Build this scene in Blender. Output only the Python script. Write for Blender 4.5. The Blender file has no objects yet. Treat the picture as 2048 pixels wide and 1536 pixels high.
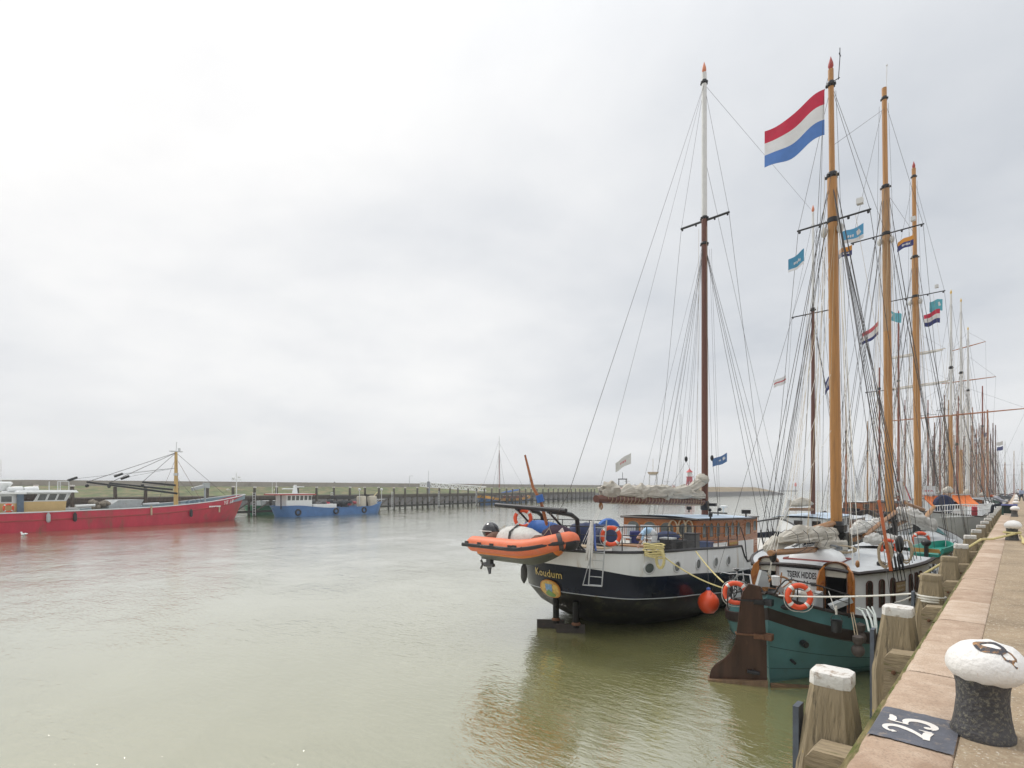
import bpy, math, random
from mathutils import Vector, Matrix, noise
RN = random.Random(11)
S = bpy.context.scene
COL = S.collection
PI = math.pi
V = Vector
# ---------------------------------------------------------------- camera model (metres; +y runs along the quay, water level z=0)
F, HX, HY, CZ = 1065.0, 1024.0, 978.0, 5.3
TH = math.radians(43.5)
SN, CS = math.sin(TH), math.cos(TH)
def ray(px, py):
    u = (px-HX)/F
    return V((CS*u-SN, SN*u+CS, (HY-py)/F))
def at_z(px, py, z):
    r = ray(px, py); d = (z-CZ)/r.z
    return V((r.x*d, r.y*d, z))
def at_x(px, py, x):
    r = ray(px, py); d = x/r.x
    return V((x, r.y*d, CZ+r.z*d))
def at_y(px, py, y):
    r = ray(px, py); d = y/r.y
    return V((r.x*d, y, CZ+r.z*d))
def at_d(px, py, d):
    r = ray(px, py)
    return V((r.x*d, r.y*d, CZ+r.z*d))
def clamp(x, a=0., b=1.): return max(a, min(b, x))
def sst(x, a, b):
    t = clamp((x-a)/(b-a)); return t*t*(3-2*t)
def lerp(a, b, t): return a+(b-a)*t
def nz(x, y=0, z=0): return noise.noise(V((x, y, z)))
# ---------------------------------------------------------------- materials
MATS = {}
def M(name, col, rough=.5, var=.12, scale=4., metal=0., bump=0., bscale=40., stretch=None, col2=None, thr=.62, s2=2.5, coat=0., spots=None, spec=.5, fine=.5, trans=0.):
    """painted / weathered surface: base colour varied by noise, optional stain colour in patches, optional bump"""
    if name in MATS: return MATS[name]
    m = bpy.data.materials.new(name); m.use_nodes = True
    nt = m.node_tree; N = nt.nodes; L = nt.links
    b = N['Principled BSDF']
    tc = N.new('ShaderNodeTexCoord'); mp = N.new('ShaderNodeMapping')
    L.new(tc.outputs['Object'], mp.inputs['Vector'])
    if stretch: mp.inputs['Scale'].default_value = stretch
    n1 = N.new('ShaderNodeTexNoise'); n1.inputs['Scale'].default_value = scale; n1.inputs['Detail'].default_value = 7; n1.inputs['Roughness'].default_value = .62
    L.new(mp.outputs[0], n1.inputs['Vector'])
    r = N.new('ShaderNodeValToRGB')
    r.color_ramp.elements[0].position = .28; r.color_ramp.elements[1].position = .72
    r.color_ramp.elements[0].color = [clamp(c*(1-var)) for c in col]+[1]
    r.color_ramp.elements[1].color = [clamp(c*(1+var)) for c in col]+[1]
    L.new(n1.outputs['Fac'], r.inputs['Fac'])
    out = r.outputs['Color']
    if col2:
        n2 = N.new('ShaderNodeTexNoise'); n2.inputs['Scale'].default_value = s2; n2.inputs['Detail'].default_value = 9; n2.inputs['Roughness'].default_value = .7
        L.new(mp.outputs[0], n2.inputs['Vector'])
        r2 = N.new('ShaderNodeValToRGB'); r2.color_ramp.elements[0].position = thr-.05; r2.color_ramp.elements[1].position = thr+.07
        L.new(n2.outputs['Fac'], r2.inputs['Fac'])
        mx = N.new('ShaderNodeMix'); mx.data_type = 'RGBA'
        L.new(r2.outputs['Color'], mx.inputs['Factor']); L.new(out, mx.inputs['A']); mx.inputs['B'].default_value = list(col2)+[1]
        out = mx.outputs['Result']
    if spots:
        n4 = N.new('ShaderNodeTexNoise'); n4.inputs['Scale'].default_value = spots[1]; n4.inputs['Detail'].default_value = 4
        L.new(tc.outputs['Object'], n4.inputs['Vector'])
        r4 = N.new('ShaderNodeValToRGB'); r4.color_ramp.elements[0].position = spots[2]; r4.color_ramp.elements[1].position = spots[2]+.04
        L.new(n4.outputs['Fac'], r4.inputs['Fac'])
        m4 = N.new('ShaderNodeMix'); m4.data_type = 'RGBA'
        L.new(r4.outputs['Color'], m4.inputs['Factor']); L.new(out, m4.inputs['A']); m4.inputs['B'].default_value = list(spots[0])+[1]
        out = m4.outputs['Result']
    L.new(out, b.inputs['Base Color'])
    rr = N.new('ShaderNodeMapRange'); rr.inputs['To Min'].default_value = clamp(rough-.1, .03, 1); rr.inputs['To Max'].default_value = clamp(rough+.12)
    L.new(n1.outputs['Fac'], rr.inputs['Value']); L.new(rr.outputs[0], b.inputs['Roughness'])
    b.inputs['Metallic'].default_value = metal
    b.inputs['Specular IOR Level'].default_value = spec
    b.inputs['Coat Weight'].default_value = coat
    if trans: b.inputs['Transmission Weight'].default_value = trans
    if bump:
        n3 = N.new('ShaderNodeTexNoise'); n3.inputs['Scale'].default_value = bscale; n3.inputs['Detail'].default_value = 5
        L.new(mp.outputs[0], n3.inputs['Vector'])
        bp = N.new('ShaderNodeBump'); bp.inputs['Strength'].default_value = bump; bp.inputs['Distance'].default_value = .02
        L.new(n3.outputs['Fac'], bp.inputs['Height']); L.new(bp.outputs[0], b.inputs['Normal'])
    MATS[name] = m
    return m
# ---------------------------------------------------------------- mesh builder
class MB:
    def __init__(s): s.v = []; s.f = []; s.mi = []; s.m = 0
    def add(s, vs, fs, mi=None):
        o = len(s.v); s.v += [V(p) for p in vs]
        for k, f in enumerate(fs):
            s.f.append([i+o for i in f]); s.mi.append(s.m if mi is None else mi[k])
        return s
    def box(s, c, d, rz=0., top=1., rx=0., ry=0.):
        vs = []
        for z in (-.5, .5):
            k = top if z > 0 else 1.
            for x, y in ((-.5, -.5), (.5, -.5), (.5, .5), (-.5, .5)):
                vs.append(V((x*d[0]*k, y*d[1]*k, z*d[2])))
        R = Matrix.Rotation(rz, 3, 'Z') @ Matrix.Rotation(ry, 3, 'Y') @ Matrix.Rotation(rx, 3, 'X')
        return s.add([R @ p+V(c) for p in vs], [(3, 2, 1, 0), (4, 5, 6, 7), (0, 1, 5, 4), (1, 2, 6, 5), (2, 3, 7, 6), (3, 0, 4, 7)])
    def tube(s, pts, r, n=6, closed=False, cap=True, sq=1.):
        pts = [V(p) for p in pts]; k = len(pts)
        rs = r if isinstance(r, (list, tuple)) else [r]*k
        t0 = (pts[1]-pts[0]).normalized()
        up = V((0, 0, 1)) if abs(t0.z) < .95 else V((1, 0, 0))
        a = t0.cross(up).normalized()
        rings = []
        for i, p in enumerate(pts):
            if closed: t = pts[(i+1) % k]-pts[i-1]
            else: t = pts[min(i+1, k-1)]-pts[max(i-1, 0)]
            t = t.normalized() if t.length > 1e-9 else t0
            a = (a-t*a.dot(t))
            a = a.normalized() if a.length > 1e-6 else t.orthogonal().normalized()
            b = t.cross(a)
            rings.append([p+(a*math.cos(2*PI*j/n)+b*math.sin(2*PI*j/n)*sq)*rs[i] for j in range(n)])
        return s.loft(rings, closed=closed, cap=cap and not closed)
    def loft(s, rings, closed=False, cap=True, mi=None, wrap=True):
        k, n = len(rings), len(rings[0]); vs = [p for r in rings for p in r]; fs = []; ms = []
        for i in range(k if closed else k-1):
            i2 = (i+1) % k
            for j in range(n if wrap else n-1):
                j2 = (j+1) % n
                fs.append((i*n+j, i*n+j2, i2*n+j2, i2*n+j)); ms.append(mi[i] if mi else s.m)
        if cap:
            fs.append(tuple(range(n-1, -1, -1))); ms.append(mi[0] if mi else s.m)
            fs.append(tuple((k-1)*n+j for j in range(n))); ms.append(mi[-1] if mi else s.m)
        return s.add(vs, fs, ms)
    def bar(s, p, q, r, r2=None, n=6): return s.tube([p, q], [r, r if r2 is None else r2], n)
    def lathe(s, prof, o=(0, 0, 0), n=16, axis=None, cap=True):
        o = V(o); ax = V(axis).normalized() if axis is not None else V((0, 0, 1))
        a = ax.orthogonal().normalized(); b = ax.cross(a)
        rings = [[o+ax*z+(a*math.cos(2*PI*j/n)+b*math.sin(2*PI*j/n))*max(r, 1e-4) for j in range(n)] for r, z in prof]
        return s.loft(rings, cap=cap)
    def prism(s, poly, o, ux, uy, d):
        """polygon in the plane (o,ux,uy) extruded by vector d"""
        o, ux, uy, d = V(o), V(ux), V(uy), V(d); n = len(poly)
        vs = [o+ux*a+uy*b for a, b in poly]; vs += [p+d for p in vs]
        fs = [tuple(range(n-1, -1, -1)), tuple(range(n, 2*n))]+[(i, (i+1) % n, (i+1) % n+n, i+n) for i in range(n)]
        return s.add(vs, fs)
    def ringp(s, outer, inner, o, ux, uy, d):
        """frame between two polygons of equal length, extruded by d"""
        o, ux, uy, d = V(o), V(ux), V(uy), V(d); n = len(outer)
        A = [o+ux*a+uy*b for a, b in outer]; B = [o+ux*a+uy*b for a, b in inner]
        vs = A+B+[p+d for p in A]+[p+d for p in B]; fs = []
        for i in range(n):
            j = (i+1) % n
            fs += [(2*n+i, 2*n+j, 3*n+j, 3*n+i), (i, j, 2*n+j, 2*n+i), (n+j, n+i, 3*n+i, 3*n+j)]
        return s.add(vs, fs)
    def grid(s, fn, nu, nv, wu=False, wv=False, mf=None):
        vs = [fn(i/(nu if wu else nu-1), j/(nv if wv else nv-1)) for i in range(nu) for j in range(nv)]; fs = []; ms = []
        for i in range(nu if wu else nu-1):
            for j in range(nv if wv else nv-1):
                i2, j2 = (i+1) % nu, (j+1) % nv
                fs.append((i*nv+j, i2*nv+j, i2*nv+j2, i*nv+j2)); ms.append(mf(i, j) if mf else s.m)
        return s.add(vs, fs, ms)
    def ball(s, o, r, nu=14, nv=9, fn=None):
        o = V(o); r = V(r) if not isinstance(r, (int, float)) else V((r, r, r))
        rings = []
        for j in range(nv):
            a = PI*(j+.02)/(nv-1+.04)
            ring = []
            for i in range(nu):
                d = V((math.sin(a)*math.cos(2*PI*i/nu), math.sin(a)*math.sin(2*PI*i/nu), -math.cos(a)))
                p = V((d.x*r.x, d.y*r.y, d.z*r.z))
                if fn: p = fn(d, p)
                ring.append(o+p)
            rings.append(ring)
        return s.loft(rings)
def obj(name, mb, mats, parent=None, smooth=38):
    me = bpy.data.meshes.new(name)
    me.from_pydata([tuple(p) for p in mb.v], [], mb.f)
    if not isinstance(mats, (list, tuple)): mats = [mats]
    for m in mats: me.materials.append(m)
    if len(mats) > 1: me.polygons.foreach_set('material_index', mb.mi)
    if smooth:
        me.polygons.foreach_set('use_smooth', [True]*len(me.polygons))
        me.set_sharp_from_angle(angle=math.radians(smooth))
    me.update()
    o = bpy.data.objects.new(name, me); COL.objects.link(o)
    if parent is not None: o.parent = parent
    return o
def tag(o, label=None, cat=None, group=None, kind=None):
    if label: o['label'] = label
    if cat: o['category'] = cat
    if group: o['group'] = group
    if kind: o['kind'] = kind
    return o
def thing(name, label, cat, loc=(0, 0, 0), rz=0., group=None):
    o = bpy.data.objects.new(name, None); COL.objects.link(o)
    o.empty_display_size = .3
    o.location = loc; o.rotation_euler = (0, 0, rz)
    return tag(o, label, cat, group)
def copy_tree(o, parent=None):
    c = o.copy(); COL.objects.link(c)
    if parent is not None: c.parent = parent
    for ch in list(o.children): copy_tree(ch, c)
    return c
def struct(name, mb, m, smooth=38): return tag(obj(name, mb, m, None, smooth), kind='structure')
def glyphs(txt, size, shear=0., bold=0., align='LEFT', space=1.):
    cu = bpy.data.curves.new('lettering', 'FONT'); cu.body = txt; cu.size = size; cu.shear = shear; cu.offset = bold
    cu.align_x = align; cu.fill_mode = 'FRONT'; cu.resolution_u = 3; cu.space_character = space
    ob = bpy.data.objects.new('lettering', cu); COL.objects.link(ob)
    dg = bpy.context.evaluated_depsgraph_get(); dg.update()
    me = bpy.data.meshes.new_from_object(ob.evaluated_get(dg))
    vs = [(v.co.x, v.co.y) for v in me.vertices]; fs = [tuple(p.vertices) for p in me.polygons]
    bpy.data.objects.remove(ob); bpy.data.curves.remove(cu); bpy.data.meshes.remove(me)
    return vs, fs
def lettering(name, txt, size, mapfn, mat, parent, **k):
    vs, fs = glyphs(txt, size, **k); mb = MB(); mb.add([mapfn(a, b) for a, b in vs], fs)
    return obj(name, mb, mat, parent, smooth=0)
ORD = ['first', 'second', 'third', 'fourth', 'fifth', 'sixth', 'seventh', 'eighth', 'ninth', 'tenth', 'eleventh', 'twelfth', 'thirteenth', 'fourteenth', 'fifteenth', 'sixteenth', 'seventeenth', 'eighteenth', 'nineteenth', 'twentieth', 'twenty-first', 'twenty-second', 'twenty-third', 'twenty-fourth', 'twenty-fifth', 'twenty-sixth', 'twenty-seventh', 'twenty-eighth', 'twenty-ninth', 'thirtieth']
def rope_pts(p, q, sag=0., n=10):
    p, q = V(p), V(q)
    return [p.lerp(q, i/n)-V((0, 0, sag*4*(i/n)*(1-i/n))) for i in range(n+1)]
# ---------------------------------------------------------------- shared materials
WHITE = M('white_paint', (.72, .73, .72), .4, .05, 2, col2=(.5, .47, .42), thr=.72)
NAVY = M('navy_paint', (.006, .009, .02), .2, .2, 1.5, spec=.3, stretch=(1, 1, .4), col2=(.022, .026, .034), thr=.62, s2=1.3)
KWHITE = M('hull_white_paint', (.70, .71, .70), .4, .06, 2, stretch=(1.4, 1.4, .22), col2=(.50, .44, .36), thr=.635, s2=1.6)
BLACK = M('black_paint', (.012, .012, .012), .35, .3, 3)
BLACKHULL = M('black_bottom_paint', (.008, .0075, .006), .45, .35, 1.2, col2=(.034, .032, .016), thr=.56, spec=.2)
TEAL = M('teal_paint', (.068, .172, .178), .3, .16, 1.1, col2=(.075, .145, .14), thr=.66, s2=1.4)
DKBROWN = M('dark_brown_paint', (.022, .014, .011), .45, .3, 3)
RUDDER = M('rudder_wood', (.052, .024, .014), .4, .4, 3, stretch=(1.5, 1.5, .25), col2=(.11, .06, .035), thr=.64, bump=.3, bscale=12)
VARN = M('varnished_wood', (.30, .092, .018), .28, .14, 3, stretch=(.6, .6, 4), coat=.3)
ORWOOD = M('orange_varnish', (.36, .13, .025), .3, .25, 6, stretch=(2, 2, .4), coat=.2)
SPAR = M('ochre_spar', (.40, .19, .052), .4, .24, 4, stretch=(2.5, 2.5, .12), coat=.1, col2=(.27, .13, .04), thr=.6)
SPARGREY = M('weathered_spar', (.34, .19, .08), .5, .3, 4, stretch=(3, 3, .2), col2=(.3, .25, .18), thr=.6)
BRSPAR = M('brown_spar', (.115, .038, .022), .4, .2, 3, stretch=(3, 3, .15), coat=.1)
REDSPAR = M('red_brown_spar', (.22, .06, .035), .45, .22, 3, stretch=(3, 3, .15))
WSPAR = M('white_spar', (.60, .60, .585), .4, .08, 3)
BOOMW = M('boom_wood', (.30, .145, .055), .45, .25, 5, stretch=(1, 1, 3))
PALEW = M('pale_deck_wood', (.42, .33, .22), .6, .2, 6, stretch=(4, .4, 1))
SAIL = M('sail_canvas', (.46, .43, .37), .85, .2, 3, col2=(.34, .30, .24), thr=.58, bump=.7, bscale=7, stretch=(3, .5, 3))
SAILW = M('white_sail_canvas', (.56, .545, .51), .8, .14, 3, col2=(.42, .39, .34), thr=.6, bump=.7, bscale=7, stretch=(3, .5, 3))
WIRE = M('rigging_wire', (.055, .05, .048), .6, .3, 2)
ROPE = M('natural_rope', (.42, .34, .23), .85, .2, 20)
ROPEW = M('white_rope', (.62, .60, .54), .85, .12, 20)
ROPEY = M('yellow_rope', (.55, .47, .22), .85, .2, 20)
ROPEB = M('blue_rope', (.10, .16, .42), .85, .2, 20)
ORANGE = M('orange_buoy', (.72, .085, .025), .45, .12, 4, col2=(.6, .12, .05), thr=.66)
ORTUBE = M('orange_rubber', (.70, .16, .065), .55, .14, 4, col2=(.55, .2, .12), thr=.6, s2=4)
BUOYW = M('reflective_white', (.7, .68, .64), .5, .1, 5)
GREYDECK = M('grey_deck_paint', (.43, .45, .46), .5, .1, 1.5, col2=(.36, .36, .35), thr=.62)
BLUEROOF = M('pale_blue_roof', (.42, .52, .62), .4, .07, 1.5)
STEEL = M('galvanised_steel', (.42, .43, .43), .4, .15, 6, metal=.6)
DKSTEEL = M('dark_steel', (.03, .03, .032), .4, .3, 6, metal=.4)
RUST = M('rusty_steel', (.13, .06, .03), .8, .4, 6)
GLASS = M('window_glass', (.10, .11, .105), .06, .35, 2.5, spec=.8)
GLASSD = M('dark_window_glass', (.028, .018, .014), .08, .3, 2.5, spec=.7)
RED = M('red_paint', (.44, .020, .046), .42, .2, .7, stretch=(1, 1, .35), col2=(.25, .055, .045), thr=.57, s2=.5)
BLUE = M('blue_paint', (.05, .135, .31), .45, .2, .7, col2=(.05, .10, .2), thr=.64, s2=.6)
GREEN = M('green_paint', (.03, .17, .085), .5, .2, .8, col2=(.02, .06, .035), thr=.58, s2=.8)
BUFF = M('buff_paint', (.56, .39, .17), .5, .08, 2)
GREYP = M('grey_paint', (.36, .38, .38), .55, .15, 2, col2=(.3, .25, .2), thr=.63)
LTGREY = M('light_grey_paint', (.55, .56, .56), .5, .1, 2)
YELLOW = M('yellow_paint', (.62, .30, .04), .5, .12, 2)
NAVYCLOTH = M('navy_cloth', (.02, .03, .075), .8, .25, 4, bump=.4, bscale=8)
BLUECLOTH = M('blue_cloth', (.04, .13, .40), .7, .2, 4, bump=.4, bscale=8)
ORCLOTH = M('orange_tarpaulin', (.76, .19, .035), .6, .12, 3, bump=.3, bscale=5)
RUBBER = M('black_rubber', (.018, .018, .019), .5, .3, 6)
BLOCKW = M('wooden_block', (.30, .14, .05), .45, .25, 8)
# ================================================================ camera, light, sky
cam = bpy.data.cameras.new('camera'); co = bpy.data.objects.new('camera', cam); COL.objects.link(co)
co.location = (0, 0, CZ); co.rotation_euler = (PI/2, 0, TH)
cam.sensor_width = 36; cam.lens = F/2048*36; cam.shift_y = (HY-768)/2048; cam.clip_start = .05; cam.clip_end = 30000
S.camera = co
S.view_settings.view_transform = 'Standard'; S.view_settings.look = 'None'; S.view_settings.gamma = 1; S.view_settings.exposure = .11
SUN_EL = math.radians(46); 
sdir_cam = V((-.50, .45, 0)).normalized()            # camera frame: left and a little ahead
sx, sy = CS*sdir_cam.x-SN*sdir_cam.y, SN*sdir_cam.x+CS*sdir_cam.y
SD = V((sx*math.cos(SUN_EL), sy*math.cos(SUN_EL), math.sin(SUN_EL)))
sun = bpy.data.lights.new('sun', 'SUN'); sun.energy = 1.5; sun.angle = math.radians(12); sun.color = (1, .95, .88)
so = bpy.data.objects.new('sun', sun); COL.objects.link(so)
so.rotation_euler = (-SD).to_track_quat('-Z', 'Y').to_euler()
W = bpy.data.worlds.new('World'); S.world = W; W.use_nodes = True
nt = W.node_tree; N = nt.nodes; L = nt.links
bg = N['Background']; bg.inputs['Strength'].default_value = .1
sky = N.new('ShaderNodeTexSky'); sky.sky_type = 'NISHITA'; sky.sun_disc = False; sky.sun_elevation = SUN_EL
sky.sun_rotation = math.atan2(SD.x, SD.y); sky.air_density = 1; sky.dust_density = 4
tc = N.new('ShaderNodeTexCoord')
def vm(op, a, b=None):
    n = N.new('ShaderNodeVectorMath'); n.operation = op
    for i, x in enumerate((a, b)):
        if x is None: continue
        if isinstance(x, (tuple, Vector)): n.inputs[i].default_value = x
        else: L.new(x, n.inputs[i])
    return n
def mt(op, a, b=None, c=None, cl=False):
    n = N.new('ShaderNodeMath'); n.operation = op; n.use_clamp = cl
    for i, x in enumerate((a, b, c)):
        if x is None: continue
        if isinstance(x, (int, float)): n.inputs[i].default_value = x
        else: L.new(x, n.inputs[i])
    return n.outputs[0]
d = vm('NORMALIZE', tc.outputs['Generated']).outputs[0]
sep = N.new('ShaderNodeSeparateXYZ'); L.new(d, sep.inputs[0])
zz = mt('MAXIMUM', sep.outputs['Z'], 0.)
den = mt('ADD', zz, .22)
pr = N.new('ShaderNodeCombineXYZ')
L.new(mt('DIVIDE', sep.outputs['X'], den), pr.inputs[0]); L.new(mt('DIVIDE', sep.outputs['Y'], den), pr.inputs[1])
n1 = N.new('ShaderNodeTexNoise'); n1.inputs['Scale'].default_value = .9; n1.inputs['Detail'].default_value = 7; n1.inputs['Roughness'].default_value = .5; n1.inputs['Distortion'].default_value = .35
off = vm('ADD', pr.outputs[0], (3.7, 1.9, 0.)).outputs[0]
L.new(off, n1.inputs['Vector'])
n2 = N.new('ShaderNodeTexNoise'); n2.inputs['Scale'].default_value = 2.6; n2.inputs['Detail'].default_value = 6; n2.inputs['Roughness'].default_value = .55
L.new(off, n2.inputs['Vector'])
left = V((-CS, -SN, 0)); rightup = (V((CS*.86-SN, SN*.86+CS, .72))).normalized(); leftup = (V((CS*-.5-SN, SN*-.5+CS, .75))).normalized()
dl = vm('DOT_PRODUCT', d, tuple(left)).outputs['Value']
dr = vm('DOT_PRODUCT', d, tuple(rightup)).outputs['Value']
dlu = vm('DOT_PRODUCT', d, tuple(leftup)).outputs['Value']
dark = mt('POWER', mt('MAXIMUM', dr, 0.), 9.)
lite = mt('POWER', mt('MAXIMUM', dlu, 0.), 6.)
f = mt('MULTIPLY_ADD', mt('SUBTRACT', n1.outputs['Fac'], .5), 1.3, .63)
f = mt('MULTIPLY_ADD', mt('SUBTRACT', n2.outputs['Fac'], .5), .45, f)
f = mt('MULTIPLY_ADD', lite, .24, f)
f = mt('MULTIPLY_ADD', dark, -.36, f)
# towards the horizon the cloud sheet thins into one even tone
hz = mt('POWER', mt('SUBTRACT', 1., zz, cl=True), 7.)
f = mt('ADD', mt('MULTIPLY', f, mt('SUBTRACT', 1., mt('MULTIPLY', hz, .8))), mt('MULTIPLY', hz, .54))
ramp = N.new('ShaderNodeValToRGB'); L.new(f, ramp.inputs['Fac'])
e = ramp.color_ramp.elements
e[0].position = .0; e[0].color = (.46, .50, .56, 1); e[1].position = 1.; e[1].color = (.93, .93, .925, 1)
k = e.new(.3); k.color = (.635, .662, .70, 1)
k = e.new(.62); k.color = (.77, .785, .805, 1)
# an overcast sky is brightest overhead
zen = mt('MULTIPLY_ADD', mt('POWER', zz, 7.), 2.2, 1.)
cl = vm('SCALE', ramp.outputs['Color']); L.new(mt('MULTIPLY', zen, 10.), cl.inputs['Scale'])
mx = N.new('ShaderNodeMix'); mx.data_type = 'RGBA'; mx.inputs['Factor'].default_value = .96
L.new(sky.outputs[0], mx.inputs['A']); L.new(cl.outputs[0], mx.inputs['B'])
L.new(mx.outputs['Result'], bg.inputs['Color'])
# ================================================================ water
wm = bpy.data.materials.new('harbour_water'); wm.use_nodes = True
nt = wm.node_tree; N = nt.nodes; L = nt.links
N.remove(N['Principled BSDF'])
geo = N.new('ShaderNodeNewGeometry')
rot = N.new('ShaderNodeMapping'); rot.inputs['Rotation'].default_value = (0, 0, -TH+.12); rot.inputs['Scale'].default_value = (.42, 1, 1)
L.new(geo.outputs['Position'], rot.inputs['Vector'])
def wn(scale, det, vec, rough=.55, dist=0.):
    n = N.new('ShaderNodeTexNoise'); n.inputs['Scale'].default_value = scale; n.inputs['Detail'].default_value = det
    n.inputs['Roughness'].default_value = rough; n.inputs['Distortion'].default_value = dist
    L.new(vec, n.inputs['Vector']); return n.outputs['Fac']
big = wn(.16, 3, geo.outputs['Position']); mid = wn(1.7, 3, rot.outputs[0], .5, .6); rip = wn(7.5, 3, rot.outputs[0], .6, .4)
h = mt('MULTIPLY', mid, .72); h = mt('MULTIPLY_ADD', rip, .46, h)
amp = N.new('ShaderNodeMapRange'); amp.inputs['From Min'].default_value = .35; amp.inputs['From Max'].default_value = .65; amp.inputs['To Min'].default_value = .45; amp.inputs['To Max'].default_value = 1.2
L.new(big, amp.inputs['Value'])
bp = N.new('ShaderNodeBump'); bp.inputs['Distance'].default_value = .048; 
# the open middle of the basin is more exposed to the wind than the water in the lee of the ships
sp_ = N.new('ShaderNodeSeparateXYZ'); L.new(geo.outputs['Position'], sp_.inputs[0])
ex = N.new('ShaderNodeMapRange'); ex.inputs['From Min'].default_value = -14; ex.inputs['From Max'].default_value = -75; ex.inputs['To Min'].default_value = 1.; ex.inputs['To Max'].default_value = 1.25
L.new(sp_.outputs['X'], ex.inputs['Value'])
bp.inputs['Strength'].default_value = 1.; L.new(mt('MULTIPLY', h, mt('MULTIPLY', amp.outputs[0], ex.outputs[0])), bp.inputs['Height'])
mud = N.new('ShaderNodeValToRGB'); mud.color_ramp.elements[0].color = (.196, .190, .074, 1); mud.color_ramp.elements[1].color = (.228, .222, .102, 1)
mud.color_ramp.elements[0].position = .35; mud.color_ramp.elements[1].position = .7
L.new(wn(.35, 4, geo.outputs['Position'], .6, 1.), mud.inputs['Fac'])
df = N.new('ShaderNodeBsdfDiffuse'); L.new(mud.outputs[0], df.inputs['Color'])
gl = N.new('ShaderNodeBsdfGlossy'); gl.inputs['Roughness'].default_value = .08; gl.inputs['Color'].default_value = (.95, .955, .945, 1); L.new(bp.outputs[0], gl.inputs['Normal'])
fr = N.new('ShaderNodeFresnel'); fr.inputs['IOR'].default_value = 1.75; L.new(bp.outputs[0], fr.inputs['Normal'])
fr2 = N.new('ShaderNodeFresnel'); fr2.inputs['IOR'].default_value = 1.75
fsum = mt('ADD', mt('MULTIPLY', fr.outputs[0], .38), mt('MULTIPLY_ADD', fr2.outputs[0], .70, .25), None, True)
fsum = mt('MINIMUM', fsum, .88)
ms = N.new('ShaderNodeMixShader'); L.new(fsum, ms.inputs[0]); L.new(df.outputs[0], ms.inputs[1]); L.new(gl.outputs[0], ms.inputs[2])
L.new(ms.outputs[0], N['Material Output'].inputs['Surface'])
mb = MB(); mb.add([(-6000, -300, 0), (-.76, -300, 0), (-.76, 226, 0), (600, 226, 0), (600, 6000, 0), (-6000, 6000, 0)], [(0, 1, 2, 3, 4, 5)])
struct('water', mb, wm)
# ================================================================ quay
QZ, QX, JX = 3.7, -.74, -.27        # quay level, outer edge of the coping, joint behind the coping
def stone_mat():
    m = bpy.data.materials.new('coping_stone'); m.use_nodes = True
    nt = m.node_tree; N = nt.nodes; L = nt.links; b = N['Principled BSDF']; b.inputs['Roughness'].default_value = .85
    b.inputs['Specular IOR Level'].default_value = .25
    g = N.new('ShaderNodeNewGeometry')
    at = N.new('ShaderNodeAttribute'); at.attribute_name = 'slab'
    def nn(s, d, v=None, r=.6):
        n = N.new('ShaderNodeTexNoise'); n.inputs['Scale'].default_value = s; n.inputs['Detail'].default_value = d; n.inputs['Roughness'].default_value = r
        L.new(v or g.outputs['Position'], n.inputs['Vector']); return n.outputs['Fac']
    mp = N.new('ShaderNodeMapping'); mp.inputs['Scale'].default_value = (1, 1.25, 1); L.new(g.outputs['Position'], mp.inputs['Vector'])
    r = N.new('ShaderNodeValToRGB'); e = r.color_ramp.elements
    e[0].position = .3; e[0].color = (.34, .235, .165, 1); e[1].position = .72; e[1].color = (.60, .49, .39, 1)
    k = e.new(.5); k.color = (.46, .345, .255, 1)
    a = N.new('ShaderNodeMath'); a.operation = 'MULTIPLY_ADD'; L.new(at.outputs['Fac'], a.inputs[0]); a.inputs[1].default_value = .24
    L.new(nn(3.2, 12, mp.outputs[0], .80), a.inputs[2]); L.new(a.outputs[0], r.inputs['Fac'])
    sp = N.new('ShaderNodeValToRGB'); sp.color_ramp.elements[0].position = .53; sp.color_ramp.elements[1].position = .62
    L.new(nn(75, 3), sp.inputs['Fac'])
    mx = N.new('ShaderNodeMix'); mx.data_type = 'RGBA'; L.new(r.outputs['Color'], mx.inputs['A']); mx.inputs['B'].default_value = (.22, .17, .13, 1)
    s2 = N.new('ShaderNodeMath'); s2.operation = 'MULTIPLY'; L.new(sp.outputs[0], s2.inputs[0]); s2.inputs[1].default_value = .5
    L.new(s2.outputs[0], mx.inputs['Factor'])
    # moss on the outer, downward rolling edge (it grows there whatever the light)
    sx = N.new('ShaderNodeSeparateXYZ'); L.new(g.outputs['Position'], sx.inputs[0])
    mr = N.new('ShaderNodeMapRange'); mr.inputs['From Min'].default_value = QZ-.035; mr.inputs['From Max'].default_value = QZ-.14; L.new(sx.outputs['Z'], mr.inputs['Value'])
    mm = N.new('ShaderNodeMath'); mm.operation = 'MULTIPLY'; L.new(mr.outputs[0], mm.inputs[0]); L.new(nn(9, 5), mm.inputs[1])
    m2 = N.new('ShaderNodeMath'); m2.operation = 'MULTIPLY'; m2.use_clamp = True; L.new(mm.outputs[0], m2.inputs[0]); m2.inputs[1].default_value = 1.7
    my = N.new('ShaderNodeMix'); my.data_type = 'RGBA'; L.new(m2.outputs[0], my.inputs['Factor']); L.new(mx.outputs['Result'], my.inputs['A']); my.inputs['B'].default_value = (.13, .12, .035, 1)
    L.new(my.outputs['Result'], b.inputs['Base Color'])
    bp = N.new('ShaderNodeBump'); bp.inputs['Strength'].default_value = .6; bp.inputs['Distance'].default_value = .012
    ad = N.new('ShaderNodeMath'); ad.operation = 'MULTIPLY_ADD'; L.new(nn(60, 4), ad.inputs[0]); ad.inputs[1].default_value = .35; L.new(nn(14, 5), ad.inputs[2])
    L.new(ad.outputs[0], bp.inputs['Height']); L.new(bp.outputs[0], b.inputs['Normal'])
    return m
STONE = stone_mat()
mb = MB(); slabv = []
y = -3.0; i = 0
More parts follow.
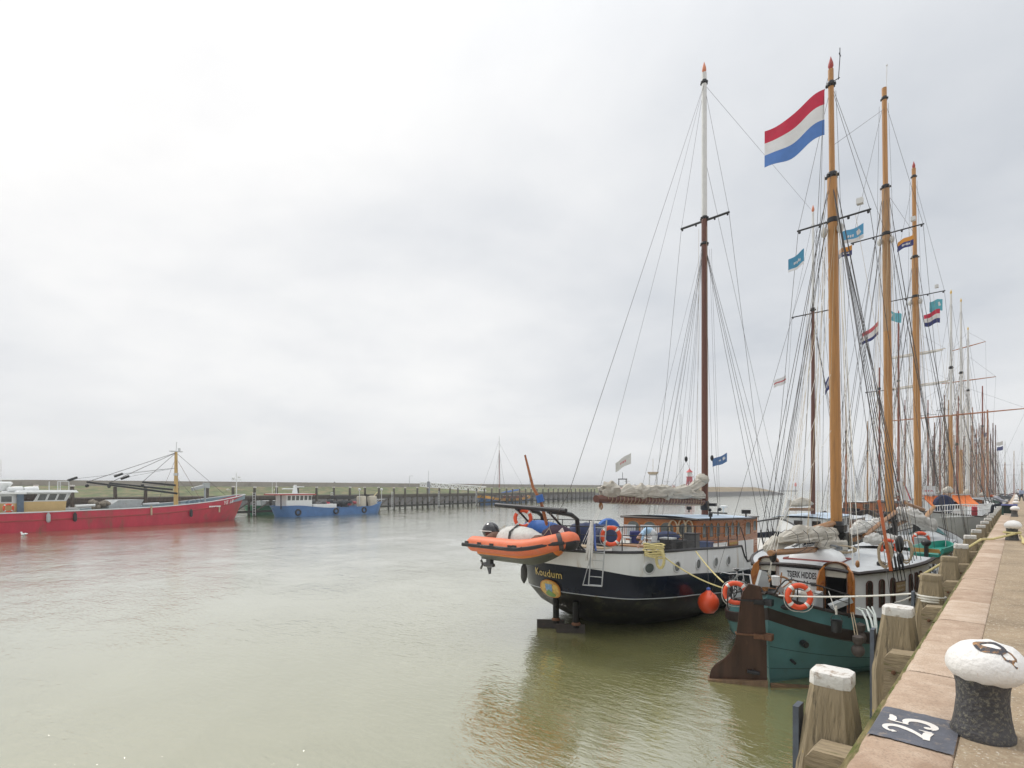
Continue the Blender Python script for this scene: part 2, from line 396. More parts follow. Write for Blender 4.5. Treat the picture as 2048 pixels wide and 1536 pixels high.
while y < 226:
    ln = (1.05+.5*RN.random()) if y < 60 else 6.
    y2 = y+ln; dz = RN.uniform(-.004, .004); dx = RN.uniform(-.006, .006); n0 = len(mb.v)
    prof = [(QX+dx, QZ-.42), (QX+dx, QZ-.07), (QX+.012+dx, QZ-.03), (QX+.045+dx, QZ-.006), (QX+.09, QZ), (QX+.2, QZ+.003), (JX-.02, QZ), (JX-.004, QZ-.012), (JX-.004, QZ-.42)]
    ny = max(2, int(ln/.06)) if y < 26 else 2
    rings = []
    for k in range(ny+1):
        yy = lerp(y+.004, y2-.004, k/ny); ed = min(k, ny-k); drop = .007 if ed == 0 else 0.
        rg = []
        for q, (a, b) in enumerate(prof):
            w = max(0, .016*nz(yy*4, i, 3)+.012*nz(yy*15, i, 9)) if y < 26 and 0 < q < 5 else 0
            rg.append(V((a+w*1.6, yy, b+dz-drop*(q > 0)-w*(.6 if q > 2 else .2))))
        rings.append(rg)
    mb.loft(rings); slabv += [RN.random()-.5]*(len(mb.v)-n0)
    y = y2; i += 1
coping = struct('quay_edge', mb, STONE, 45)
at = coping.data.attributes.new('slab', 'FLOAT', 'POINT'); at.data.foreach_set('value', slabv)
PAVE = M('aggregate_concrete', (.315, .242, .165), .9, .3, 1.3, col2=(.40, .33, .235), thr=.57, s2=16, bump=.9, bscale=55, spec=.2, spots=((.56, .50, .42), 42., .63))
mb = MB(); mb.box((40+JX, 102, QZ-.055), (80, 250, .1)); struct('quay_pavement', mb, PAVE, 0)
mb = MB(); mb.box((40+QX+.06, 102, 1.4), (80, 250, 3.76)); struct('quay_wall', mb, M('quay_wall_concrete', (.2, .17, .12), .9, .3, 1, col2=(.07, .075, .03), thr=.52, bump=.5, bscale=12), 0)
# berth number painted on the coping
BAND = M('slate_road_paint', (.10, .105, .125), .75, .25, 6, col2=(.24, .2, .17), thr=.60, s2=14, bump=.5, bscale=60)
NUMW = M('stencil_white', (.72, .68, .63), .7, .08, 10, col2=(.4, .36, .33), thr=.68, s2=25)
t = thing('berth_number', 'slate grey painted berth number 25 on the coping beside the nearest bollard', 'marking', (QX, 4.2, QZ))
mb = MB()
ya, yb = at_x(1760, 1440, -.5).y, 0
B0, B1 = 4.13, 4.73
def topz(x): return .0075 if x > .09 else .0075-.006*((.09-x)/.045)**1.2-(.024 if x < .03 else 0)*((.03-x)/.018)
def bandf(u, v):
    x = lerp(.022, .462, u)
    yy = lerp(B0-4.2+.012*nz(u*9, 1), B1-4.2+.014*nz(u*8, 5), v)
    return V((x, yy, topz(x)))
mb.grid(bandf, 40, 12); obj('painted_band', mb, BAND, t)
def stroke(mb, pts, ws, fn):
    pts = [V((a, b, 0)) for a, b in pts]; A = []; B = []
    for i, p in enumerate(pts):
        tg = (pts[min(i+1, len(pts)-1)]-pts[max(i-1, 0)]).normalized(); n = V((-tg.y, tg.x, 0))
        A.append(p+n*ws[i]/2); B.append(p-n*ws[i]/2)
    vs = [fn(p.x, p.y) for p in A+B]; n = len(A)
    mb.add(vs, [(i, i+1, n+i+1, n+i) for i in range(n-1)])
def numfn(ox, oy, s):   # the digits are read from the land side: their up direction points to the water
    return lambda a, b: V((ox-b*s, oy+a*s, .0105))
def arc(cx, cy, rx, ry, a0, a1, n): return [(cx+rx*math.cos(math.radians(lerp(a0, a1, i/n))), cy+ry*math.sin(math.radians(lerp(a0, a1, i/n)))) for i in range(n+1)]
s = .255
mb = MB(); fn = numfn(.345, .04, s)
fn2 = lambda a, b: fn(a, b)+V((0, 0, .0012))
p = [(.07, .74), (.13, .80)]+arc(.30, .72, .24, .26, 150, -20, 12)+[(.46, .48), (.32, .30), (.16, .16), (.08, .05)]
stroke(mb, p, [.13, .12]+[.09+.10*i/12 for i in range(13)]+[.17, .13, .11, .10], fn)
stroke(mb, [(.03, .09), (.3, .12), (.46, .1), (.60, .06)], [.14, .17, .19, .15], fn2)
stroke(mb, [(.57, .03), (.585, .18), (.60, .30)], [.12, .07, .03], lambda a, b: fn(a, b)+V((0, 0, .0024)))
obj('numeral_two', mb, NUMW, t, 0)
mb = MB(); fn = numfn(.345, .225, s)
stroke(mb, [(.12, .92), (.3, .90), (.45, .93), (.56, .99)], [.15, .17, .16, .06], fn)
stroke(mb, [(.11, .95), (.1, .75), (.09, .55)], [.07, .07, .07], lambda a, b: fn(a, b)+V((0, 0, .0012)))
p = [(.09, .55), (.16, .62)]+arc(.28, .32, .27, .31, 110, -130, 14)
stroke(mb, p, [.07, .10]+[.12+.09*math.sin(PI*i/14) for i in range(15)], fn)
mb.add([fn(.13+.085*math.cos(q*PI/5), .14+.085*math.sin(q*PI/5)) for q in range(10)], [tuple(range(10))])
for v_ in mb.v[-10:]: v_.z += .0024
obj('numeral_five', mb, NUMW, t, 0)
# ================================================================ bollards
BOLW = M('bollard_white', (.76, .74, .71), .45, .06, 5, col2=(.40, .17, .05), thr=.665, s2=10, bump=.45, bscale=38)
BOLB = M('bollard_black', (.055, .053, .056), .65, .45, 4, col2=(.17, .16, .12), thr=.56, s2=48, bump=.6, bscale=40)
def bollard(root, marked):
    mb = MB(); mb.lathe([(.165, .0), (.167, .03), (.157, .055), (.144, .13), (.134, .23), (.137, .32), (.155, .41)], n=28); obj('stem', mb, BOLB, root)
    mb = MB()
    def hf(d, p):
        return V((p.x, p.y*.98, p.z*(1 if d.z > 0 else .75)+.012*nz(d.x*3, d.y*3, d.z*3)))
    mb.ball((.02, 0, .455), (.212, .205, .165), 34, 20, hf)
    head = obj('head', mb, BOLW, root, 60)
    if marked:
        # worn black ring and tail painted on top of the head
        def onhead(a, b):
            z = .165*math.sqrt(max(0, 1-(a/.212)**2-(b/(.205*.98))**2)); dd = V((a/.212, b/.205, z/.165))
            return V((.02+a, b, .455+z+.012*nz(dd.x*3, dd.y*3, dd.z*3)+.004))
        mb = MB(); mk = M('bollard_mark', (.045, .045, .055), .6, .3, 12, col2=(.46, .24, .09), thr=.53, s2=15)
        ring = [(.02+.066*math.cos(2*PI*i/20), -.085+.042*math.sin(2*PI*i/20)) for i in range(21)]
        stroke(mb, ring, [.024+.016*abs(math.sin(PI*i/20)) for i in range(21)], onhead)
        stroke(mb, [(.075, -.1), (.105, -.112), (.13, -.122), (.145, -.136)], [.05, .075, .05, .01], onhead)
        obj('worn_mark', mb, mk, head, 0)
BY = [4.63, 22.9, 42.4, 61.5, 80, 98, 116, 134, 152]
for i, yy in enumerate(BY):
    lab = 'large white headed bollard with worn black mark beside the painted 25' if i == 0 else '%s white headed bollard along the quay, counted from the camera' % ORD[i]
    r = thing('bollard', lab, 'bollard', (-.165 if i == 0 else -.12, yy, QZ-.004), 0, 'white headed bollards along the quay')
    bollard(r, i == 0)
# ================================================================ mooring posts
def wood_mat():
    m = M('weathered_timber', (.27, .215, .135), .88, .3, 1.6, stretch=(7, 7, .45), col2=(.075, .062, .042), thr=.595, s2=1.7, bump=.9, bscale=6, spots=((.42, .30, .06), 7., .70))
    return m
TIMBER = wood_mat()
TIMB2 = M('mossy_timber', (.19, .155, .07), .9, .4, 5, stretch=(3, .6, 3), col2=(.1, .115, .025), thr=.5, s2=4, bump=.8, bscale=14)
CHOCK = M('chock_timber', (.30, .235, .15), .85, .3, 4, stretch=(1, 6, 6), col2=(.14, .125, .05), thr=.6, s2=3, bump=.8, bscale=8)
CAPW = M('worn_white_cap', (.64, .62, .58), .75, .12, 8, col2=(.30, .23, .17), thr=.555, s2=7, bump=.6, bscale=20)
STRIP = M('blue_grey_strip', (.085, .10, .125), .6, .3, 6)
def octo(wx, wy, z, ch, jx=0, jy=0):
    return [V((jx+a, jy+b, z)) for a, b in ((-wx+ch, -wy), (wx-ch, -wy), (wx, -wy+ch), (wx, wy-ch), (wx-ch, wy), (-wx+ch, wy), (-wx, wy-ch), (-wx, -wy+ch))]
def post(root, seed, capped=True, lod=0):
    q = random.Random(seed); s = 1+q.uniform(-.05, .05)
    lean = (q.uniform(-.01, .01), q.uniform(-.015, .015))
    def prof(z):
        t_ = clamp((-.12-z)/.75); k = t_**.95
        return lerp(.165, .268, k)*s, lerp(.15, .24, k)*s, lerp(.045, .07, k)
    zs = [-.12-.06*i for i in range(16)]+[-1.3, -2., -4.2] if lod == 0 else [-.12, -.4, -.87, -4.2]
    rings = []
    for z in zs:
        a, b, ch = prof(z); g = octo(a, b, z, ch, lean[0]*z, lean[1]*z)
        rings.append([p+V((.012*nz(p.x*5+seed, p.y*5, p.z*2.2), .012*nz(p.x*5, p.y*5+seed, p.z*2.2+7), 0)) for p in g])
    mb = MB(); mb.loft(rings[::-1]); obj('shaft', mb, TIMBER, root, 25)
    mb = MB()
    a, b, ch = .166*s, .152*s, .045
    rr = []
    for z, k in ((-.125, .98), (-.115, 1.01), (-.02, 1.0), (-.002, .97), (.004, .9)):
        rr.append([p+V((.006*nz(p.x*9+seed, p.y*9, z*9), .006*nz(p.x*9, p.y*9+seed, z*9), .008*nz(p.x*7+seed, p.y*7, 1) if z > -.05 else 0)) for p in octo(a*k, b*k, z, ch)])
    mb.loft(rr); obj('cap', mb, CAPW if capped else TIMBER, root, 30)
    mb = MB(); mb.box((-.27*s, -.09, -2.55), (.05, .16, 4.4)); obj('rubbing_strip', mb, STRIP, root, 0)
    # chock that wedges the post off the quay wall
    mb = MB(); mb.m = 0
    mb.prism([(-.09, -1.2), (.40, -1.2), (.40, -.53), (-.03, -.55), (-.09, -.63)], (0, -.52, 0), (1, 0, 0), (0, 0, 1), (0, .28, 0))
    obj('chock', mb, CHOCK, root, 0)
    mb = MB(); mb.lathe([(.028, 0), (.028, .02), (.012, .026)], (.02, -.52, -.8), 8, (0, -1, 0)); obj('bolt', mb, RUST, root)
PY = [5.5+3.9*i for i in range(30)]
fixed = {0: 5.52, 1: 9.2, 2: 13.1, 3: 16.9, 4: 20.8}
for i, yy in enumerate(PY):
    yy = fixed.get(i, yy)
    cap = i not in (2, 3)
    lab = ('nearest weathered timber mooring post with cracked white cap' if i == 0 else '%s timber mooring post along the quay with %s top' % (ORD[i], 'white painted' if cap else 'bare unpainted'))
    r = thing('mooring_post', lab, 'mooring post', (-1.22, yy, QZ-.05-.02*(i > 5)-.004*i*(i < 4)), 0, 'timber mooring posts along the quay')
    post(r, i+1, cap, 0 if i < 7 else 1)
mb = MB()
for k in range(40):
    y0 = -2+k*4.; mb.box((-.835, y0+1.995, QZ-.50+.01*math.sin(k*2.3)), (.15, 3.985, .26))
o = obj('timber_waler', mb, TIMB2, None, 0); tag(o, 'long mossy timber beam running along the quay wall behind the mooring posts', 'beam')
# ================================================================ shared boat building
def wplan(y, r):
    """half breadth of one hull row at y"""
    if y <= r['y0'] or y >= r['y1']: return 0.
    a = min((y-r['y0'])/r['Ls'], 1.); e = min((r['y1']-y)/r['Lb'], 1.)
    if r.get('ell'): sa = math.sqrt(max(0, 1-(1-a)**2))
    else: sa = math.sin(PI/2*a)**r.get('ps', .9)
    return r['b']*sa*math.sin(PI/2*e)**r.get('pb', .8)
def row_y(r, t): return r['y0']+(r['y1']-r['y0'])*(1-math.cos(PI*t))/2
def row_p(r, t, s):
    y = row_y(r, t); return V((s*wplan(y, r), y, r['z'](y)))
def hull_mb(rows, n=60, mi=None):
    mb = MB()
    for s in (1, -1):
        rings = []
        for r in rows:
            g = [row_p(r, i/n, s) for i in range(n+1)]
            rings.append(g if s > 0 else g[::-1])
        mb.loft(rings, cap=False, mi=mi, wrap=False)
    return mb
def hpt(rows, y, z, s=1):
    """point on the hull side at given y and height, with outward normal"""
    def px_(yy, zz_):
        pr = [(r['z'](yy), wplan(yy, r)) for r in rows]
        for (z1, w1), (z2, w2) in zip(pr, pr[1:]):
            if z2 <= zz_ <= z1: return lerp(w1, w2, (z1-zz_)/max(1e-6, z1-z2))
        return pr[0][1] if zz_ > pr[0][0] else pr[-1][1]
    w = px_(y, z); e = .05
    ty = V((px_(y+e, z)-px_(y-e, z), 2*e, 0)); tz = V((px_(y, z+e)-px_(y, z-e), 0, 2*e))
    n = ty.cross(tz).normalized()
    if n.x < 0: n = -n
    return V((s*w, y, z)), V((s*n.x, n.y, n.z))
def rail_tube(row, t0, t1, r, dz=0., inset=0., n=60, sides=(1, -1), k=6):
    mb = MB()
    rr = dict(row); rr['b'] = row['b']-inset
    for s in sides:
        mb.tube([row_p(rr, lerp(t0, t1, i/n), s)+V((0, 0, dz)) for i in range(n+1)], r, k)
    return mb
def deck_mb(row, zf, inset=.06, n=40, camber=.06, y0=None, y1=None):
    rr = dict(row); rr['b'] -= inset; rr['y0'] += inset; rr['y1'] -= inset
    def fn(u, v):
        y = row_y(rr, u)
        if y0 is not None: y = clamp(y, y0, y1)
        w = wplan(y, rr); x = lerp(-w, w, v)
        return V((x, y, zf(y)+camber*(1-(2*v-1)**2)))
    mb = MB(); mb.grid(fn, n+1, 7); return mb
def arch(w, h, n=7, rise=None):
    """outline of a window with an arched top, centred at the bottom"""
    r = w/2 if rise is None else rise
    return [(-w/2, 0), (w/2, 0)]+[(w/2*math.cos(PI*i/n), h-r+r*math.sin(PI*i/n)) for i in range(n+1)]
def window(parent, o, ux, w, h, fm, pm, fw=.05, proud=.025, name='window', n=None, rise=None, poly=None):
    ux = V(ux).normalized(); uy = V((0, 0, 1)); nn = ux.cross(uy).normalized() if n is None else V(n).normalized()
    inner = poly or arch(w, h, rise=rise)
    cx = sum(a for a, b in inner)/len(inner); cy = sum(b for a, b in inner)/len(inner)
    outer = [(cx+(a-cx)*(1+2*fw/w), cy+(b-cy)*(1+2*fw/h)) for a, b in inner]
    if n is not None: uy = nn.cross(ux).normalized()
    if ux.cross(uy).dot(nn) < 0: pass
    mb = MB(); mb.ringp(outer, inner, V(o)-nn*.01, ux, uy, nn*(proud+.01))
    f_ = obj(name, mb, fm, parent, 0)
    mb = MB(); mb.prism(inner, V(o)-nn*.02, ux, uy, nn*.026); obj('pane', mb, pm, f_, 0)
    return f_
def mast(root, p, q, r0, r1, mats, bands=None, truck=None, n=12, name='mast'):
    """tapered spar; bands = [(fraction, material index, radius factor)]"""
    p, q = V(p), V(q); mb = MB(); fr = [0.]+[b[0] for b in (bands or [])]+[1.]; mi = [0]+[b[1] for b in (bands or [])]
    kf = [1.]+[b[2] if len(b) > 2 else 1. for b in (bands or [])]
    for a, b, m, kk in zip(fr, fr[1:], mi, kf):
        mb.m = m; mb.tube([p.lerp(q, a), p.lerp(q, (a+b)/2), p.lerp(q, b)], [lerp(r0, r1, a)*kk, lerp(r0, r1, (a+b)/2)*kk, lerp(r0, r1, b)*kk], n)
    o = obj(name, mb, mats, root)
    if truck:
        mb = MB(); h = truck[1]; mb.lathe([(.05, 0), (.12*h, .05*h), (.19*h, .25*h), (.16*h, .5*h), (.07*h, .8*h), (.005, h)], q, 10); obj('truck', mb, truck[0], o)
    return o
def crosstree(root, c, half, r, mat=None, tilt=0., name='crosstree'):
    c = V(c); mb = MB(); mb.tube([c+V((-half, 0, -tilt)), c+V((half, 0, tilt))], [r, r], 6)
    for s in (-.93, -.35, .42, .93): mb.lathe([(.02, -.09), (.045, -.075), (.05, -.02), (.02, .02)], c+V((half*s, 0, -r)), 6)
    return obj(name, mb, mat or DKSTEEL, root)
def band(root, c, r, h=.18, lugs=True, mat=None):
    mb = MB(); mb.lathe([(r, -h/2), (r*1.1, -h/2+.02), (r*1.1, h/2-.02), (r, h/2)], c, 12)
    if lugs:
        for k in range(6):
            a = k*PI/3; mb.box(V(c)+V((math.cos(a)*r*1.25, math.sin(a)*r*1.25, -.03)), (.07, .07, .09), a)
    return obj('mast_band', mb, mat or DKSTEEL, root)
def line(root, name, p, q, r=.012, mat=None, sag=0., n=8, k=4):
    mb = MB(); r *= .72; mb.tube(rope_pts(p, q, sag, n) if sag else [p, q], r, k, cap=False)
    return obj(name, mb, mat or WIRE, root)
def pulley(root, p, r=.09, mat=None):
    mb = MB(); mb.ball(p, (r*.7, r*.9, r*1.35), 10, 7); return obj('block', mb, mat or BLOCKW, root)
def bundle(root, p, q, r0, r1, seed, mat, lift=.5, lump=.35, name='furled_sail', m=64, n=26, end=.25, flat=1.):
    """furled sail heaped on a spar: folded, lumpy cross sections"""
    p, q = V(p), V(q); ax = (q-p).normalized(); side = ax.cross(V((0, 0, 1))).normalized(); up = side.cross(ax)
    L_ = (q-p).length; rings = []
    for i in range(m):
        t = i/(m-1); c = p.lerp(q, t); r = lerp(r0, r1, t)
        r *= clamp(min(t, 1-t)/end+.25)**.5
        r *= 1+lump*.8*nz(t*L_*.55, seed, 1)+lump*.35*nz(t*L_*1.5, seed, 5)
        pin = 1-.13*max(0, math.cos(2*PI*t*L_/1.35+seed))**6
        ring = []
        for j in range(n):
            a = 2*PI*j/n; ca, sa = math.cos(a), math.sin(a)
            fold = .9+.34*nz(ca*1.5+seed, sa*1.5, t*L_*.6)+.34*abs(nz(ca*3.4+seed, sa*3.4, t*L_*.38))+.22*abs(nz(ca*7+seed, sa*7, t*L_*.55))-.05+.05*nz(ca*4, sa*4+seed, t*L_*2.4)
            rr = r*fold*pin
            ring.append(c+side*(ca*rr*.78*flat)+up*(sa*rr*(1.1 if sa > 0 else .6)+lift*r))
        rings.append(ring)
    mb = MB(); mb.loft(rings); return obj(name, mb, mat, root, 50)
def helix(root, p, q, r, turns, th=.012, mat=None, name='lashing_rope', rz=None):
    p, q = V(p), V(q); ax = (q-p).normalized(); a = ax.cross(V((0, 0, 1))).normalized(); b = a.cross(ax); n = int(turns*10)
    mb = MB(); pts = []
    for i in range(n+1):
        t = i/n; g = 2*PI*t*turns; rr = r if not rz else lerp(r, rz, t)
        pts.append(p.lerp(q, t)+(a*math.cos(g)+b*math.sin(g))*rr)
    mb.tube(pts, th, 4, cap=False); return obj(name, mb, mat or ROPE, root)
def flag(name, label, hoist_top, hoist_h, fly, stripes, mats, seed=0, droop=.3, amp=.18, cat='flag', nu=22, group=None, emblem=None, th=.012):
    """flag hanging from its hoist edge and flying along vector fly"""
    o, fly = V(hoist_top), V(fly); fl = fly.length; d_ = fly.normalized(); up = V((0, 0, -1)); sd = d_.cross(up).normalized()
    nv = 13
    def fn(u, v, off=0.):
        w = amp*math.sin(u*5.2+seed+v*1.1)*u**.7+amp*.4*math.sin(u*11+seed*2-v*2)*u
        p = o+d_*(u*fl*(1-.06*math.sin(u*3+seed)))+up*(v*hoist_h*(1-.12*u)+droop*fl*u*u*.5)+sd*(w+off)
        p.z += .05*hoist_h*math.sin(u*7+seed)
        return p
    edges = [0]
    for s_ in stripes: edges.append(edges[-1]+s_)
    def mf(i, j):
        v = (j+.5)/(nv-1)
        for k in range(len(stripes)):
            if v < edges[k+1]/edges[-1]+1e-6: return k
        return len(stripes)-1
    mb = MB(); mb.grid(lambda u, v: fn(u, v, th/2), nu, nv, mf=mf); mb.grid(lambda u, v: fn(u, v, -th/2), nu, nv, mf=mf)
    ob = obj(name, mb, mats, None, 60); tag(ob, label, cat, group)
    if emblem:
        for sg in (1, -1):
            mb = MB()
            for poly in emblem[0]:
                k = len(poly); mb.add([fn(a, b, sg*(th/2+.006)) for a, b in poly], [tuple(range(k))])
            obj('emblem', mb, emblem[1], ob, 0)
    return ob
LB = None
def lifebuoy(label, c, nrm, R=.29, r=.068, up=(0, 0, 1), group='orange lifebuoys on the sailing ships'):
    """orange ring with four white bands; nrm = axis of the ring"""
    root = thing('lifebuoy', label, 'lifebuoy', c, 0, group)
    ax = V(nrm).normalized(); a = V(up).cross(ax).normalized(); b = ax.cross(a)
    nu, nv = 48, 12
    def pt(u, v, rr):
        g = 2*PI*u; h = 2*PI*v
        return (a*math.cos(g)+b*math.sin(g))*(R+rr*math.cos(h))+ax*rr*math.sin(h)*.85
    mb = MB(); mb.grid(lambda u, v: pt(u, v, r), nu, nv, True, True); obj('ring', mb, ORANGE, root)
    for q in range(4):
        mb = MB(); mb.grid(lambda u, v: pt((q+.5)/4-.02+.04*u, v, r+.005), 4, nv, False, True); obj('band', mb, BUOYW, root)
    mb = MB(); pts = []
    for i in range(40):
        g = i/40; pts.append((a*math.cos(2*PI*g)+b*math.sin(2*PI*g))*(R+r+.012+.035*abs(math.sin(2*PI*g*2)))-V((0, 0, .02)))
    mb.tube(pts, .009, 4, closed=True); obj('grab_line', mb, ROPEW, root)
    return root
def coil(root, c, w, h, seed, mat=None, name='rope_coil', n=5, ax=(1, 0, 0), th=.016):
    """hank of rope hanging from a pin"""
    q = random.Random(seed); ax = V(ax).normalized(); nn = ax.cross(V((0, 0, 1))); pts = []
    for k in range(n):
        ww = w*q.uniform(.75, 1.1)/2; hh = h*q.uniform(.85, 1.05); oz = q.uniform(-.02, .02)
        for i in range(14):
            g = 2*PI*i/14+PI/2
            pts.append(V(c)+ax*(ww*math.cos(g)+q.uniform(-.01, .01))+V((0, 0, -hh/2+hh/2*math.sin(g)))+nn*(oz+.03*(k-n/2)/n))
    mb = MB(); mb.tube(pts, th, 5); return obj(name, mb, mat or ROPE, root)
# ---------------------------------------------------------------- people: one skinned body mesh, coloured by clothing
SKIN = M('skin', (.46, .27, .19), .55, .08, 8)
def person(label, pts, edges, radii, seg, mats, root=0, group=None, extra=None, loc=(0, 0, 0), rz=0.):
    me = bpy.data.meshes.new('body'); me.from_pydata([tuple(p) for p in pts], edges, [])
    ob = bpy.data.objects.new('person', me); COL.objects.link(ob)
    ob.modifiers.new('skin', 'SKIN'); sub = ob.modifiers.new('sub', 'SUBSURF'); sub.levels = 2; sub.render_levels = 2
    for i, r in enumerate(radii):
        d_ = me.skin_vertices[0].data[i]; d_.radius = (r, r) if isinstance(r, (int, float)) else r; d_.use_root = i == root
    dg = bpy.context.evaluated_depsgraph_get(); dg.update()
    m2 = bpy.data.meshes.new_from_object(ob.evaluated_get(dg)); bpy.data.objects.remove(ob)
    m2.materials.clear()
    for m in mats: m2.materials.append(m)
    def dist(p, a, b):
        ab = b-a; t = clamp((p-a).dot(ab)/max(1e-9, ab.length_squared)); return (p-a-ab*t).length
    P = [V(p) for p in pts]
    for f_ in m2.polygons:
        c = f_.center; f_.material_index = min(zip(edges, seg), key=lambda es: dist(c, P[es[0][0]], P[es[0][1]]))[1]; f_.use_smooth = True
    o = bpy.data.objects.new('person', m2); COL.objects.link(o); o.location = loc; o.rotation_euler = (0, 0, rz)
    tag(o, label, 'person', group)
    if extra: extra(o)
    return o
# ================================================================ the navy and white ship with the varnished deckhouse
KX, K0, KB = -12.4, 15.3, 40.5
K = thing('sailing_ship', 'navy and white sailing barge with varnished deckhouse, moored outermost nearest the camera', 'ship', (KX, K0, 0))
def kl(p): return V(p)-V((KX, K0, 0))           # world -> ship coordinates
def kz(a, b, c_=0.):                             # sheer: height aft, at y=9, plus bow rise
    return lambda y: lerp(a, b, sst(y, 1.5, 10.5))+c_*clamp((y-12)/15)**2
def krail(y): return lerp(3.1, 2.76, sst(y, 1.5, 10))-(.75*sst(y, 9.15, 9.75))+1.5*clamp((y-13)/14)**2
LK = KB-K0
def kwb(y): return kz(2.2, 1.6, .9)(y)+.34*(1-sst(y, -.2, 1.6))
k_rows = [dict(y0=0., Ls=3.1, b=3.4, y1=LK+.3, Lb=8, pb=.75, ell=1, z=krail),
          dict(y0=.02, Ls=3.15, b=3.42, y1=LK+.2, Lb=8, pb=.75, ell=1, z=lambda y: lerp(krail(y), kwb(y), .5)),
          dict(y0=.08, Ls=3.2, b=3.42, y1=LK, Lb=8, pb=.75, ell=1, z=kwb),
          dict(y0=.3, Ls=3.4, b=3.38, y1=LK-.3, Lb=8, pb=.8, ell=1, z=lambda y: kz(1.38, .72, .9)(y)+.12*(1-sst(y, 0, 1.5))),
          dict(y0=.75, Ls=3.7, b=3.22, y1=LK-.5, Lb=8, pb=.85, ell=1, z=kz(.85, .42, .5)),
          dict(y0=1.5, Ls=4.4, b=2.95, y1=LK-.7, Lb=8, pb=.9, ell=1, z=kz(.38, .14, .2)),
          dict(y0=2.6, Ls=5.6, b=2.55, y1=LK-.9, Lb=8, pb=1, ell=1, z=lambda y: -.12),
          dict(y0=3.6, Ls=7, b=1.6, y1=LK-1.2, Lb=8, pb=1, ell=1, z=lambda y: -.7)]
khull = obj('hull', hull_mb(k_rows, 110, [0, 0, 1, 2, 2, 2, 2, 2]), [KWHITE, NAVY, BLACKHULL], K, 50)
obj('rubbing_rail', rail_tube(k_rows[0], 0, 1, .055, -.02, n=110), DKSTEEL, K)
obj('waterway_stripe', rail_tube(k_rows[3], .0, .6, .018, 0, -.01, n=70), GREYP, K)
obj('deck', deck_mb(k_rows[0], lambda y: min(2.72, krail(y)-.05)-.9*sst(y, 9.2, 9.8), .1), M('white_deck', (.55, .54, .50), .6, .12, 2, col2=(.42, .38, .32), thr=.6), K)
# inside face of the bulwark
rin = dict(k_rows[0]); rin['b'] -= .09; rin['y0'] += .09; rin2 = dict(rin); rin2['z'] = lambda y: krail(y)-.6
obj('bulwark_lining', hull_mb([rin, rin2], 60), WHITE, K)
# name and crest on the rounded stern
from mathutils.bvhtree import BVHTree
kbvh = BVHTree.FromPolygons([v.co.copy() for v in khull.data.vertices], [tuple(p.vertices) for p in khull.data.polygons])
def k_ay(x, z):
    """y of the rounded stern at half breadth x and height z"""
    h = kbvh.ray_cast(V((x, -8, z)), V((0, 1, 0)))
    return h[0].y if h[0] else 4.
def k_stern(arc0, z0):
    """mapping (a,b) -> hull: a runs along the stern curve to starboard (negative: to port), b upwards"""
    tab = [(0., 0.)]; pv = V((0, k_ay(1e-3, z0), 0))
    for i in range(1, 80):
        x = 3.2*i/79; q = V((x, k_ay(x, z0), 0)); tab.append((tab[-1][0]+(q-pv).length, x)); pv = q
    def xy(s_, z):
        sg = 1 if s_ >= 0 else -1; s_ = abs(s_); x = 3.2
        for (s1, x1), (s2, x2) in zip(tab, tab[1:]):
            if s1 <= s_ <= s2: x = lerp(x1, x2, (s_-s1)/max(1e-6, s2-s1)); break
        return V((sg*x, k_ay(max(x, 1e-3), z), z))
    def fn(a, b):
        p = xy(a+arc0, z0+b); t = xy(a+arc0+.06, z0+b)-xy(a+arc0-.06, z0+b)
        return p+V((t.y, -t.x, -.1)).normalized()*.04
    return fn
GOLD = M('gold_leaf', (.50, .36, .09), .4, .2, 8)
lettering('ship_name', 'Koudum', .40, k_stern(-1.2, 2.02), GOLD, K, shear=.05, bold=.004, space=1.08)
fn = k_stern(-.42, 1.55)
cart = []
for i in range(44):
    g = 2*PI*i/44; c_, s_ = math.cos(g), math.sin(g)
    rr = 1/(abs(c_)**3.2+abs(s_)**3.2)**(1/3.2)*(1+.05*math.cos(4*g))
    cart.append((.50*rr*c_, .335*rr*s_))
def plate(poly, k0, off, mat, name):
    mb = MB(); n = len(poly); inner = [(a*.5, b*.5) for a, b in poly]
    def w(a, b, o): 
        p = fn(a, b); q = V((p.x*.25, -1, -.15)).normalized(); return p+q*o
    ctr = w(0, 0, off)
    vs = [w(a*k0, b*k0, off-.05) for a, b in poly]+[w(a*k0, b*k0, off) for a, b in poly]+[w(a*k0, b*k0, off) for a, b in inner]+[ctr]
    fs = []
    for i in range(n):
        j = (i+1) % n; fs += [(i, j, n+j, n+i), (n+i, n+j, 2*n+j, 2*n+i), (2*n+i, 2*n+j, 3*n)]
    mb.add(vs, fs); return obj(name, mb, mat, K, 0)
plate(cart, 1., .03, M('crest_orange', (.50, .21, .03), .5, .2, 9), 'crest_board')
plate(cart, .88, .036, M('crest_yellow', (.62, .40, .09), .5, .15, 12, col2=(.35, .18, .05), thr=.55, s2=9), 'crest_field')
sh = [(-.17, .2), (.17, .2), (.17, -.02), (.11, -.15), (0, -.22), (-.11, -.15), (-.17, -.02)]
plate(sh, 1., .05, M('crest_blue', (.16, .30, .48), .5, .3, 10, col2=(.5, .5, .5), thr=.6, s2=14), 'crest_shield')
plate([(a*1.4, b*.35-.24) for a, b in sh], 1., .055, M('crest_green', (.16, .28, .08), .6, .2, 9), 'crest_base')
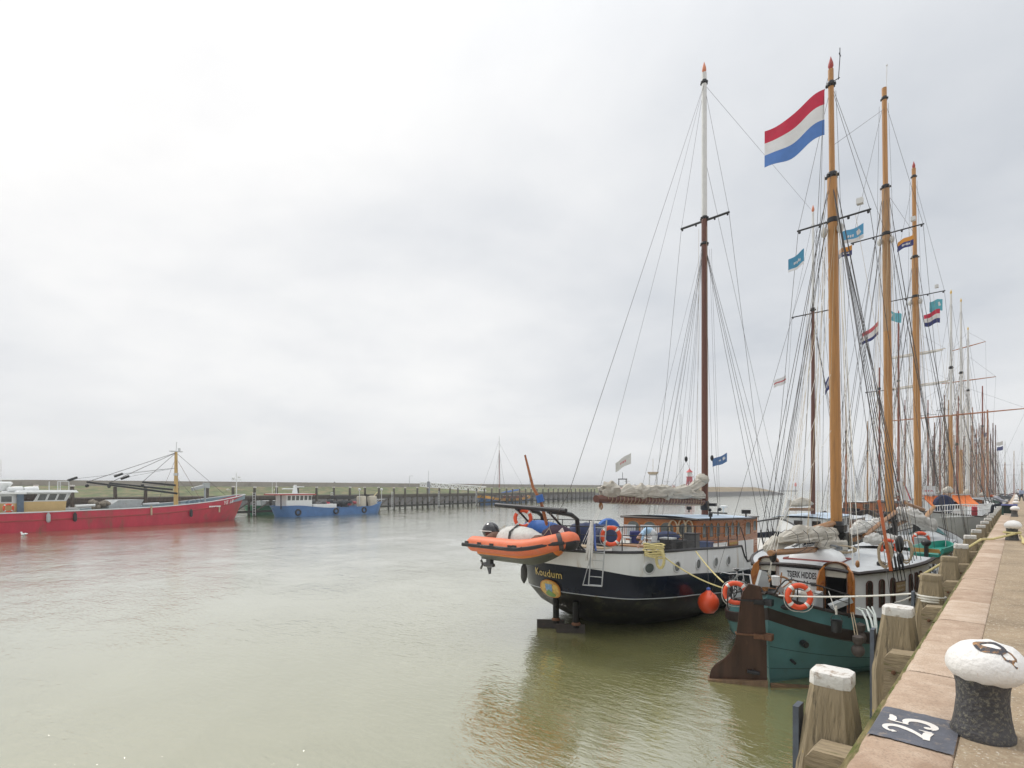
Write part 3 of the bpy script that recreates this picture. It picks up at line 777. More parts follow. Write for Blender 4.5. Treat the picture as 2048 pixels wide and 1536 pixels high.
# portholes
for px, py, ww in ((1297, 1136, 0), (1353, 1133, 0), (1395, 1128, 0), (1430, 1124, 0), (1456, 1121, 0)):
    # walk along the view ray until it meets the hull
    r = ray(px, py); best = None
    for i in range(300):
        D = 16+i*.05; p = V((r.x*D, r.y*D, CZ+r.z*D))-V((KX, K0, 0)); q, n = hpt(k_rows, p.y, p.z)
        if p.x < q.x: best = (q, n); break
    q, n = best; a = V((0, 0, 1)).cross(n).normalized()
    mb = MB(); mb.lathe([(.17, -.02), (.235, -.02), (.235, .025), (.2, .04), (.17, .03)], q, 24, n, cap=False); ph = obj('porthole', mb, LTGREY, K)
    mb = MB(); mb.lathe([(.175, -.01), (.175, .012)], q, 24, n); obj('pane', mb, GLASS, ph)
# twin rudders under the counter
for px, py in ((1108, 1256), (1148, 1266)):
    c_ = kl(at_z(px, py, 0)); rd = MB(); rd.box((c_.x-.12, c_.y-.05, .10), (1.05, .10, .42), math.radians(38)); o = obj('rudder', rd, M('wet_rusty_iron', (.03, .022, .018), .5, .4, 4, col2=(.12, .05, .025), thr=.66), K, 0)
    mb = MB(); mb.bar((c_.x+.05, c_.y+.06, .2), (c_.x+.05, c_.y+.06, 1.15), .12, n=12); obj('stock', mb, BLACKHULL, o)
    mb = MB(); mb.lathe([(.05, .28), (.17, .3), (.17, .36), (.12, .4)], (c_.x+.05, c_.y+.06, 0), 10); obj('collar', mb, RUST, o)
# deckhouse
hy0, hy1, hw0, hw1 = 7.9, 14.9, 1.9, 1.9
hz0, hz1 = 3.93, 3.72
def hz(y): return lerp(hz0, hz1, (y-hy0)/(hy1-hy0))
mb = MB()
P0 = [(-hw0, hy0), (hw0, hy0), (hw1, hy1), (-hw1, hy1)]
vs = [V((x, y, hz(y)-1.18)) for x, y in P0]+[V((x, y, hz(y))) for x, y in P0]
mb.add(vs, [(0, 1, 5, 4), (1, 2, 6, 5), (2, 3, 7, 6), (3, 0, 4, 7)]); house = obj('deckhouse', mb, VARN, K, 0)
mb = MB(); vs = [V((x*1.015, y+(.02 if y > 9 else -.02), 1.5)) for x, y in P0]+[V((x*1.015, y+(.02 if y > 9 else -.02), hz(y)-1.17)) for x, y in P0]
mb.add(vs, [(0, 1, 5, 4), (1, 2, 6, 5), (2, 3, 7, 6), (3, 0, 4, 7), (4, 5, 6, 7)]); obj('coaming', mb, WHITE, house, 0)
def roof(u, v):
    y = lerp(hy0-.12, hy1+.12, u); x = lerp(-hw0-.1, hw0+.1, v); return V((x, y, hz(y)+.025+.10*(1-(2*v-1)**2)))
mb = MB(); mb.grid(roof, 8, 9); mb.grid(lambda u, v: roof(u, v)-V((0, 0, .07)), 8, 9)
obj('roof', mb, BLUEROOF, house)
ed = [(-hw0-.1, hy0-.12), (hw0+.1, hy0-.12), (hw0+.1, hy1+.12), (-hw0-.1, hy1+.12)]
mb = MB()
for (a, b), (c_, d_) in zip(ed, ed[1:]+ed[:1]):
    mb.tube([(a, b, hz(b)-.01), (c_, d_, hz(d_)-.01)], .05, 4)
obj('roof_edge', mb, DKBROWN, house, 0)
for i in range(6):
    y = hy0+.75+i*.78+(.25 if i > 2 else 0)
    window(house, (hw0+.003, y, hz(y)-.85), (0, 1, 0), .42, .66, ORWOOD, GLASS, .045, n=(1, 0, 0))
window(house, (hw0+.003, hy1-.75, hz(hy1)-.85), (0, 1, 0), .75, .66, ORWOOD, GLASS, .05, n=(1, 0, 0), rise=.12)
for i, x in enumerate((-1.35, -.45, .45, 1.35)):
    window(house, (x, hy0-.003, hz0-.92), (1, 0, 0), .66, .72, ORWOOD, GLASS, .06, n=(0, -1, 0), rise=.25)
mb = MB(); mb.box((1.35, hy1+.55, 2.7), (.9, .9, 2.0)); wh = obj('companionway', mb, VARN, house, 0)
window(wh, (1.803, hy1+.55, 3.0), (0, 1, 0), .5, .55, ORWOOD, GLASS, .05, n=(1, 0, 0), rise=.1)
mb = MB(); mb.box((1.35, hy1+.55, 3.74), (1.05, 1.05, .06)); obj('hatch_roof', mb, DKBROWN, wh, 0)
# roof fittings: floodlights, vents, antenna dome
for px, py, w_, h_ in ((1492, 1027, .42, .2), (1378, 1019, .3, .2), (1421, 1033, .16, .16)):
    c_ = kl(at_z(px, py, 4.03)); mb = MB(); mb.box((c_.x, c_.y, 4.02+h_/2), (w_, .22, h_), .5); mb.box((c_.x, c_.y, 3.95), (.06, .06, .2)); obj('deck_light', mb, DKSTEEL, house, 0)
c_ = kl(at_z(1447, 1024, 4.0)); mb = MB(); mb.lathe([(.04, -.1), (.04, .22), (.2, .24), (.2, .34), (.1, .38)], c_, 10); obj('antenna_dome', mb, WHITE, house)
c_ = kl(at_z(1436, 1026, 4.0)); mb = MB(); mb.bar(c_+V((-.5, 0, 0)), c_+V((.5, 0, 0)), .04); mb.bar(c_+V((0, 0, -.2)), c_+V((0, 0, .25)), .03); mb.ball(c_+V((-.45, 0, .14)), .1, 8, 6); mb.ball(c_+V((.1, 0, .2)), .1, 8, 6); obj('pin_rail', mb, DKSTEEL, house)
# mast, boom, sail
ky = 13.1
KM = lambda z: V((0, ky-.004*(z-4), z))
mo = mast(K, KM(1.5), KM(28.0), .185, .145, [BRSPAR, WSPAR], [(.70, 1, .92)], (M('orange_truck', (.55, .19, .10), .5, .1, 5), .62), 14)
crosstree(K, KM(19.95), 1.36, .06)
band(K, KM(20.1), .155); band(K, KM(18.7), .155); band(K, KM(27.5), .135, .22)
mb = MB(); mb.lathe([(.2, -.3), (.24, -.25), (.24, .12), (.19, .2)], KM(4.45), 10); mb.box(KM(4.45)+V((.45, 0, 0)), (.35, .2, .16)); mb.box(KM(4.6)+V((0, -.35, 0)), (.2, .4, .2)); obj('gooseneck', mb, DKSTEEL, K)
B0_, B1_ = V((0, 2.72, 4.9)), V((0, ky-.25, 4.58))
mb = MB(); mb.tube([B0_, B0_.lerp(B1_, .04), B0_.lerp(B1_, .5), B1_], [.15, .17, .18, .15], 14); bo = obj('boom', mb, BRSPAR, K)
helix(K, B0_.lerp(B1_, .06), B0_.lerp(B1_, .97), .20, 30, .013, ROPE)
sp_ = bundle(K, B0_.lerp(B1_, .08)+V((0, 0, .14)), B1_+V((0, -.1, .2)), .25, .36, 3.3, SAIL, .5, .85, m=150, n=36)
bundle(sp_, B1_+V((0, -2.7, .3)), B1_+V((0, .12, 1.05)), .22, .38, 8.1, SAIL, .2, .6, 'sail_peak', m=70, n=32)
mb = MB(); mb.ball(B1_+V((0, -.1, 1.25)), (.34, .5, .3), 16, 10, lambda d, p: p*(1+.25*nz(d.x*2, d.y*2, d.z*2+4))); obj('sail_cover', mb, SAIL, sp_, 60)
for t_ in (.08, .33, .55):
    mb = MB(); mb.ball(B0_.lerp(B1_, t_+.02)+V((.0, 0, .36)), (.30, .6, .36), 20, 13, lambda d, p: p*(1+.6*nz(d.x*2.2, d.y*2.2+t_*9, d.z*2.2))); obj('sail_fold', mb, SAIL, sp_, 60)
# standing rigging
T = KM(27.4); X_ = KM(18.7)
def kr(name, a, px, py, z, r=.0125, mat=None, sag=0): return line(K, name, a, kl(at_z(px, py, z)), r, mat, sag)
cr, cl_ = KM(19.97)+V((1.33, 0, 0)), KM(19.97)-V((1.33, 0, 0))
for s_, c_ in ((1, cr), (-1, cl_)):
    line(K, 'topmast_shroud', T, c_, .011); line(K, 'topmast_shroud', c_, V((s_*3.3, ky+.2, 2.5)), .013)
    for dy in (-.75, .35, 1.1):
        line(K, 'shroud', X_, V((s_*3.32, ky+dy, 2.45)), .014)
        mb = MB(); e_ = V((s_*3.32, ky+dy, 2.45)); mb.tube([e_, e_.lerp(X_, .05)], .035, 6); obj('turnbuckle', mb, DKSTEEL, K)
line(K, 'backstay', T, V((2.3, .75, 3.15)) if False else kl(at_z(1138, 985, 5.2)), .012)
line(K, 'backstay', kl(at_z(1138, 985, 5.2)), V((-.9, .3, 3.1)), .012)
line(K, 'topping_lift', T, B0_+V((0, .15, .15)), .010)
line(K, 'forestay', X_, V((0, LK-.3, 4.0)), .015); line(K, 'jib_stay', KM(23.5), V((0, LK+1.2, 4.1)), .012)
line(K, 'triatic_stay', T, at_d(1621, 418, 44.)-V((KX, K0, 0)), .012)
for px, py, z, top in ((1262, 960, 6.0, 18.5), (1300, 975, 5.6, 18.4), (1330, 985, 5.4, 18.5), (1345, 985, 5.2, 18.3), (1361, 985, 5.1, 18.6), (1376, 990, 4.9, 18.2)):
    t_ = clamp((px-1193)/(1405-1193)); line(K, 'lazyjack', KM(top)-V((.05, .18, 0)), B0_.lerp(B1_, t_)+V((.12, 0, .3)), .0085, WIRE)
for dx in (-.22, .22):
    line(K, 'halyard', KM(19.5)+V((dx, -.22, 0)), KM(4.1)+V((dx*1.4, -.3, 0)), .010, ROPE)
hb = kl(at_z(1366, 918, 6.9)); 
line(K, 'halyard', KM(18.4)+V((0, -.2, 0)), B0_.lerp(B1_, .80)+V((0, 0, 2.25)), .010); pulley(K, B0_.lerp(B1_, .80)+V((0, 0, 2.2)), .11, DKSTEEL)
line(K, 'bridle', B0_.lerp(B1_, .80)+V((0, 0, 2.1)), B0_.lerp(B1_, .6)+V((0, 0, .4)), .011); line(K, 'bridle', B0_.lerp(B1_, .80)+V((0, 0, 2.1)), B0_.lerp(B1_, .93)+V((0, 0, .9)), .011)
for q_ in (0, 1):
    line(K, 'flag_halyard', KM(18.4)+V((.2+.1*q_, .2, 0)), kl(at_z(1436+4*q_, 1022, 4.2)), .008)
pulley(K, kl(at_d(1424, 916, 28.6)), .12, DKSTEEL)
line(K, 'runner', kl(at_d(1424, 916, 28.6)), kl(at_d(1437, 1020, 28.4)), .012); line(K, 'runner', KM(18.6), kl(at_d(1424, 916, 28.6)), .010)
# mainsheet under the boom end with its blocks and hanging tail
for dx in (-.06, .0, .06):
    line(K, 'mainsheet', B0_+V((dx, .35, -.25)), V((dx*2+.5, .95, 2.85)), .012, ROPEW)
pulley(K, B0_+V((0, .35, -.3)), .12, BLOCKW)
mb = MB()
for k_ in range(9):
    a_ = V((.05+.05*nz(k_, 1), .2+.07*nz(k_, 2), 4.55)); mb.tube([a_, a_+V((.02+.1*nz(k_, 4), -.05+.1*nz(k_, 5), -.55)), a_+V((.06*nz(k_, 7), -.1, -1.25-.15*nz(k_, 9)))], .022, 5)
obj('rope_tail', mb, ROPE, K)
for px, z_, w_ in ((1346, 3.85, .45), (1364, 3.9, .4), (1378, 3.88, .42)):
    p = at_y(px, 1035, K0+hy0-.1); coil(K, kl((p.x, p.y, z_)), w_, .85, int(px), ROPE, n=6)
# guard rail round the stern deck
grow = dict(k_rows[0]); grow['b'] -= .12; grow['y0'] += .12
tt = lambda y: math.acos(1-2*clamp((y-grow['y0'])/(grow['y1']-grow['y0'])))/PI
t9 = tt(9.0)
for hgt, rr in ((.86, .024), (.56, .015), (.28, .015)):
    obj('handrail', rail_tube(grow, 0, t9, rr, hgt, n=60), DKSTEEL, K)
for s_ in (1, -1):
    for y in (.12, .45, 1.0, 1.7, 2.6, 3.6, 4.7, 5.8, 6.9, 8.0, 9.0):
        p = V((s_*wplan(y, grow), y, krail(y))) if y > .2 else V((s_*.5, .13, krail(0)))
        mb = MB(); mb.bar(p, p+V((0, 0, .87)), .02); obj('railing_post', mb, DKSTEEL, K)
mb = MB(); e_ = V((wplan(9, grow), 9, krail(9))); mb.tube([e_+V((0, 0, .86)), e_+V((.02, .35, .8)), e_+V((.05, .8, .15)), e_+V((.05, 1.0, -.7))], .025); obj('rail_end', mb, DKSTEEL, K)
# davit frame for the dinghy
dy = -1.0
mb = MB(); a_, b_ = kl(at_y(992, 1010, K0+dy)), kl(at_y(1132, 1022, K0+dy)); mb.tube([a_, b_], .085, 10); dv = obj('davit_beam', mb, DKSTEEL, K)
for t_, px in ((.33, 1060), (.78, 1150)):
    q = a_.lerp(b_, t_); mb = MB(); yy = 1.15 if t_ > .5 else .75
    mb.tube([q+V((0, -.05, -.05)), q+V((0, .55, -.12)), q+V((.0, .9+yy*.3, -.22)), q+V((0, 1.05+yy*.5, -.4)), V((q.x, dy+1.2+yy*.5, 2.9))], .085, 8); obj('davit_arm', mb, DKSTEEL, dv)
    mb = MB(); mb.bar(q+V((0, .0, -.1)), V((q.x+.5, q.y+1.5, 3.0)), .04); obj('davit_strut', mb, DKSTEEL, dv)
# loose gear of the ship: fixed deck boxes, wheel cover, flag staff
mb = MB(); mb.tube([kl(at_d(1050, 910, 19.2)), kl(at_d(1066, 975, 19.1)), kl(at_d(1082, 1003, 19.)), kl(at_d(1095, 1055, 19.))], [.035, .055, .06, .06], 8); fs_ = obj('flagstaff', mb, VARN, K)
mb = MB(); mb.tube([kl(at_d(1078, 990, 18.95)), kl(at_d(1082, 1004, 18.95))], .13, 8); obj('furled_ensign', mb, BLUECLOTH, fs_)
def cloth(name, label, c, d_, seed, mat, cat='cover'):
    mb = MB(); mb.ball((0, 0, d_[2]*.5), (d_[0]/2, d_[1]/2, d_[2]*.55), 24, 14, lambda dd, p: V((p.x, p.y, p.z))*(1+.22*nz(dd.x*1.6+seed, dd.y*1.6, dd.z*1.6)+.1*nz(dd.x*5, dd.y*5+seed, dd.z*5)))
    o = obj(name, mb, mat, None, 60); o.location = c; tag(o, label, cat); return o
DK = 2.76
cloth('covered_gear', 'dark blue cloth cover over gear on the stern deck behind the davits', V((KX-.4, K0+2.6, DK)), (1.9, 1.6, 1.15), 2.2, NAVYCLOTH)
# round sail cover with blue fabric, like an upright wheel under a cover
t = thing('covered_helm', 'round steering stand under a blue and grey cloth cover on the stern deck', 'helm', (KX-.75, K0+3.7, DK))
mb = MB(); mb.lathe([(.05, -.2), (.47, -.18), (.53, 0), (.47, .18), (.05, .2)], (.3, .6, .75), 28, (.72, -.72, .0)); obj('cover', mb, BLUECLOTH, t)
mb = MB(); mb.box((.33, .57, .36), (.95, .42, .7), math.radians(45), .92); obj('skirt', mb, M('grey_cloth', (.10, .10, .13), .8, .2, 4, bump=.4, bscale=8), t)
# ================================================================ things carried by or hanging from that ship
lifebuoy('orange lifebuoy with white bands on the guard rail beside the aluminium ladder', at_d(1222, 1072, 18.4), (.55, -.83, .05))
lifebuoy('orange lifebuoy hung under the dinghy davit arm on the ship stern', at_d(1046, 1037, 19.6), (.75, -.6, .1))
# inflatable dinghy slung across the stern
dl = at_y(963, 1090, 14.2); dr_ = at_y(1138, 1083, 14.2)
DG = thing('inflatable_dinghy', 'orange inflatable dinghy with outboard motor slung from the stern davits', 'dinghy', (dl.x, 14.2, 0))
LD = dr_.x-dl.x
def dz(u): return 3.26+.34*clamp((u-.55)/.45)**1.8
R_ = .285
def tubepath(s_):
    pts = []
    for i in range(41):
        u = i/40; x = LD*u; hw = .72*math.sqrt(max(0, 1-clamp((u-.62)/.38)**2.3)) if u > .62 else .72
        pts.append(V((x-.0, s_*hw, dz(u))))
    return pts
pl = tubepath(-1); pr_ = tubepath(1)[::-1]
path = [p for p in pl]+[p for p in pr_[1:]]
rad = [R_*clamp(.35+u*9, .3, 1) for u in [i/40 for i in range(41)]]
rad = rad+rad[::-1][1:]
mb = MB(); mb.tube(path, rad, 18); tb = obj('inflated_tube', mb, ORTUBE, DG, 60)
mb = MB(); off = [V((p.x, p.y*(1+.27/max(.3, abs(p.y))) if abs(p.y) > .12 else p.y, p.z-.03))+V((.25*clamp((p.x/LD-.93)/.07), 0, 0)) for p in path]
mb.tube(off, .045, 8, sq=1.6); obj('rubbing_strake', mb, RUBBER, DG)
mb = MB(); hp = [0, .12, .3, .5, .7, .85, .97]
rings = []
for u in [i/14 for i in range(15)]:
    x = LD*(.1+.86*u); hw = .70*math.sqrt(max(0.02, 1-clamp((u-.5)/.5)**2.2)); zb = dz(x/LD)-.15; kd = .52*(1-.55*clamp((u-.6)/.4)**1.5)
    if u > .98: kd = .12
    rings.append([V((x, -hw, zb)), V((x, -hw*.86, zb-kd*.45)), V((x, -hw*.45, zb-kd*.82)), V((x, 0, zb-kd)), V((x, hw*.45, zb-kd*.82)), V((x, hw*.86, zb-kd*.45)), V((x, hw, zb))])
mb.loft(rings, wrap=False, cap=False); 
for fi, f_ in enumerate(mb.f): mb.mi[fi] = 1 if fi % 6 in (1, 2, 3, 4) and fi < 6*13 else 0
obj('rigid_bottom', mb, [M('orange_hull', (.70, .19, .03), .4, .1, 2), M('olive_hull_bottom', (.075, .075, .055), .5, .3, 2)], DG, 30)
mb = MB()
for a_, b_ in ((.2, .37), (.37, .58), (.58, .72)):
    mb.tube(rope_pts((LD*a_, -.72-R_-.02, dz(a_)+.04), (LD*b_, -.72-R_-.02, dz(b_)+.04), .05, 6), .012, 5)
obj('grab_line', mb, RUBBER, DG)
for u in (.06, .22, .37, .58, .63):
    mb = MB(); mb.box((LD*u, -.72-R_*.93, dz(u)+.07), (.2, .05, .07)); obj('handle', mb, RUBBER, DG, 0)
mb = MB(); mb.tube([p+V((.02, 0, 0)) for p in path[38:40]], R_*1.02, 18, cap=False); obj('bow_band', mb, M('charcoal_rubber', (.06, .05, .05), .6, .2, 4), DG, 60)
mb = MB(); mb.tube([p+V((.035, 0, -.1)) for p in path[39:42]], R_*.86, 14); obj('bow_pad', mb, RUBBER, DG, 60)
# outboard: cowl, leg, gearcase, propeller
ob_ = V((.42, 0, 0)); ot = MB()
ot.ball((.62, -.1, 3.74), (.36, .28, .31), 18, 12, lambda d, p: V((p.x*(1.08 if p.z < 0 else 1), p.y, p.z*(1 if d.z > 0 else 1.15)))); om = obj('outboard_motor', ot, M('glossy_black', (.02, .02, .024), .15, .2, 3, coat=.5), DG)
mb = MB(); mb.box((.57, -.1, 3.0), (.22, .18, 1.2), 0, 1.1); mb.box((.49, -.1, 2.66), (.55, .24, .05)); mb.lathe([(.02, -.3), (.09, -.2), (.11, .05), (.07, .3)], (.49, -.1, 2.42), 10, (1, 0, 0)); mb.prism([(-.1, 0), (.14, 0), (.1, -.28), (.02, -.3)], (.51, -.12, 2.36), (1, 0, 0), (0, 0, 1), (0, .04, 0)); obj('lower_unit', mb, M('grey_engine_leg', (.07, .07, .075), .4, .2, 5), om)
mb = MB()
for k_ in range(3):
    g = k_*2*PI/3; mb.box((.17, -.1+.11*math.cos(g), 2.42+.11*math.sin(g)), (.03, .2, .1), 0, 1, g)
obj('propeller', mb, STEEL, om)
mb = MB(); mb.box((.62, -.3, 3.72), (.02, .02, .02)); 
mb = MB(); mb.tube([(.3, -.36, 3.72), (.6, -.40, 3.72), (.9, -.34, 3.72)], .012, 4); obj('cowl_stripe', mb, BUOYW, om)
# load lying in the dinghy
def heap(name, label, c, d_, seed, mat, cat, parent=None):
    mb = MB(); mb.ball((0, 0, 0), (d_[0]/2, d_[1]/2, d_[2]), 30, 14, lambda dd, p: V((p.x, p.y, max(p.z, -.1)))*(1+.1*nz(dd.x*1.8+seed, dd.y*1.8, dd.z*1.8)+.05*nz(dd.x*6, dd.y*6+seed, dd.z*6)))
    o = obj(name, mb, mat, parent, 60); o.location = c; 
    return tag(o, label, cat) if parent is None else o
t = heap('covered_load', 'white canvas covered load with brown ends lying in the orange dinghy', V((dl.x+2.1, 14.1, 3.36)), (2.5, 1.0, .60), 1.7, SAILW, 'cover')
mb = MB()
for x in (-.1, -.04): mb.tube([(x+.02, -.52, .0), (x, -.42, .42), (x, 0, .64), (x, .45, .4)], .02, 5)
mb.tube([(-.75, -.5, .05), (-.07, -.53, .12), (.2, -.5, .02)], .014, 5); obj('strap', mb, RUBBER, t)
for x in (-1.15, .98):
    mb = MB(); mb.ball((x, -.08, .1), (.26, .42, .25), 14, 9, lambda d, p: p*(1+.15*nz(d.x*2, d.y*2, d.z*2))); obj('end_flap', mb, M('brown_canvas', (.14, .07, .045), .8, .2, 5), t)
mb = MB(); mb.lathe([(.08, -.03), (.15, -.03), (.15, .03), (.08, .03)], (1.22, -.46, .08), 18, (0, -1, .1), cap=False); obj('porthole_ring', mb, WHITE, t)
heap('blue_tarpaulin', 'crumpled bright blue tarpaulin behind the white load in the dinghy', V((dl.x+2.55, 14.75, 3.82)), (1.9, .5, .34), 4.4, BLUECLOTH, 'tarpaulin')
t = heap('purple_bag', 'dark purple rounded bag with white triangles in the dinghy bow', V((dl.x+3.45, 14.6, 3.5)), (1.5, .5, .55), 6.1, M('purple_cloth', (.055, .03, .05), .8, .2, 4), 'bag')
for k_ in range(3):
    mb = MB(); x = .28+.2*k_; zt = .46-.16*k_; mb.prism([(0, 0), (.26, .05), (.12, .2)], (x, -.31+.03*k_, zt-.12), (1, 0, -.5), (.2, 0, 1), (0, .04, 0)); obj('white_triangle', mb, BUOYW, t, 0)
heap('navy_pouch', 'navy blue cloth hanging beside the black davit arm', V((KX+1.0, K0+1.9, 3.35)), (.9, .8, .62), 9.3, NAVYCLOTH, 'cover')
# slings
t = thing('dinghy_sling', 'rope slings holding the orange dinghy below the davit beam', 'sling', (dl.x, 14.2, 0))
for x, xa in ((.75, .35), (.75, 1.0), (LD-.95, LD-1.3), (LD-.95, LD-.5)):
    bt = V((x+.55 if x < 2 else x+.1, .1, 4.62 if x < 2 else 4.55)); mid_ = V((x+.55 if x < 2 else x+.1, .0, 3.95)); line(t, 'fall', bt, mid_, .012, ROPEW); line(t, 'leg', mid_, V((xa, -.1, 3.4)), .014, ROPE)
# ladder
t = thing('boarding_ladder', 'aluminium boarding ladder hanging down the white hull beside the lifebuoy', 'ladder', (KX, K0, 0))
q0 = kl(at_d(1200, 1040, 18.35)); q1 = kl(at_d(1197, 1172, 18.1)); w_ = V((.46, .12, 0)); q0 -= w_*.5; q1 -= w_*.75
for s_ in (0, 1):
    mb = MB(); mb.tube([q0+w_*s_, q1+w_*s_], .022, 6); obj('stile', mb, STEEL, t)
for i in range(8):
    p = q0.lerp(q1, .12+.87*i/7); mb = MB(); mb.bar(p, p+w_, .016); obj('rung', mb, STEEL, t)
mb = MB(); mb.bar(q1-w_*.15-V((.1, .1, 0)), q1+w_, .022); mb.bar(q1-w_*.12-V((.1, .1, .0)), q0.lerp(q1, .55), .014); obj('stand_off', mb, STEEL, t)
# awning poles and cloth strips hanging beside the ladder
t = thing('furled_parasol', 'furled white and blue parasol strapped to the guard rail by the ladder', 'parasol', (KX, K0, 0))
a_, b_ = kl(at_d(1184, 1042, 18.2)), kl(at_d(1178, 1122, 18.0))
for k_ in range(5):
    mb = MB(); o_ = V((.05*math.cos(k_*1.3), .05*math.sin(k_*1.3), 0)); mb.tube([a_+o_*.3, a_.lerp(b_, .35)+o_, a_.lerp(b_, .75)+o_*1.6, b_+o_*2+V((0, 0, .1*nz(k_, 3)))], [.03, .05, .05, .02], 7); obj('fabric_fold', mb, SAILW if k_ != 1 else BLUECLOTH, t)
mb = MB(); mb.tube([b_+V((0, 0, .4)), b_-V((0, 0, .15))], .018, 5); obj('pole', mb, STEEL, t)
mb = MB(); mb.tube([a_+V((.1, 0, -.1)), a_+V((.14, -.03, -.75)), a_+V((.16, 0, -1.0))], [.03, .04, .03], 6); obj('blue_strap', mb, ROPEB, t)
# fenders
def fender(label, top, p, mat, r=.17, h=.95, rope=ROPEW):
    t = thing('fender', label, 'fender', p); mb = MB(); mb.lathe([(.03, h/2+.08), (.05, h/2), (r*.8, h/2-.08), (r, h/2-.2), (r, -h/2+.2), (r*.8, -h/2+.08), (.05, -h/2), (.02, -h/2-.05)], (0, 0, 0), 16); obj('body', mb, mat, t)
    line(t, 'lanyard', V((0, 0, h/2+.06)), V(top)-V(p), .012, rope); return t
p = at_d(1048, 1146, 19.5); fender('long dark grey fender hanging below the dinghy at the navy stern', at_d(1049, 1098, 19.4), p, M('grey_fender', (.06, .058, .055), .6, .2, 3), .12, .66)
t = thing('ball_fender', 'big bright orange ball fender hanging against the navy hull', 'fender', (-8.55, 19.9, .95), 0)
mb = MB(); mb.lathe([(.02, -.40), (.2, -.36), (.34, -.2), (.395, 0), (.37, .17), (.27, .32), (.12, .43), (.07, .5)], (0, 0, 0), 26); obj('body', mb, M('bright_orange_vinyl', (.80, .085, .02), .35, .06, 2, coat=.2), t)
mb = MB(); mb.lathe([(.075, .48), (.08, .56), (.03, .6)], (0, 0, 0), 10); obj('eye', mb, ROPEB, t)
line(t, 'lanyard', V((0, 0, .56)), V((-8.98, 20.8, 2.95))-V((-8.55, 19.9, .95)), .013, WIRE)
# deck clutter
def bin_(name, label, c, d_, mat, lid, cat='bin', slats=0):
    t = thing(name, label, cat, c); mb = MB(); mb.box((0, 0, d_[2]/2), d_, 0, .96); 
    for k_ in range(slats):
        mb.box((0, -d_[1]/2-.008, d_[2]*(k_+.7)/(slats+.4)), (d_[0]*.94, .02, d_[2]*.06))
    obj('body', mb, mat, t, 0)
    mb = MB(); mb.box((0, 0, d_[2]+.03), (d_[0]*1.05, d_[1]*1.05, .06)); obj('lid', mb, lid, t, 0); return t
DARKP = M('dark_plastic', (.035, .035, .036), .5, .3, 5)
fe = lambda px, py, d_: at_d(px, py, d_)
p = at_d(1336, 1100, 20.6); bin_('drink_crate', 'black slatted crate on deck at the left of the gas bottles', V((p.x, p.y, 2.74)), (.5, .4, .62), DARKP, GREYP, 'crate', 5)
p = at_d(1360, 1100, 21.0); bin_('engine_box', 'dark box with coiled hoses beside the slatted crate', V((p.x, p.y, 2.74)), (.4, .4, .5), M('dark_grey_box', (.06, .06, .06), .6, .4, 9), DARKP, 'box', 2)
p = at_d(1383, 1098, 21.6); bin_('grey_cabinet', 'grey cabinet standing against the varnished deckhouse corner', V((p.x, p.y, 2.72)), (.5, .45, .74), M('mid_grey_cabinet', (.10, .10, .10), .5, .25, 5), DARKP, 'cabinet', 0)
p = at_d(1411, 1100, 23.3); bin_('blue_tub', 'low blue plastic tub on the side deck by the deckhouse', V((p.x, p.y, 2.66)), (.55, .4, .28), M('slate_blue_plastic', (.06, .085, .16), .5, .15, 5), M('slate_blue_lid', (.05, .07, .14), .5, .15, 5), 'tub')
p = at_d(1270, 1075, 23.2); t = thing('blue_drum', 'dark blue covered drum standing among the white deck chairs', 'drum', (p.x, p.y, 2.75)); mb = MB(); mb.lathe([(.22, 0), (.23, .5), (.24, .53), (.24, .68), (.2, .72)], (0, 0, 0), 18); obj('body', mb, M('deep_blue_cover', (.025, .03, .13), .7, .2, 4), t)
mb = MB(); mb.lathe([(.24, .50), (.25, .52), (.24, .54)], (0, 0, 0), 18, cap=False); obj('rim', mb, NAVYCLOTH, t)
def chair(label, c, rz):
    t = thing('deck_chair', label, 'chair', c, rz, 'white slatted deck chairs')
    mb = MB(); mb.box((0, 0, .43), (.5, .48, .04)); obj('seat', mb, WHITE, t, 0)
    mb = MB(); mb.box((0, .25, .95), (.52, .05, .05)); mb.box((0, .25, .5), (.52, .05, .05))
    for k_ in range(6): mb.box((-.22+.088*k_, .25, .72), (.045, .03, .44))
    obj('backrest', mb, WHITE, t, 0)
    for x in (-.22, .22):
        for y in (-.2, .22): mb = MB(); mb.box((x, y, .21), (.045, .045, .42)); obj('leg', mb, WHITE, t, 0)
for i, (px, d_) in enumerate(((1256, 23.4), (1290, 23.2), (1303, 22.9))):
    p = at_d(px, 1080, d_); chair(['white slatted deck chair left of the dark blue drum', 'white slatted deck chair just right of the dark blue drum', 'white slatted deck chair nearest the bending person'][i], (p.x, p.y, 2.74), [.2, .3, .1][i])
p = at_d(1334, 1075, 21.5); t = thing('barbecue', 'barbecue under a navy cover behind the bending person', 'barbecue', (p.x, p.y, 2.74))
mb = MB(); mb.box((0, 0, .45), (.7, .5, .06)); 
for x in (-.3, .3): mb.box((x, 0, .22), (.06, .4, .44))
obj('stand', mb, GREYP, t, 0)
mb = MB(); mb.ball((0, 0, .62), (.52, .36, .24), 18, 10, lambda d, p: p*(1+.15*nz(d.x*2, d.y*2, d.z*2))); obj('cover', mb, NAVYCLOTH, t)
p = at_d(1408, 1010, 20)
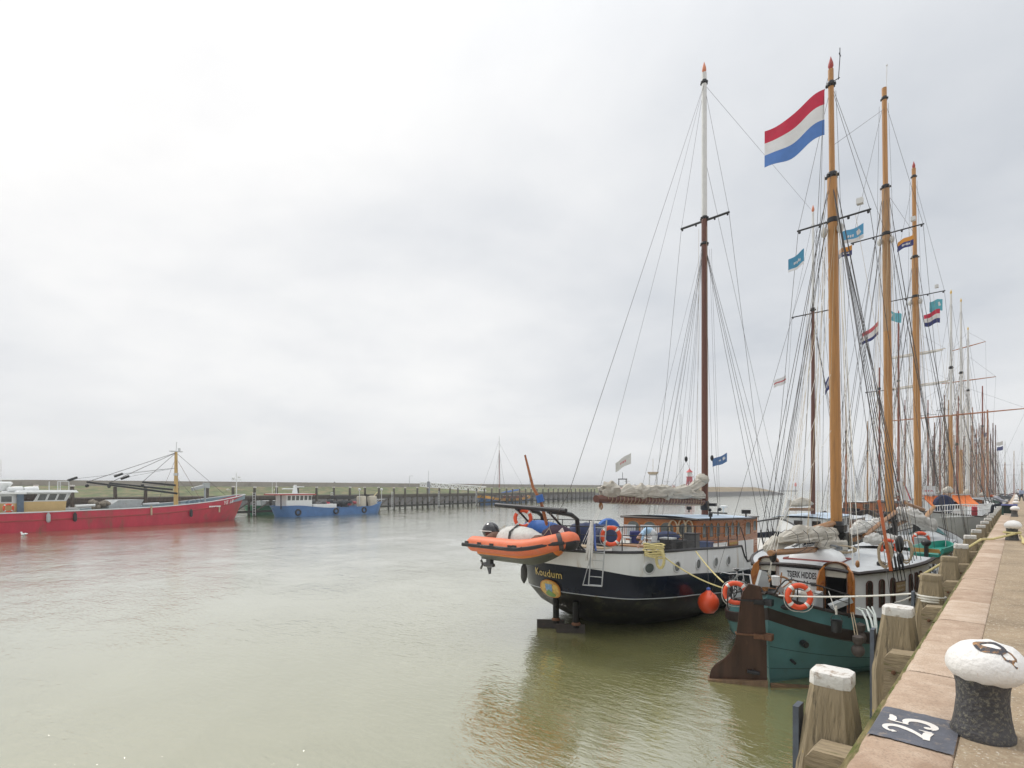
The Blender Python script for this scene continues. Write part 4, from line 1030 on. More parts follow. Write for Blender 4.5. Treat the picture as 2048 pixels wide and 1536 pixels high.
# bench lockers on the stern deck
for i, (px, d_, ln) in enumerate(((1165, 20.5, 2.2), (1262, 20.8, 1.8))):
    p = at_d(px, 1090, d_); t = thing('deck_locker', ['long white deck locker behind the boarding ladder', 'white deck locker with brown lid edge behind the lifebuoy'][i], 'locker', (p.x, p.y, 2.76), .1)
    mb = MB(); mb.box((0, 0, .16), (ln, .6, .32)); obj('box', mb, WHITE, t, 0); mb = MB(); mb.box((0, 0, .345), (ln+.06, .66, .05)); obj('lid', mb, PALEW if i == 0 else BOOMW, t, 0)
# name board on the side deck
p = at_d(1466, 1089, 23.6); t = thing('name_board', 'small varnished board with yellow lettering on the rail of the navy ship', 'sign', (p.x, p.y, p.z))
mb = MB(); mb.box((0, 0, 0), (.06, 1.1, .36)); obj('board', mb, ORWOOD, t, 0); 
mb = MB()
for k_ in range(8): mb.box((.034, -.4+.11*k_, .06), (.006, .07, .09)); mb.box((.034, -.38+.105*k_, -.09), (.006, .06, .07))
obj('worn_lettering', mb, GOLD, t, 0)
# bending person
pp = at_d(1303, 1097, 19.9); pz = 2.76
LB_ = M('light_blue_shirt', (.32, .47, .62), .8, .12, 6); SH_ = M('pale_shorts', (.55, .56, .57), .8, .1, 6)
pts = [(.10, 0, .86), (-.02, 0, .98), (-.18, 0, 1.02), (-.34, 0, .93), (-.42, 0, .80), (-.48, 0, .68), (-.50, 0, .58),   # pelvis, spine, neck, head
       (.12, -.11, .80), (.02, -.12, .46), (.10, -.12, .09), (-.06, -.14, .03),
       (.16, .11, .80), (.10, .13, .46), (.18, .13, .09), (.02, .14, .03),
       (-.30, -.18, .90), (-.36, -.22, .64), (-.46, -.16, .42), (-.52, -.14, .34),
       (-.30, .18, .90), (-.34, .24, .64), (-.46, .16, .42), (-.52, .14, .34)]
ed_ = [(0, 1), (1, 2), (2, 3), (3, 4), (4, 5), (5, 6), (0, 7), (7, 8), (8, 9), (9, 10), (0, 11), (11, 12), (12, 13), (13, 14), (3, 15), (15, 16), (16, 17), (17, 18), (3, 19), (19, 20), (20, 21), (21, 22)]
sg_ = [1, 0, 0, 2, 2, 3, 1, 1, 2, 4, 1, 1, 2, 4, 0, 0, 2, 2, 0, 0, 2, 2]
rd_ = [.16, .15, .155, .14, .06, .10, .085, .11, .075, .042, .04, .11, .075, .042, .04, .06, .042, .03, .035, .06, .042, .03, .035]
HAIRB = M('brown_hair', (.06, .035, .02), .7, .3, 20)
person('person in light blue shirt and pale shorts bending over on the stern deck', pts, ed_, rd_, sg_, [LB_, SH_, SKIN, HAIRB, WHITE], loc=(pp.x, pp.y, pz), rz=math.radians(35))
# mooring ropes from the navy ship to the teal ship
def rope(label, pts, r, mat, name='mooring_rope'):
    mb = MB(); mb.tube(pts, r, 6); o = obj(name, mb, mat); tag(o, label, 'rope'); return o
ka = at_d(1326, 1112, 18.3)
rope('yellow mooring rope from the heaped coil on the rail to the teal stern', rope_pts(ka, at_d(1446, 1176, 17.2), .12, 12), .024, ROPEY)
rope('yellow mooring rope running from the navy rail near the deckhouse to the teal stern', rope_pts(at_d(1392, 1103, 19.7), at_d(1447, 1165, 17.3), .06, 10), .024, ROPEY)
t = thing('rope_heap', 'heap of pale yellow rope wound on the rail of the navy ship', 'rope', (ka.x, ka.y, ka.z))
q = random.Random(4)
for k_ in range(7):
    mb = MB(); pts = []
    for i in range(22):
        g = 2*PI*i/22; pts.append(V((-.35+.38*math.cos(g)*q.uniform(.9, 1.1), .0+.16*math.sin(g), .16+.07*(k_-3)+.03*math.sin(2*g+k_))))
    mb.tube(pts, .028, 6, closed=True); obj('turn', mb, ROPEY, t)
for k_ in range(3):
    mb = MB(); pts = [V((-.05+.12*math.cos(g_)*(1+.2*k_), -.1, -.12+.26*math.sin(g_)*(1+.1*k_))) for g_ in [2*PI*i/16 for i in range(16)]]; mb.tube(pts, .028, 6, closed=True); obj('hanging_loop', mb, ROPEY, t)
# ================================================================ the teal three masted ship along the quay
TX, T0 = -4.9, 15.2
LT = 37.
T_ = thing('sailing_ship', 'teal hulled sailing ship with three ochre masts and brown rudder, moored along the quay', 'ship', (TX, T0, 0))
def tl(p): return V(p)-V((TX, T0, 0))
def trail(y): return 1.28+1.22*math.exp(-max(0, y)/2.3)+1.3*clamp((y-24)/13)**2
t_rows = [dict(y0=0., Ls=5., ps=.9, b=2.75, y1=LT, Lb=8, z=trail),
          dict(y0=.02, Ls=5., ps=.9, b=2.78, y1=LT-.1, Lb=8, z=lambda y: trail(y)-.40),
          dict(y0=.02, Ls=5.02, ps=.9, b=2.84, y1=LT-.1, Lb=8, z=lambda y: trail(y)-.43),
          dict(y0=.03, Ls=5.05, ps=.9, b=2.84, y1=LT-.15, Lb=8, z=lambda y: trail(y)-.70),
          dict(y0=.03, Ls=5.08, ps=.9, b=2.78, y1=LT-.15, Lb=8, z=lambda y: trail(y)-.73),
          dict(y0=.06, Ls=5.3, ps=.95, b=2.76, y1=LT-.4, Lb=8, z=lambda y: lerp(trail(y)-.73, .0, .4)),
          dict(y0=.12, Ls=5.8, ps=1.05, b=2.72, y1=LT-.7, Lb=8, z=lambda y: lerp(trail(y)-.73, .0, .75)),
          dict(y0=.2, Ls=6.4, ps=1.2, b=2.66, y1=LT-1, Lb=8, z=lambda y: -.08),
          dict(y0=.5, Ls=7.5, ps=1.4, b=2.2, y1=LT-1.4, Lb=8, z=lambda y: -.6)]
obj('hull', hull_mb(t_rows, 110, [0, 1, 1, 1, 0, 0, 0, 0, 0]), [TEAL, DKBROWN], T_, 30)
obj('rail_cap', rail_tube(t_rows[0], 0, 1, .045, .0, n=100), DKBROWN, T_)
rin = dict(t_rows[0]); rin['b'] -= .08; rin['y0'] += .1; rin2 = dict(rin); rin2['z'] = lambda y: trail(y)-.7
obj('bulwark_lining', hull_mb([rin, rin2], 60), GREYDECK, T_)
obj('deck', deck_mb(t_rows[0], lambda y: trail(y)-.45, .1), GREYDECK, T_)
# plank seams on the quarter
for f_ in (.3, .62):
    r = dict(t_rows[5 if f_ < .5 else 6]); r['b'] += .004; obj('plank_seam', rail_tube(r, .02, .42, .010, 0, 0, 40), M('seam_paint', (.012, .05, .055), .5, .2, 3), T_)
# hawse pipe and drain on the quarter
for y, z, rr in ((.75, 1.12, .085), (.62, .62, .04)):
    p, n = hpt(t_rows, y, z); mb = MB(); mb.lathe([(rr*.7, .16), (rr, .17), (rr*1.05, .12), (rr, -.05)], p, 14, n); obj('drain_pipe', mb, DKSTEEL, T_)
p, n = hpt(t_rows, .35, trail(.35)-.22); mb = MB(); mb.ball(p, (.2, .14, .08), 10, 7); mb.tube([p+V((-.1, -.1, 0)), p+V((.05, -.12, .02)), p+V((.2, .1, -.03))], .03, 6); obj('fairlead', mb, DKSTEEL, T_)
# rudder, hung on the stern post and turned to port
H = V((0, -.03, 0)); rd = V((-.908, -.42, 0)); rn = V((-.42, .908, 0))
poly = [(0, -.35), (1.46, -.35), (1.46, .08), (1.42, .26), (1.30, .42), (1.08, .60), (.90, .82), (.80, 1.08), (.72, 1.7), (.66, 2.28), (.60, 2.5), (.46, 2.72), (.17, 2.66), (.09, 2.2), (.02, 1.2)]
mb = MB(); mb.prism(poly, H-rn*.06, rd, (0, 0, 1), rn*.13); ru = obj('rudder', mb, RUDDER, T_, 0)
mb = MB(); mb.prism([(0, -.3), (1.5, -.3), (1.5, .04), (0, .16)], H-rn*.19, rd, (0, 0, 1), rn*.4); obj('heel_plank', mb, M('rudder_heel', (.16, .10, .055), .6, .3, 4, stretch=(2, 2, 1), col2=(.12, .06, .02), thr=.6), ru, 0)
for z in (2.25, 1.32):
    mb = MB(); mb.prism([(-.12, 0), (.74 if z > 2 else .8, 0), (.74 if z > 2 else .8, .045), (-.12, .045)], H-rn*.09+V((0, 0, z)), rd, (0, 0, 1), rn*.19); mb.box(H+V((.05, -.03, z)), (.2, .2, .16)); mb.box(H+rd*.22-rn*.1+V((0, 0, z)), (.24, .08, .12), math.atan2(rd.y, rd.x)); obj('gudgeon_strap', mb, RUST if z < 2 else DKSTEEL, ru, 0)
mb = MB(); mb.tube([H+rd*.35+V((0, 0, .35)), H+rd*.35-rn*.12+V((0, 0, .35))], .06, 10); mb.tube([H+rd*.2-rn*.1+V((0, 0, .33)), H+rd*.5-rn*.1+V((0, 0, .36))], .05, 8); obj('zinc_anode', mb, DKSTEEL, ru)
mb = MB(); mb.prism([(-1.9, -.25), (.02, -.3), (.02, .06), (-1.9, -.02)], H+V((.1, .02, 0))-rn*.12, V((-.75, -.66, 0)), (0, 0, 1), rn*.2); obj('stern_skeg', mb, M('skeg_wood', (.12, .07, .035), .6, .3, 4), T_, 0)
# deckhouse
plan = [(3.3, 1.42), (4.0, 1.72), (4.8, 2.0), (5.6, 2.22), (6.4, 2.38), (7.6, 2.56), (9.0, 2.62)]
def hw(y):
    for (a, w1), (b, w2) in zip(plan, plan[1:]):
        if a <= y <= b: return lerp(w1, w2, (y-a)/(b-a))
    return plan[0][1] if y < 3.3 else plan[-1][1]
HZ = 2.79; hb_ = 1.0
mb = MB()
for s_ in (1, -1):
    g0 = [V((s_*w, y, hb_)) for y, w in plan]; g1 = [V((s_*w*.985, y, HZ)) for y, w in plan]
    i0 = [p+V((-s_*.07, .0, 0)) for p in g0]; i1 = [p+V((-s_*.07, 0, 0)) for p in g1]
    mb.loft([g0, g1] if s_ < 0 else [g1, g0], cap=False, wrap=False); mb.loft([i1, i0] if s_ < 0 else [i0, i1], cap=False, wrap=False)
mb.box((0, 9.0, (hb_+HZ)/2), (5.2, .06, HZ-hb_))
ay = 3.3
def aw(x0, x1, z0, z1): mb.box(((x0+x1)/2, ay, (z0+z1)/2), (x1-x0, .07, z1-z0))
aw(-1.42, -1.28, hb_, HZ); aw(-.78, .62, hb_, HZ); aw(1.2, 1.42, hb_, HZ)
th = obj('deckhouse', mb, WHITE, T_, 0)
def troof(u, v):
    y = lerp(3.2, 9.15, u); w = hw(max(3.3, y))+.09; x = lerp(-w, w, v); return V((x, y, HZ+.10*(1-(2*v-1)**2)+.03))
mb = MB(); mb.grid(troof, 14, 11); mb.grid(lambda u, v: troof(u, v)-V((0, 0, .05)), 14, 11); obj('roof', mb, GREYDECK, th)
mb = MB(); pts = [troof(0, v/10) for v in range(10, -1, -1)]; ptsr = [troof(u/13, 1) for u in range(14)]; ptsl = [troof(u/13, 0) for u in range(14)]
mb.tube([p-V((0, 0, .02)) for p in ptsl[::-1]+[troof(0, v/10) for v in range(1, 10)]+ptsr], .062, 6); obj('roof_rim', mb, DKBROWN, th)
# side windows
def wall_at(px):
    best = None
    for i in range(400):
        y = 3.3+5.7*i/399; x = hw(y); P_ = V((TX+x, T0+y, 0)); X = CS*P_.x+SN*P_.y; D = -SN*P_.x+CS*P_.y
        e_ = abs(HX+F*X/D-px)
        if best is None or e_ < best[0]: best = (e_, y)
    y = best[1]; t = V((hw(y+.1)-hw(y-.1), .2, 0)).normalized(); return V((hw(y)*.992, y, 0)), t
for px in (1739, 1764, 1786, 1822, 1833, 1842):
    p, t = wall_at(px); n = V((t.y, -t.x, 0)); window(th, p+V((0, 0, 1.72))+n*.01, t, .23, .80, M('window_frame_brown', (.09, .035, .022), .4, .2, 5), GLASSD, .03, n=n)
p, t = wall_at(1800); n = V((t.y, -t.x, 0))
mb = MB(); mb.prism([(-.34, 0), (.34, 0), (.34, .36), (-.34, .36)], p+V((0, 0, 2.02))+n*.01, t, (0, 0, 1), n*.03); sg = obj('name_plate', mb, M('plate_brown', (.10, .05, .025), .5, .2, 6), th, 0)
mb = MB(); mb.prism([(-.31, .03), (.31, .03), (.31, .33), (-.31, .33)], p+V((0, 0, 2.02))+n*.035, t, (0, 0, 1), n*.01); obj('plate_field', mb, M('plate_ochre', (.30, .21, .11), .6, .2, 9), sg, 0)
lettering('plate_lettering', 'TSJERK HIDDES', .085, lambda a, b: p+V((0, 0, 2.21+b))+n*.05+t*(a-.29), M('plate_letter', (.62, .55, .42), .6, .1, 9), sg)
lettering('plate_lettering', 'HARLINGEN', .075, lambda a, b: p+V((0, 0, 2.085+b))+n*.05+t*(a-.22), MATS['plate_letter'], sg)
# aft wall lettering
INK = M('sign_ink', (.03, .025, .025), .6, .2, 8)
wallf = lambda ox, oz: (lambda a, b: V((ox+a, ay-.04, oz+b)))
cond = lambda ox, oz, k_: (lambda a, b: V((ox+a*k_, ay-.04, oz+b)))
lettering('ship_name', 'TSJERK HIDDES', .27, cond(-.46, 2.50, .46), INK, th, bold=.008)
lettering('registration', '004402', .17, cond(-.42, 2.28, .62), INK, th); lettering('registration', 'N', .24, cond(.02, 2.25, .7), INK, th, bold=.006)
mb = MB()
for r_ in range(2):
    for k_ in range(7 - 2*r_): mb.box((.22+.035*k_+.02*r_, ay-.041, 2.37-.075*r_), (.024, .006, .04))
mb.box((-.02, ay-.041, 2.16), (.5, .006, .012)); obj('small_lettering', mb, INK, th, 0)
# doorways with arched heads and open leaves
def doorway(x0, x1, zt, leafs):
    w = x1-x0; c = (x0+x1)/2
    mb = MB(); inner = [(-w/2, 0), (w/2, 0)]+[(w/2*math.cos(PI*i/9), zt-w*.32+w*.32*math.sin(PI*i/9)) for i in range(10)]
    outer = [(a*(1+.12/w), b if b == 0 else b+.06) for a, b in inner]
    mb.ringp(outer, inner, (c, ay-.09, hb_), (1, 0, 0), (0, 0, 1), (0, .16, 0)); fr = obj('door_frame', mb, ORWOOD, th, 0)
    mb = MB(); hd = [(-w/2, zt-.42), (w/2, zt-.42)]+[(w/2*math.cos(PI*i/9), zt-w*.32+w*.32*math.sin(PI*i/9)) for i in range(10)]
    mb.prism(hd, (c, ay-.02, hb_), (1, 0, 0), (0, 0, 1), (0, .06, 0)); obj('head_panel', mb, M('cream_panel', (.60, .57, .47), .5, .08, 4), fr, 0)
    for s_, ang, zz_ in leafs:
        x = x0 if s_ < 0 else x1; d_ = V((math.cos(ang), math.sin(ang), 0)); lw = w*.5
        pl_ = [(0, 0), (lw, 0)]+([(lw, zt-.42), (lw*.7, zt-.2), (0, zt-.08)] if s_ > 0 else [(lw, zt-.5), (lw*.7, zt-.25), (0, zt-.08)])
        mb = MB(); mb.prism(pl_, (x+.02*s_, ay-.10, hb_), d_, (0, 0, 1), V((-d_.y, d_.x, 0))*.05); lf = obj('door_leaf', mb, ORWOOD, th, 0)
        mb = MB(); nn = V((-d_.y, d_.x, 0)); pi = [(lw*.2, .25), (lw*.8, .25), (lw*.8, zt-.75), (lw*.2, zt-.6)]; po = [(lw*.12, .18), (lw*.88, .18), (lw*.88, zt-.66), (lw*.12, zt-.5)]; mb.ringp(po, pi, V((x+.02*s_, ay-.10, hb_))-nn*.015, d_, (0, 0, 1), nn*.08); obj('leaf_moulding', mb, VARN, lf, 0)
doorway(.62, 1.2, 2.04, [(-1, math.radians(-118), 0), (1, math.radians(-48), 0)])
doorway(-1.28, -.78, 2.05, [(-1, math.radians(-150), 0)])
# domed hatch on the roof
mb = MB(); mb.grid(lambda u, v: V((-.05+(2*v-1)*.80*(1-.25*(abs(2*u-1))**6), 5.1+(2*u-1)*.62, HZ+.13+.42*(max(0, 1-abs(2*v-1)**2.4))**.6*(max(0, 1-abs(2*u-1)**6))**.5)), 18, 25); dh = obj('domed_hatch', mb, WHITE, th, 60)
mb = MB(); mb.tube([(-.9, 4.42, HZ+.14), (.8, 4.42, HZ+.14), (.8, 5.78, HZ+.14), (-.9, 5.78, HZ+.14)], .04, 5, closed=True); obj('hatch_rim', mb, M('red_trim', (.25, .06, .05), .5, .2, 5), dh, 0)
coil(th, (.1, 5.2, HZ+.62), 1.1, .2, 3, M('grey_rope', (.20, .21, .22), .85, .2, 20), 'rope_coil', 8, (1, .4, 0), .025)
coil(th, (.5, 6.0, HZ+.55), .9, .25, 5, ROPE, 'rope_coil', 8, (1, .2, 0), .025)
for x, y in ((-1.0, 3.6), (1.75, 5.2)):
    mb = MB(); mb.lathe([(.1, 0), (.12, .03), (.12, .1), (.09, .13)], (x, y, HZ+.07), 12); obj('vent_cap', mb, DKSTEEL, th)
# low deck trunks between the masts
for k_, (y0, y1, w, z1) in enumerate(((9.2, 18.4, 1.95, 1.95), (20., 29.5, 1.95, 2.0))):
    mb = MB(); mb.box((0, (y0+y1)/2, (z1+.8)/2), (2*w, y1-y0, z1-.8)); tr = obj('hold_trunk', mb, WHITE, T_, 0)
    def tf(u, v): x = lerp(-w-.08, w+.08, v); return V((x, lerp(y0-.05, y1+.05, u), z1+.02+.18*(1-(2*v-1)**2)))
    mb = MB(); mb.grid(tf, 5, 9); mb.grid(lambda u, v: tf(u, v)-V((0, 0, .05)), 5, 9); obj('roof', mb, GREYDECK, tr)
    for s_ in (1,):
        for j in range(6):
            window(tr, (s_*(w+.003), y0+1+j*1.45, 1.35), (0, 1, 0), .5, .3, DKBROWN, GLASSD, .04, n=(s_, 0, 0), poly=[(-.25, 0), (.25, 0), (.25, .3), (-.25, .3)])
# masts
RT = M('red_truck', (.34, .05, .04), .5, .15, 5)
TM = [(7.7, 1.2, 21.1, .195, .155, (15.4, 1.22), 17.1, .80, 1), (19.2, 1.2, 26.7, .205, .165, (18.9, 1.62), 21.4, .79, 0), (30.4, 1.4, 27.3, .22, .17, (18.5, 1.6), 21.2, .765, 1)]
def tmast(y, z0, z1, r0, r1, ct, bz, fb, truck):
    lean = lambda z: V((-.010*(z-z0), y-.004*(z-z0), z))
    mast(T_, lean(z0), lean(z1), r0, r1, [SPAR, SPARGREY, SPAR], [(fb*.62, 1 if not truck else 0, 1.), (fb, 2, .60 if y < 10 else .70)], (RT, .5) if truck else None, 14)
    mb = MB(); mb.box((0, y, 2.3), (.58, .54, 2.6)); mb.box((0, y, 3.62), (.66, .62, .12)); obj('tabernacle', mb, BLACK, T_, 0)
    mb = MB(); mb.lathe([(r0*1.02, -.25), (r0*1.35, -.2), (r0*1.4, .1), (r0*1.05, .25)], lean(3.85), 12); mb.box(lean(3.85)+V((.1, -.3, 0)), (.5, .5, .25)); obj('mast_collar', mb, BLACK, T_)
    crosstree(T_, lean(ct[0]), ct[1], .034); band(T_, lean(bz), r1*1.02, .22); band(T_, lean(ct[0]), r1*1.08, .2, False); band(T_, lean(z1-.55), r1*.68, .2)
    for s_ in (1, -1):
        mb = MB(); mb.ball(lean(ct[0]-.4)+V((s_*(r0*.75+.12), -.1, 0)), (.12, .12, .2), 10, 7); obj('block', mb, WSPAR, T_)
        tip = lean(ct[0])+V((s_*ct[1]*.97, 0, 0))
        line(T_, 'topmast_shroud', lean(z1-.6), tip, .010); line(T_, 'topmast_shroud', tip, V((s_*2.65, y+.3, trail(y))), .0115)
        for k_, dy in enumerate((-1.6, -.9, -.2, .5)):
            b_ = V((s_*2.62, y+dy, trail(y))); line(T_, 'shroud', lean(bz-.3 if k_ < 2 else ct[0]+.4)+V((s_*.12, 0, 0)), b_, .0145)
        line(T_, 'running_backstay', lean(bz-.2), V((s_*2.5, y-5.5, trail(y-5.5))), .011)
        for k_ in range(4):
            line(T_, 'halyard', lean((ct[0], bz, z1-1, ct[0]-1)[k_])+V((s_*.2, -.2, 0)), V((s_*(.4+.16*k_), y-.5-.1*k_, 2.4)), .009, ROPE if k_ % 2 else WIRE)
        for k_ in range(2):
            line(T_, 'lazyjack', lean(ct[0]-.3)+V((s_*.1, -.15, 0)), V((s_*.3, y-2.8-2.3*k_, 3.9)), .008, ROPE)
    line(T_, 'flag_halyard', lean(ct[0])+V((ct[1]*.6, 0, 0)), V((2.5, y+1, trail(y))), .007, ROPE)
    line(T_, 'mast_stay', lean(bz), V((0, y+10, trail(y+10)+.6)) if y > 25 else V((0, y+11.0, 3.6)), .013)
    line(T_, 'topping_lift', lean(bz-.1)-V((0, .2, 0)), V((0, y-7.2, 3.7)), .010)
    mb = MB(); mb.box(lean(ct[0]+.35)+V((ct[1]*.72, 0, .05)), (.2, .2, .2)); obj('deck_lamp', mb, WSPAR, T_)
    return lean
leans = [tmast(*m) for m in TM]
mb = MB(); q_ = leans[0](21.1); mb.tube([q_+V((.25, 0, -.5)), q_+V((.3, 0, .3)), q_+V((.3, 0, .65))], .015, 5); mb.bar(q_+V((0, 0, -.5)), q_+V((.3, 0, -.45)), .015); mb.box(q_+V((.3, 0, .4)), (.03, .2, .03)); obj('wind_vane', mb, DKSTEEL, T_)
mb = MB(); q_ = leans[1](26.7); mb.bar(q_+V((.1, 0, 0)), q_+V((.12, 0, 1.2)), .018); mb.ball(q_+V((.12, 0, 1.15)), .05, 6, 5); obj('antenna', mb, WSPAR, T_)
line(T_, 'triatic_stay', leans[0](18.2), leans[1](25.6), .011); line(T_, 'triatic_stay', leans[1](21.2), leans[2](22.8), .011); line(T_, 'triatic_stay', leans[0](20.6), leans[1](18.9), .011)
# booms and furled sails
def bm(y0, z0, y1, z1, r): 
    mb = MB(); mb.tube([(0, y0, z0), (0, lerp(y0, y1, .5), lerp(z0, z1, .5)), (0, y1, z1)], [r*.8, r, r*.9], 10); return obj('boom', mb, BOOMW, T_)
bm(.2, 3.55, 7.4, 3.12, .10); bm(10.6, 3.2, 18.9, 3.5, .12); bm(21.6, 3.3, 30.1, 3.55, .12)
s1 = bundle(T_, (.0, 1.1, 3.80), (0, 7.3, 3.55), .24, .30, 1.2, SAIL, .25, .6, m=140, n=44)
bundle(s1, (.15, 4.4, 3.5), (.2, 7.4, 3.2), .26, .34, 5.2, SAIL, -.3, .6, 'sail_bunt', m=90, n=40)
bundle(s1, (-.3, .9, 3.55), (-.1, 3.6, 3.8), .26, .22, 8.2, SAIL, 0, .8, 'sail_bunt', m=80, n=36)
mb = MB(); mb.tube([(-.2, 3.2, 3.85), (-.1, 7.4, 4.0)], [.1, .13], 10); g1 = obj('gaff', mb, BOOMW, T_)
helix(s1, (0, 1.5, 3.75), (0, 7., 3.55), .36, 5, .009, WIRE)
s2 = bundle(T_, (.0, 10.0, 3.5), (0, 18.7, 3.3), .28, .38, 7.7, SAILW, .3, .6, m=150, n=44); helix(s2, (0, 10.6, 3.5), (0, 18.4, 3.35), .44, 6, .009, WIRE)
bundle(s2, (.4, 10.5, 3.2), (.7, 18, 2.6), .26, .34, 2.9, SAILW, 0, .6, 'sail_bunt', m=70, n=32)
s3 = bundle(T_, (.0, 21.3, 3.6), (0, 30., 3.3), .36, .4, 4.1, SAILW, .4, .6, m=150, n=44)
bundle(s3, (.1, 21.0, 4.0), (.9, 29., 2.6), .42, .42, 9.4, SAILW, .2, .5, 'sail_bunt', m=110, n=40); helix(s3, (0, 21.6, 3.6), (0, 29.6, 3.4), .48, 6, .009, WIRE)
mb = MB(); mb.tube([(.25, 11.2, 3.35), (.3, 18.6, 4.1)], [.08, .11], 10); obj('gaff', mb, BOOMW, T_); mb = MB(); mb.tube([(.2, 22.6, 4.5), (.3, 30.0, 3.9)], [.09, .12], 10); obj('gaff', mb, BOOMW, T_)
line(T_, 'mainsheet', (0, .5, 3.5), (-.35, .9, 2.45), .02, ROPEW); line(T_, 'mainsheet', (-.05, .5, 3.5), (-.25, .9, 2.45), .02, ROPEW); line(T_, 'mainsheet', (.05, .5, 3.5), (-.45, .9, 2.45), .02, ROPEW)
pulley(T_, (-.35, .9, 2.5), .12); pulley(T_, (0, .45, 3.45), .14, DKSTEEL)
for dx in (-.25, -.1, .05, .2):
    line(T_, 'topping_lift', (dx*.6, .35, 3.6), leans[0](11+dx*14)+V((-.1, -.15, 0)), .0095, ROPEW)
# rigging screws on the house side
for px in (1786, 1794, 1801, 1808):
    p = tl(at_d(px, 1145, 15.4)); q = leans[0](16.9)
    line(T_, 'shroud', p+V((0, 0, .62)), q, .0145); mb = MB(); d_ = (q-p).normalized(); mb.tube([p-d_*.25, p+d_*.05, p+d_*.1, p+d_*.45, p+d_*.5, p+d_*.75], [.014, .014, .034, .034, .014, .014], 6); obj('rigging_screw', mb, BLACK, T_)
mb = MB(); a_ = tl(at_d(1799, 1088, 15.6)); mb.ball(a_, (.11, .11, .25), 12, 9); obj('block', mb, BLACK, T_); mb = MB(); mb.ball(a_+V((.02, 0, -.42)), (.09, .09, .18), 10, 8); obj('block', mb, BLACK, T_)
coil(T_, tl(at_d(1770, 1083, 15.5)), .34, .75, 21, ROPE, n=9); coil(T_, tl(at_d(1812, 1080, 16)), .3, .7, 22, ROPE, n=6)
line(T_, 'tackle', tl(at_d(1719, 1135, 15.2)), leans[0](16.)+V((.2, -.1, 0)), .012, ROPEW); line(T_, 'tackle', tl(at_d(1706, 1130, 15.)), leans[0](15.8)+V((.2, -.1, 0)), .012, ROPEW); pulley(T_, tl(at_d(1715, 1128, 15.2)), .08); 
# guard rail on the starboard quarter
pts = [tl(at_d(1548, 1190, 14.3)), tl(at_d(1558, 1173, 14.2)), tl(at_d(1570, 1161, 14.1)), tl(at_d(1582, 1159, 14.05)), tl(at_d(1640, 1172, 14.1)), tl(at_d(1700, 1191, 14.6))]
mb = MB(); mb.tube(pts, .022, 6); obj('handrail', mb, BLACK, T_)
for i, (px, py) in enumerate(((1595, 1162), (1648, 1174), (1698, 1190))):
    a_ = tl(at_d(px, py, 14.1+.2*i)); mb = MB(); mb.bar(a_, a_-V((0, 0, .62)), .018); obj('railing_post', mb, BLACK, T_)
mb = MB(); mb.tube([p-V((0, 0, .22)) for p in pts[3:]], .012, 5); obj('lifeline', mb, WIRE, T_)
pts = [tl(at_d(1505, 1180, 15.)), tl(at_d(1500, 1150, 15.6)), tl(at_d(1480, 1148, 16.2)), tl(at_d(1462, 1165, 17))]
mb = MB(); mb.tube(pts, .022, 6); obj('handrail', mb, STEEL, T_)
# engine box, winch and fittings on the aft deck
mb = MB(); mb.box((.25, 2.3, 1.95), (.9, .8, .6)); mb.ball((.0, 1.9, 2.3), (.35, .3, .3), 14, 9); obj('engine_box', mb, GREYP, T_, 40)
c_ = tl(at_d(1612, 1187, 14.5)); mb = MB(); mb.lathe([(.1, -.25), (.1, -.2), (.075, -.15), (.075, .12), (.1, .17), (.1, .22)], c_, 14, (.8, -.3, .1)); obj('winch_drum', mb, LTGREY, T_)
helix(T_, c_-V((.1, -.04, .01)), c_+V((.1, -.04, .01)), .085, 6, .014, ROPEW, 'winch_rope')
c_ = tl(at_d(1520, 1172, 14.9)); mb = MB(); mb.prism([(-.15, 0), (.2, 0), (.12, .42), (-.02, .46)], c_, (.7, .7, 0), (0, 0, 1), (.1, -.1, 0)); obj('cleat', mb, GREYP, T_, 30)
for px, py, d_ in ((1655, 1208, 14.9),):
    c_ = tl(at_d(px, py, d_)); mb = MB(); mb.prism([(0, 0), (.55, .25), (.62, .12), (.1, -.12)], c_, (.8, .4, 0), (0, 0, 1), (.12, -.2, 0)); obj('gangway_plate', mb, GREYP, T_, 20)
# bowsprit
mb = MB(); mb.tube([(0, LT-5, 3.0), (0, LT+6, 4.2)], [.2, .1], 10); obj('bowsprit', mb, SPAR, T_)
# ================================================================ things on and around the teal ship
lifebuoy('big orange lifebuoy hanging on the rail in front of the white name wall', at_d(1598, 1193, 13.95), (.6, -.78, .12), .285, .07, up=(.1, 0, 1))
lifebuoy('orange lifebuoy turned half edge on beside the brown rudder top', at_d(1471, 1186, 15.6), (.28, -.95, .1), .285, .068)
t = thing('steering_wheel', 'wooden steering wheel on the aft deck behind the big lifebuoy', 'steering wheel', at_d(1560, 1179, 14.9))
mb = MB(); ax = V((.55, -.8, .1)).normalized(); a = ax.orthogonal().normalized(); b = ax.cross(a); mb.tube([(a*math.cos(2*PI*i/32)+b*math.sin(2*PI*i/32))*.36 for i in range(32)], .03, 7, closed=True); obj('rim', mb, BOOMW, t)
for k_ in range(4):
    d_ = a*math.cos(PI*k_/4)+b*math.sin(PI*k_/4); mb = MB(); mb.bar(d_*.48, -d_*.48, .017); obj('spoke', mb, BOOMW, t)
mb = MB(); mb.lathe([(.08, -.05), (.08, .05)], (0, 0, 0), 10, ax); obj('hub', mb, STEEL, t)
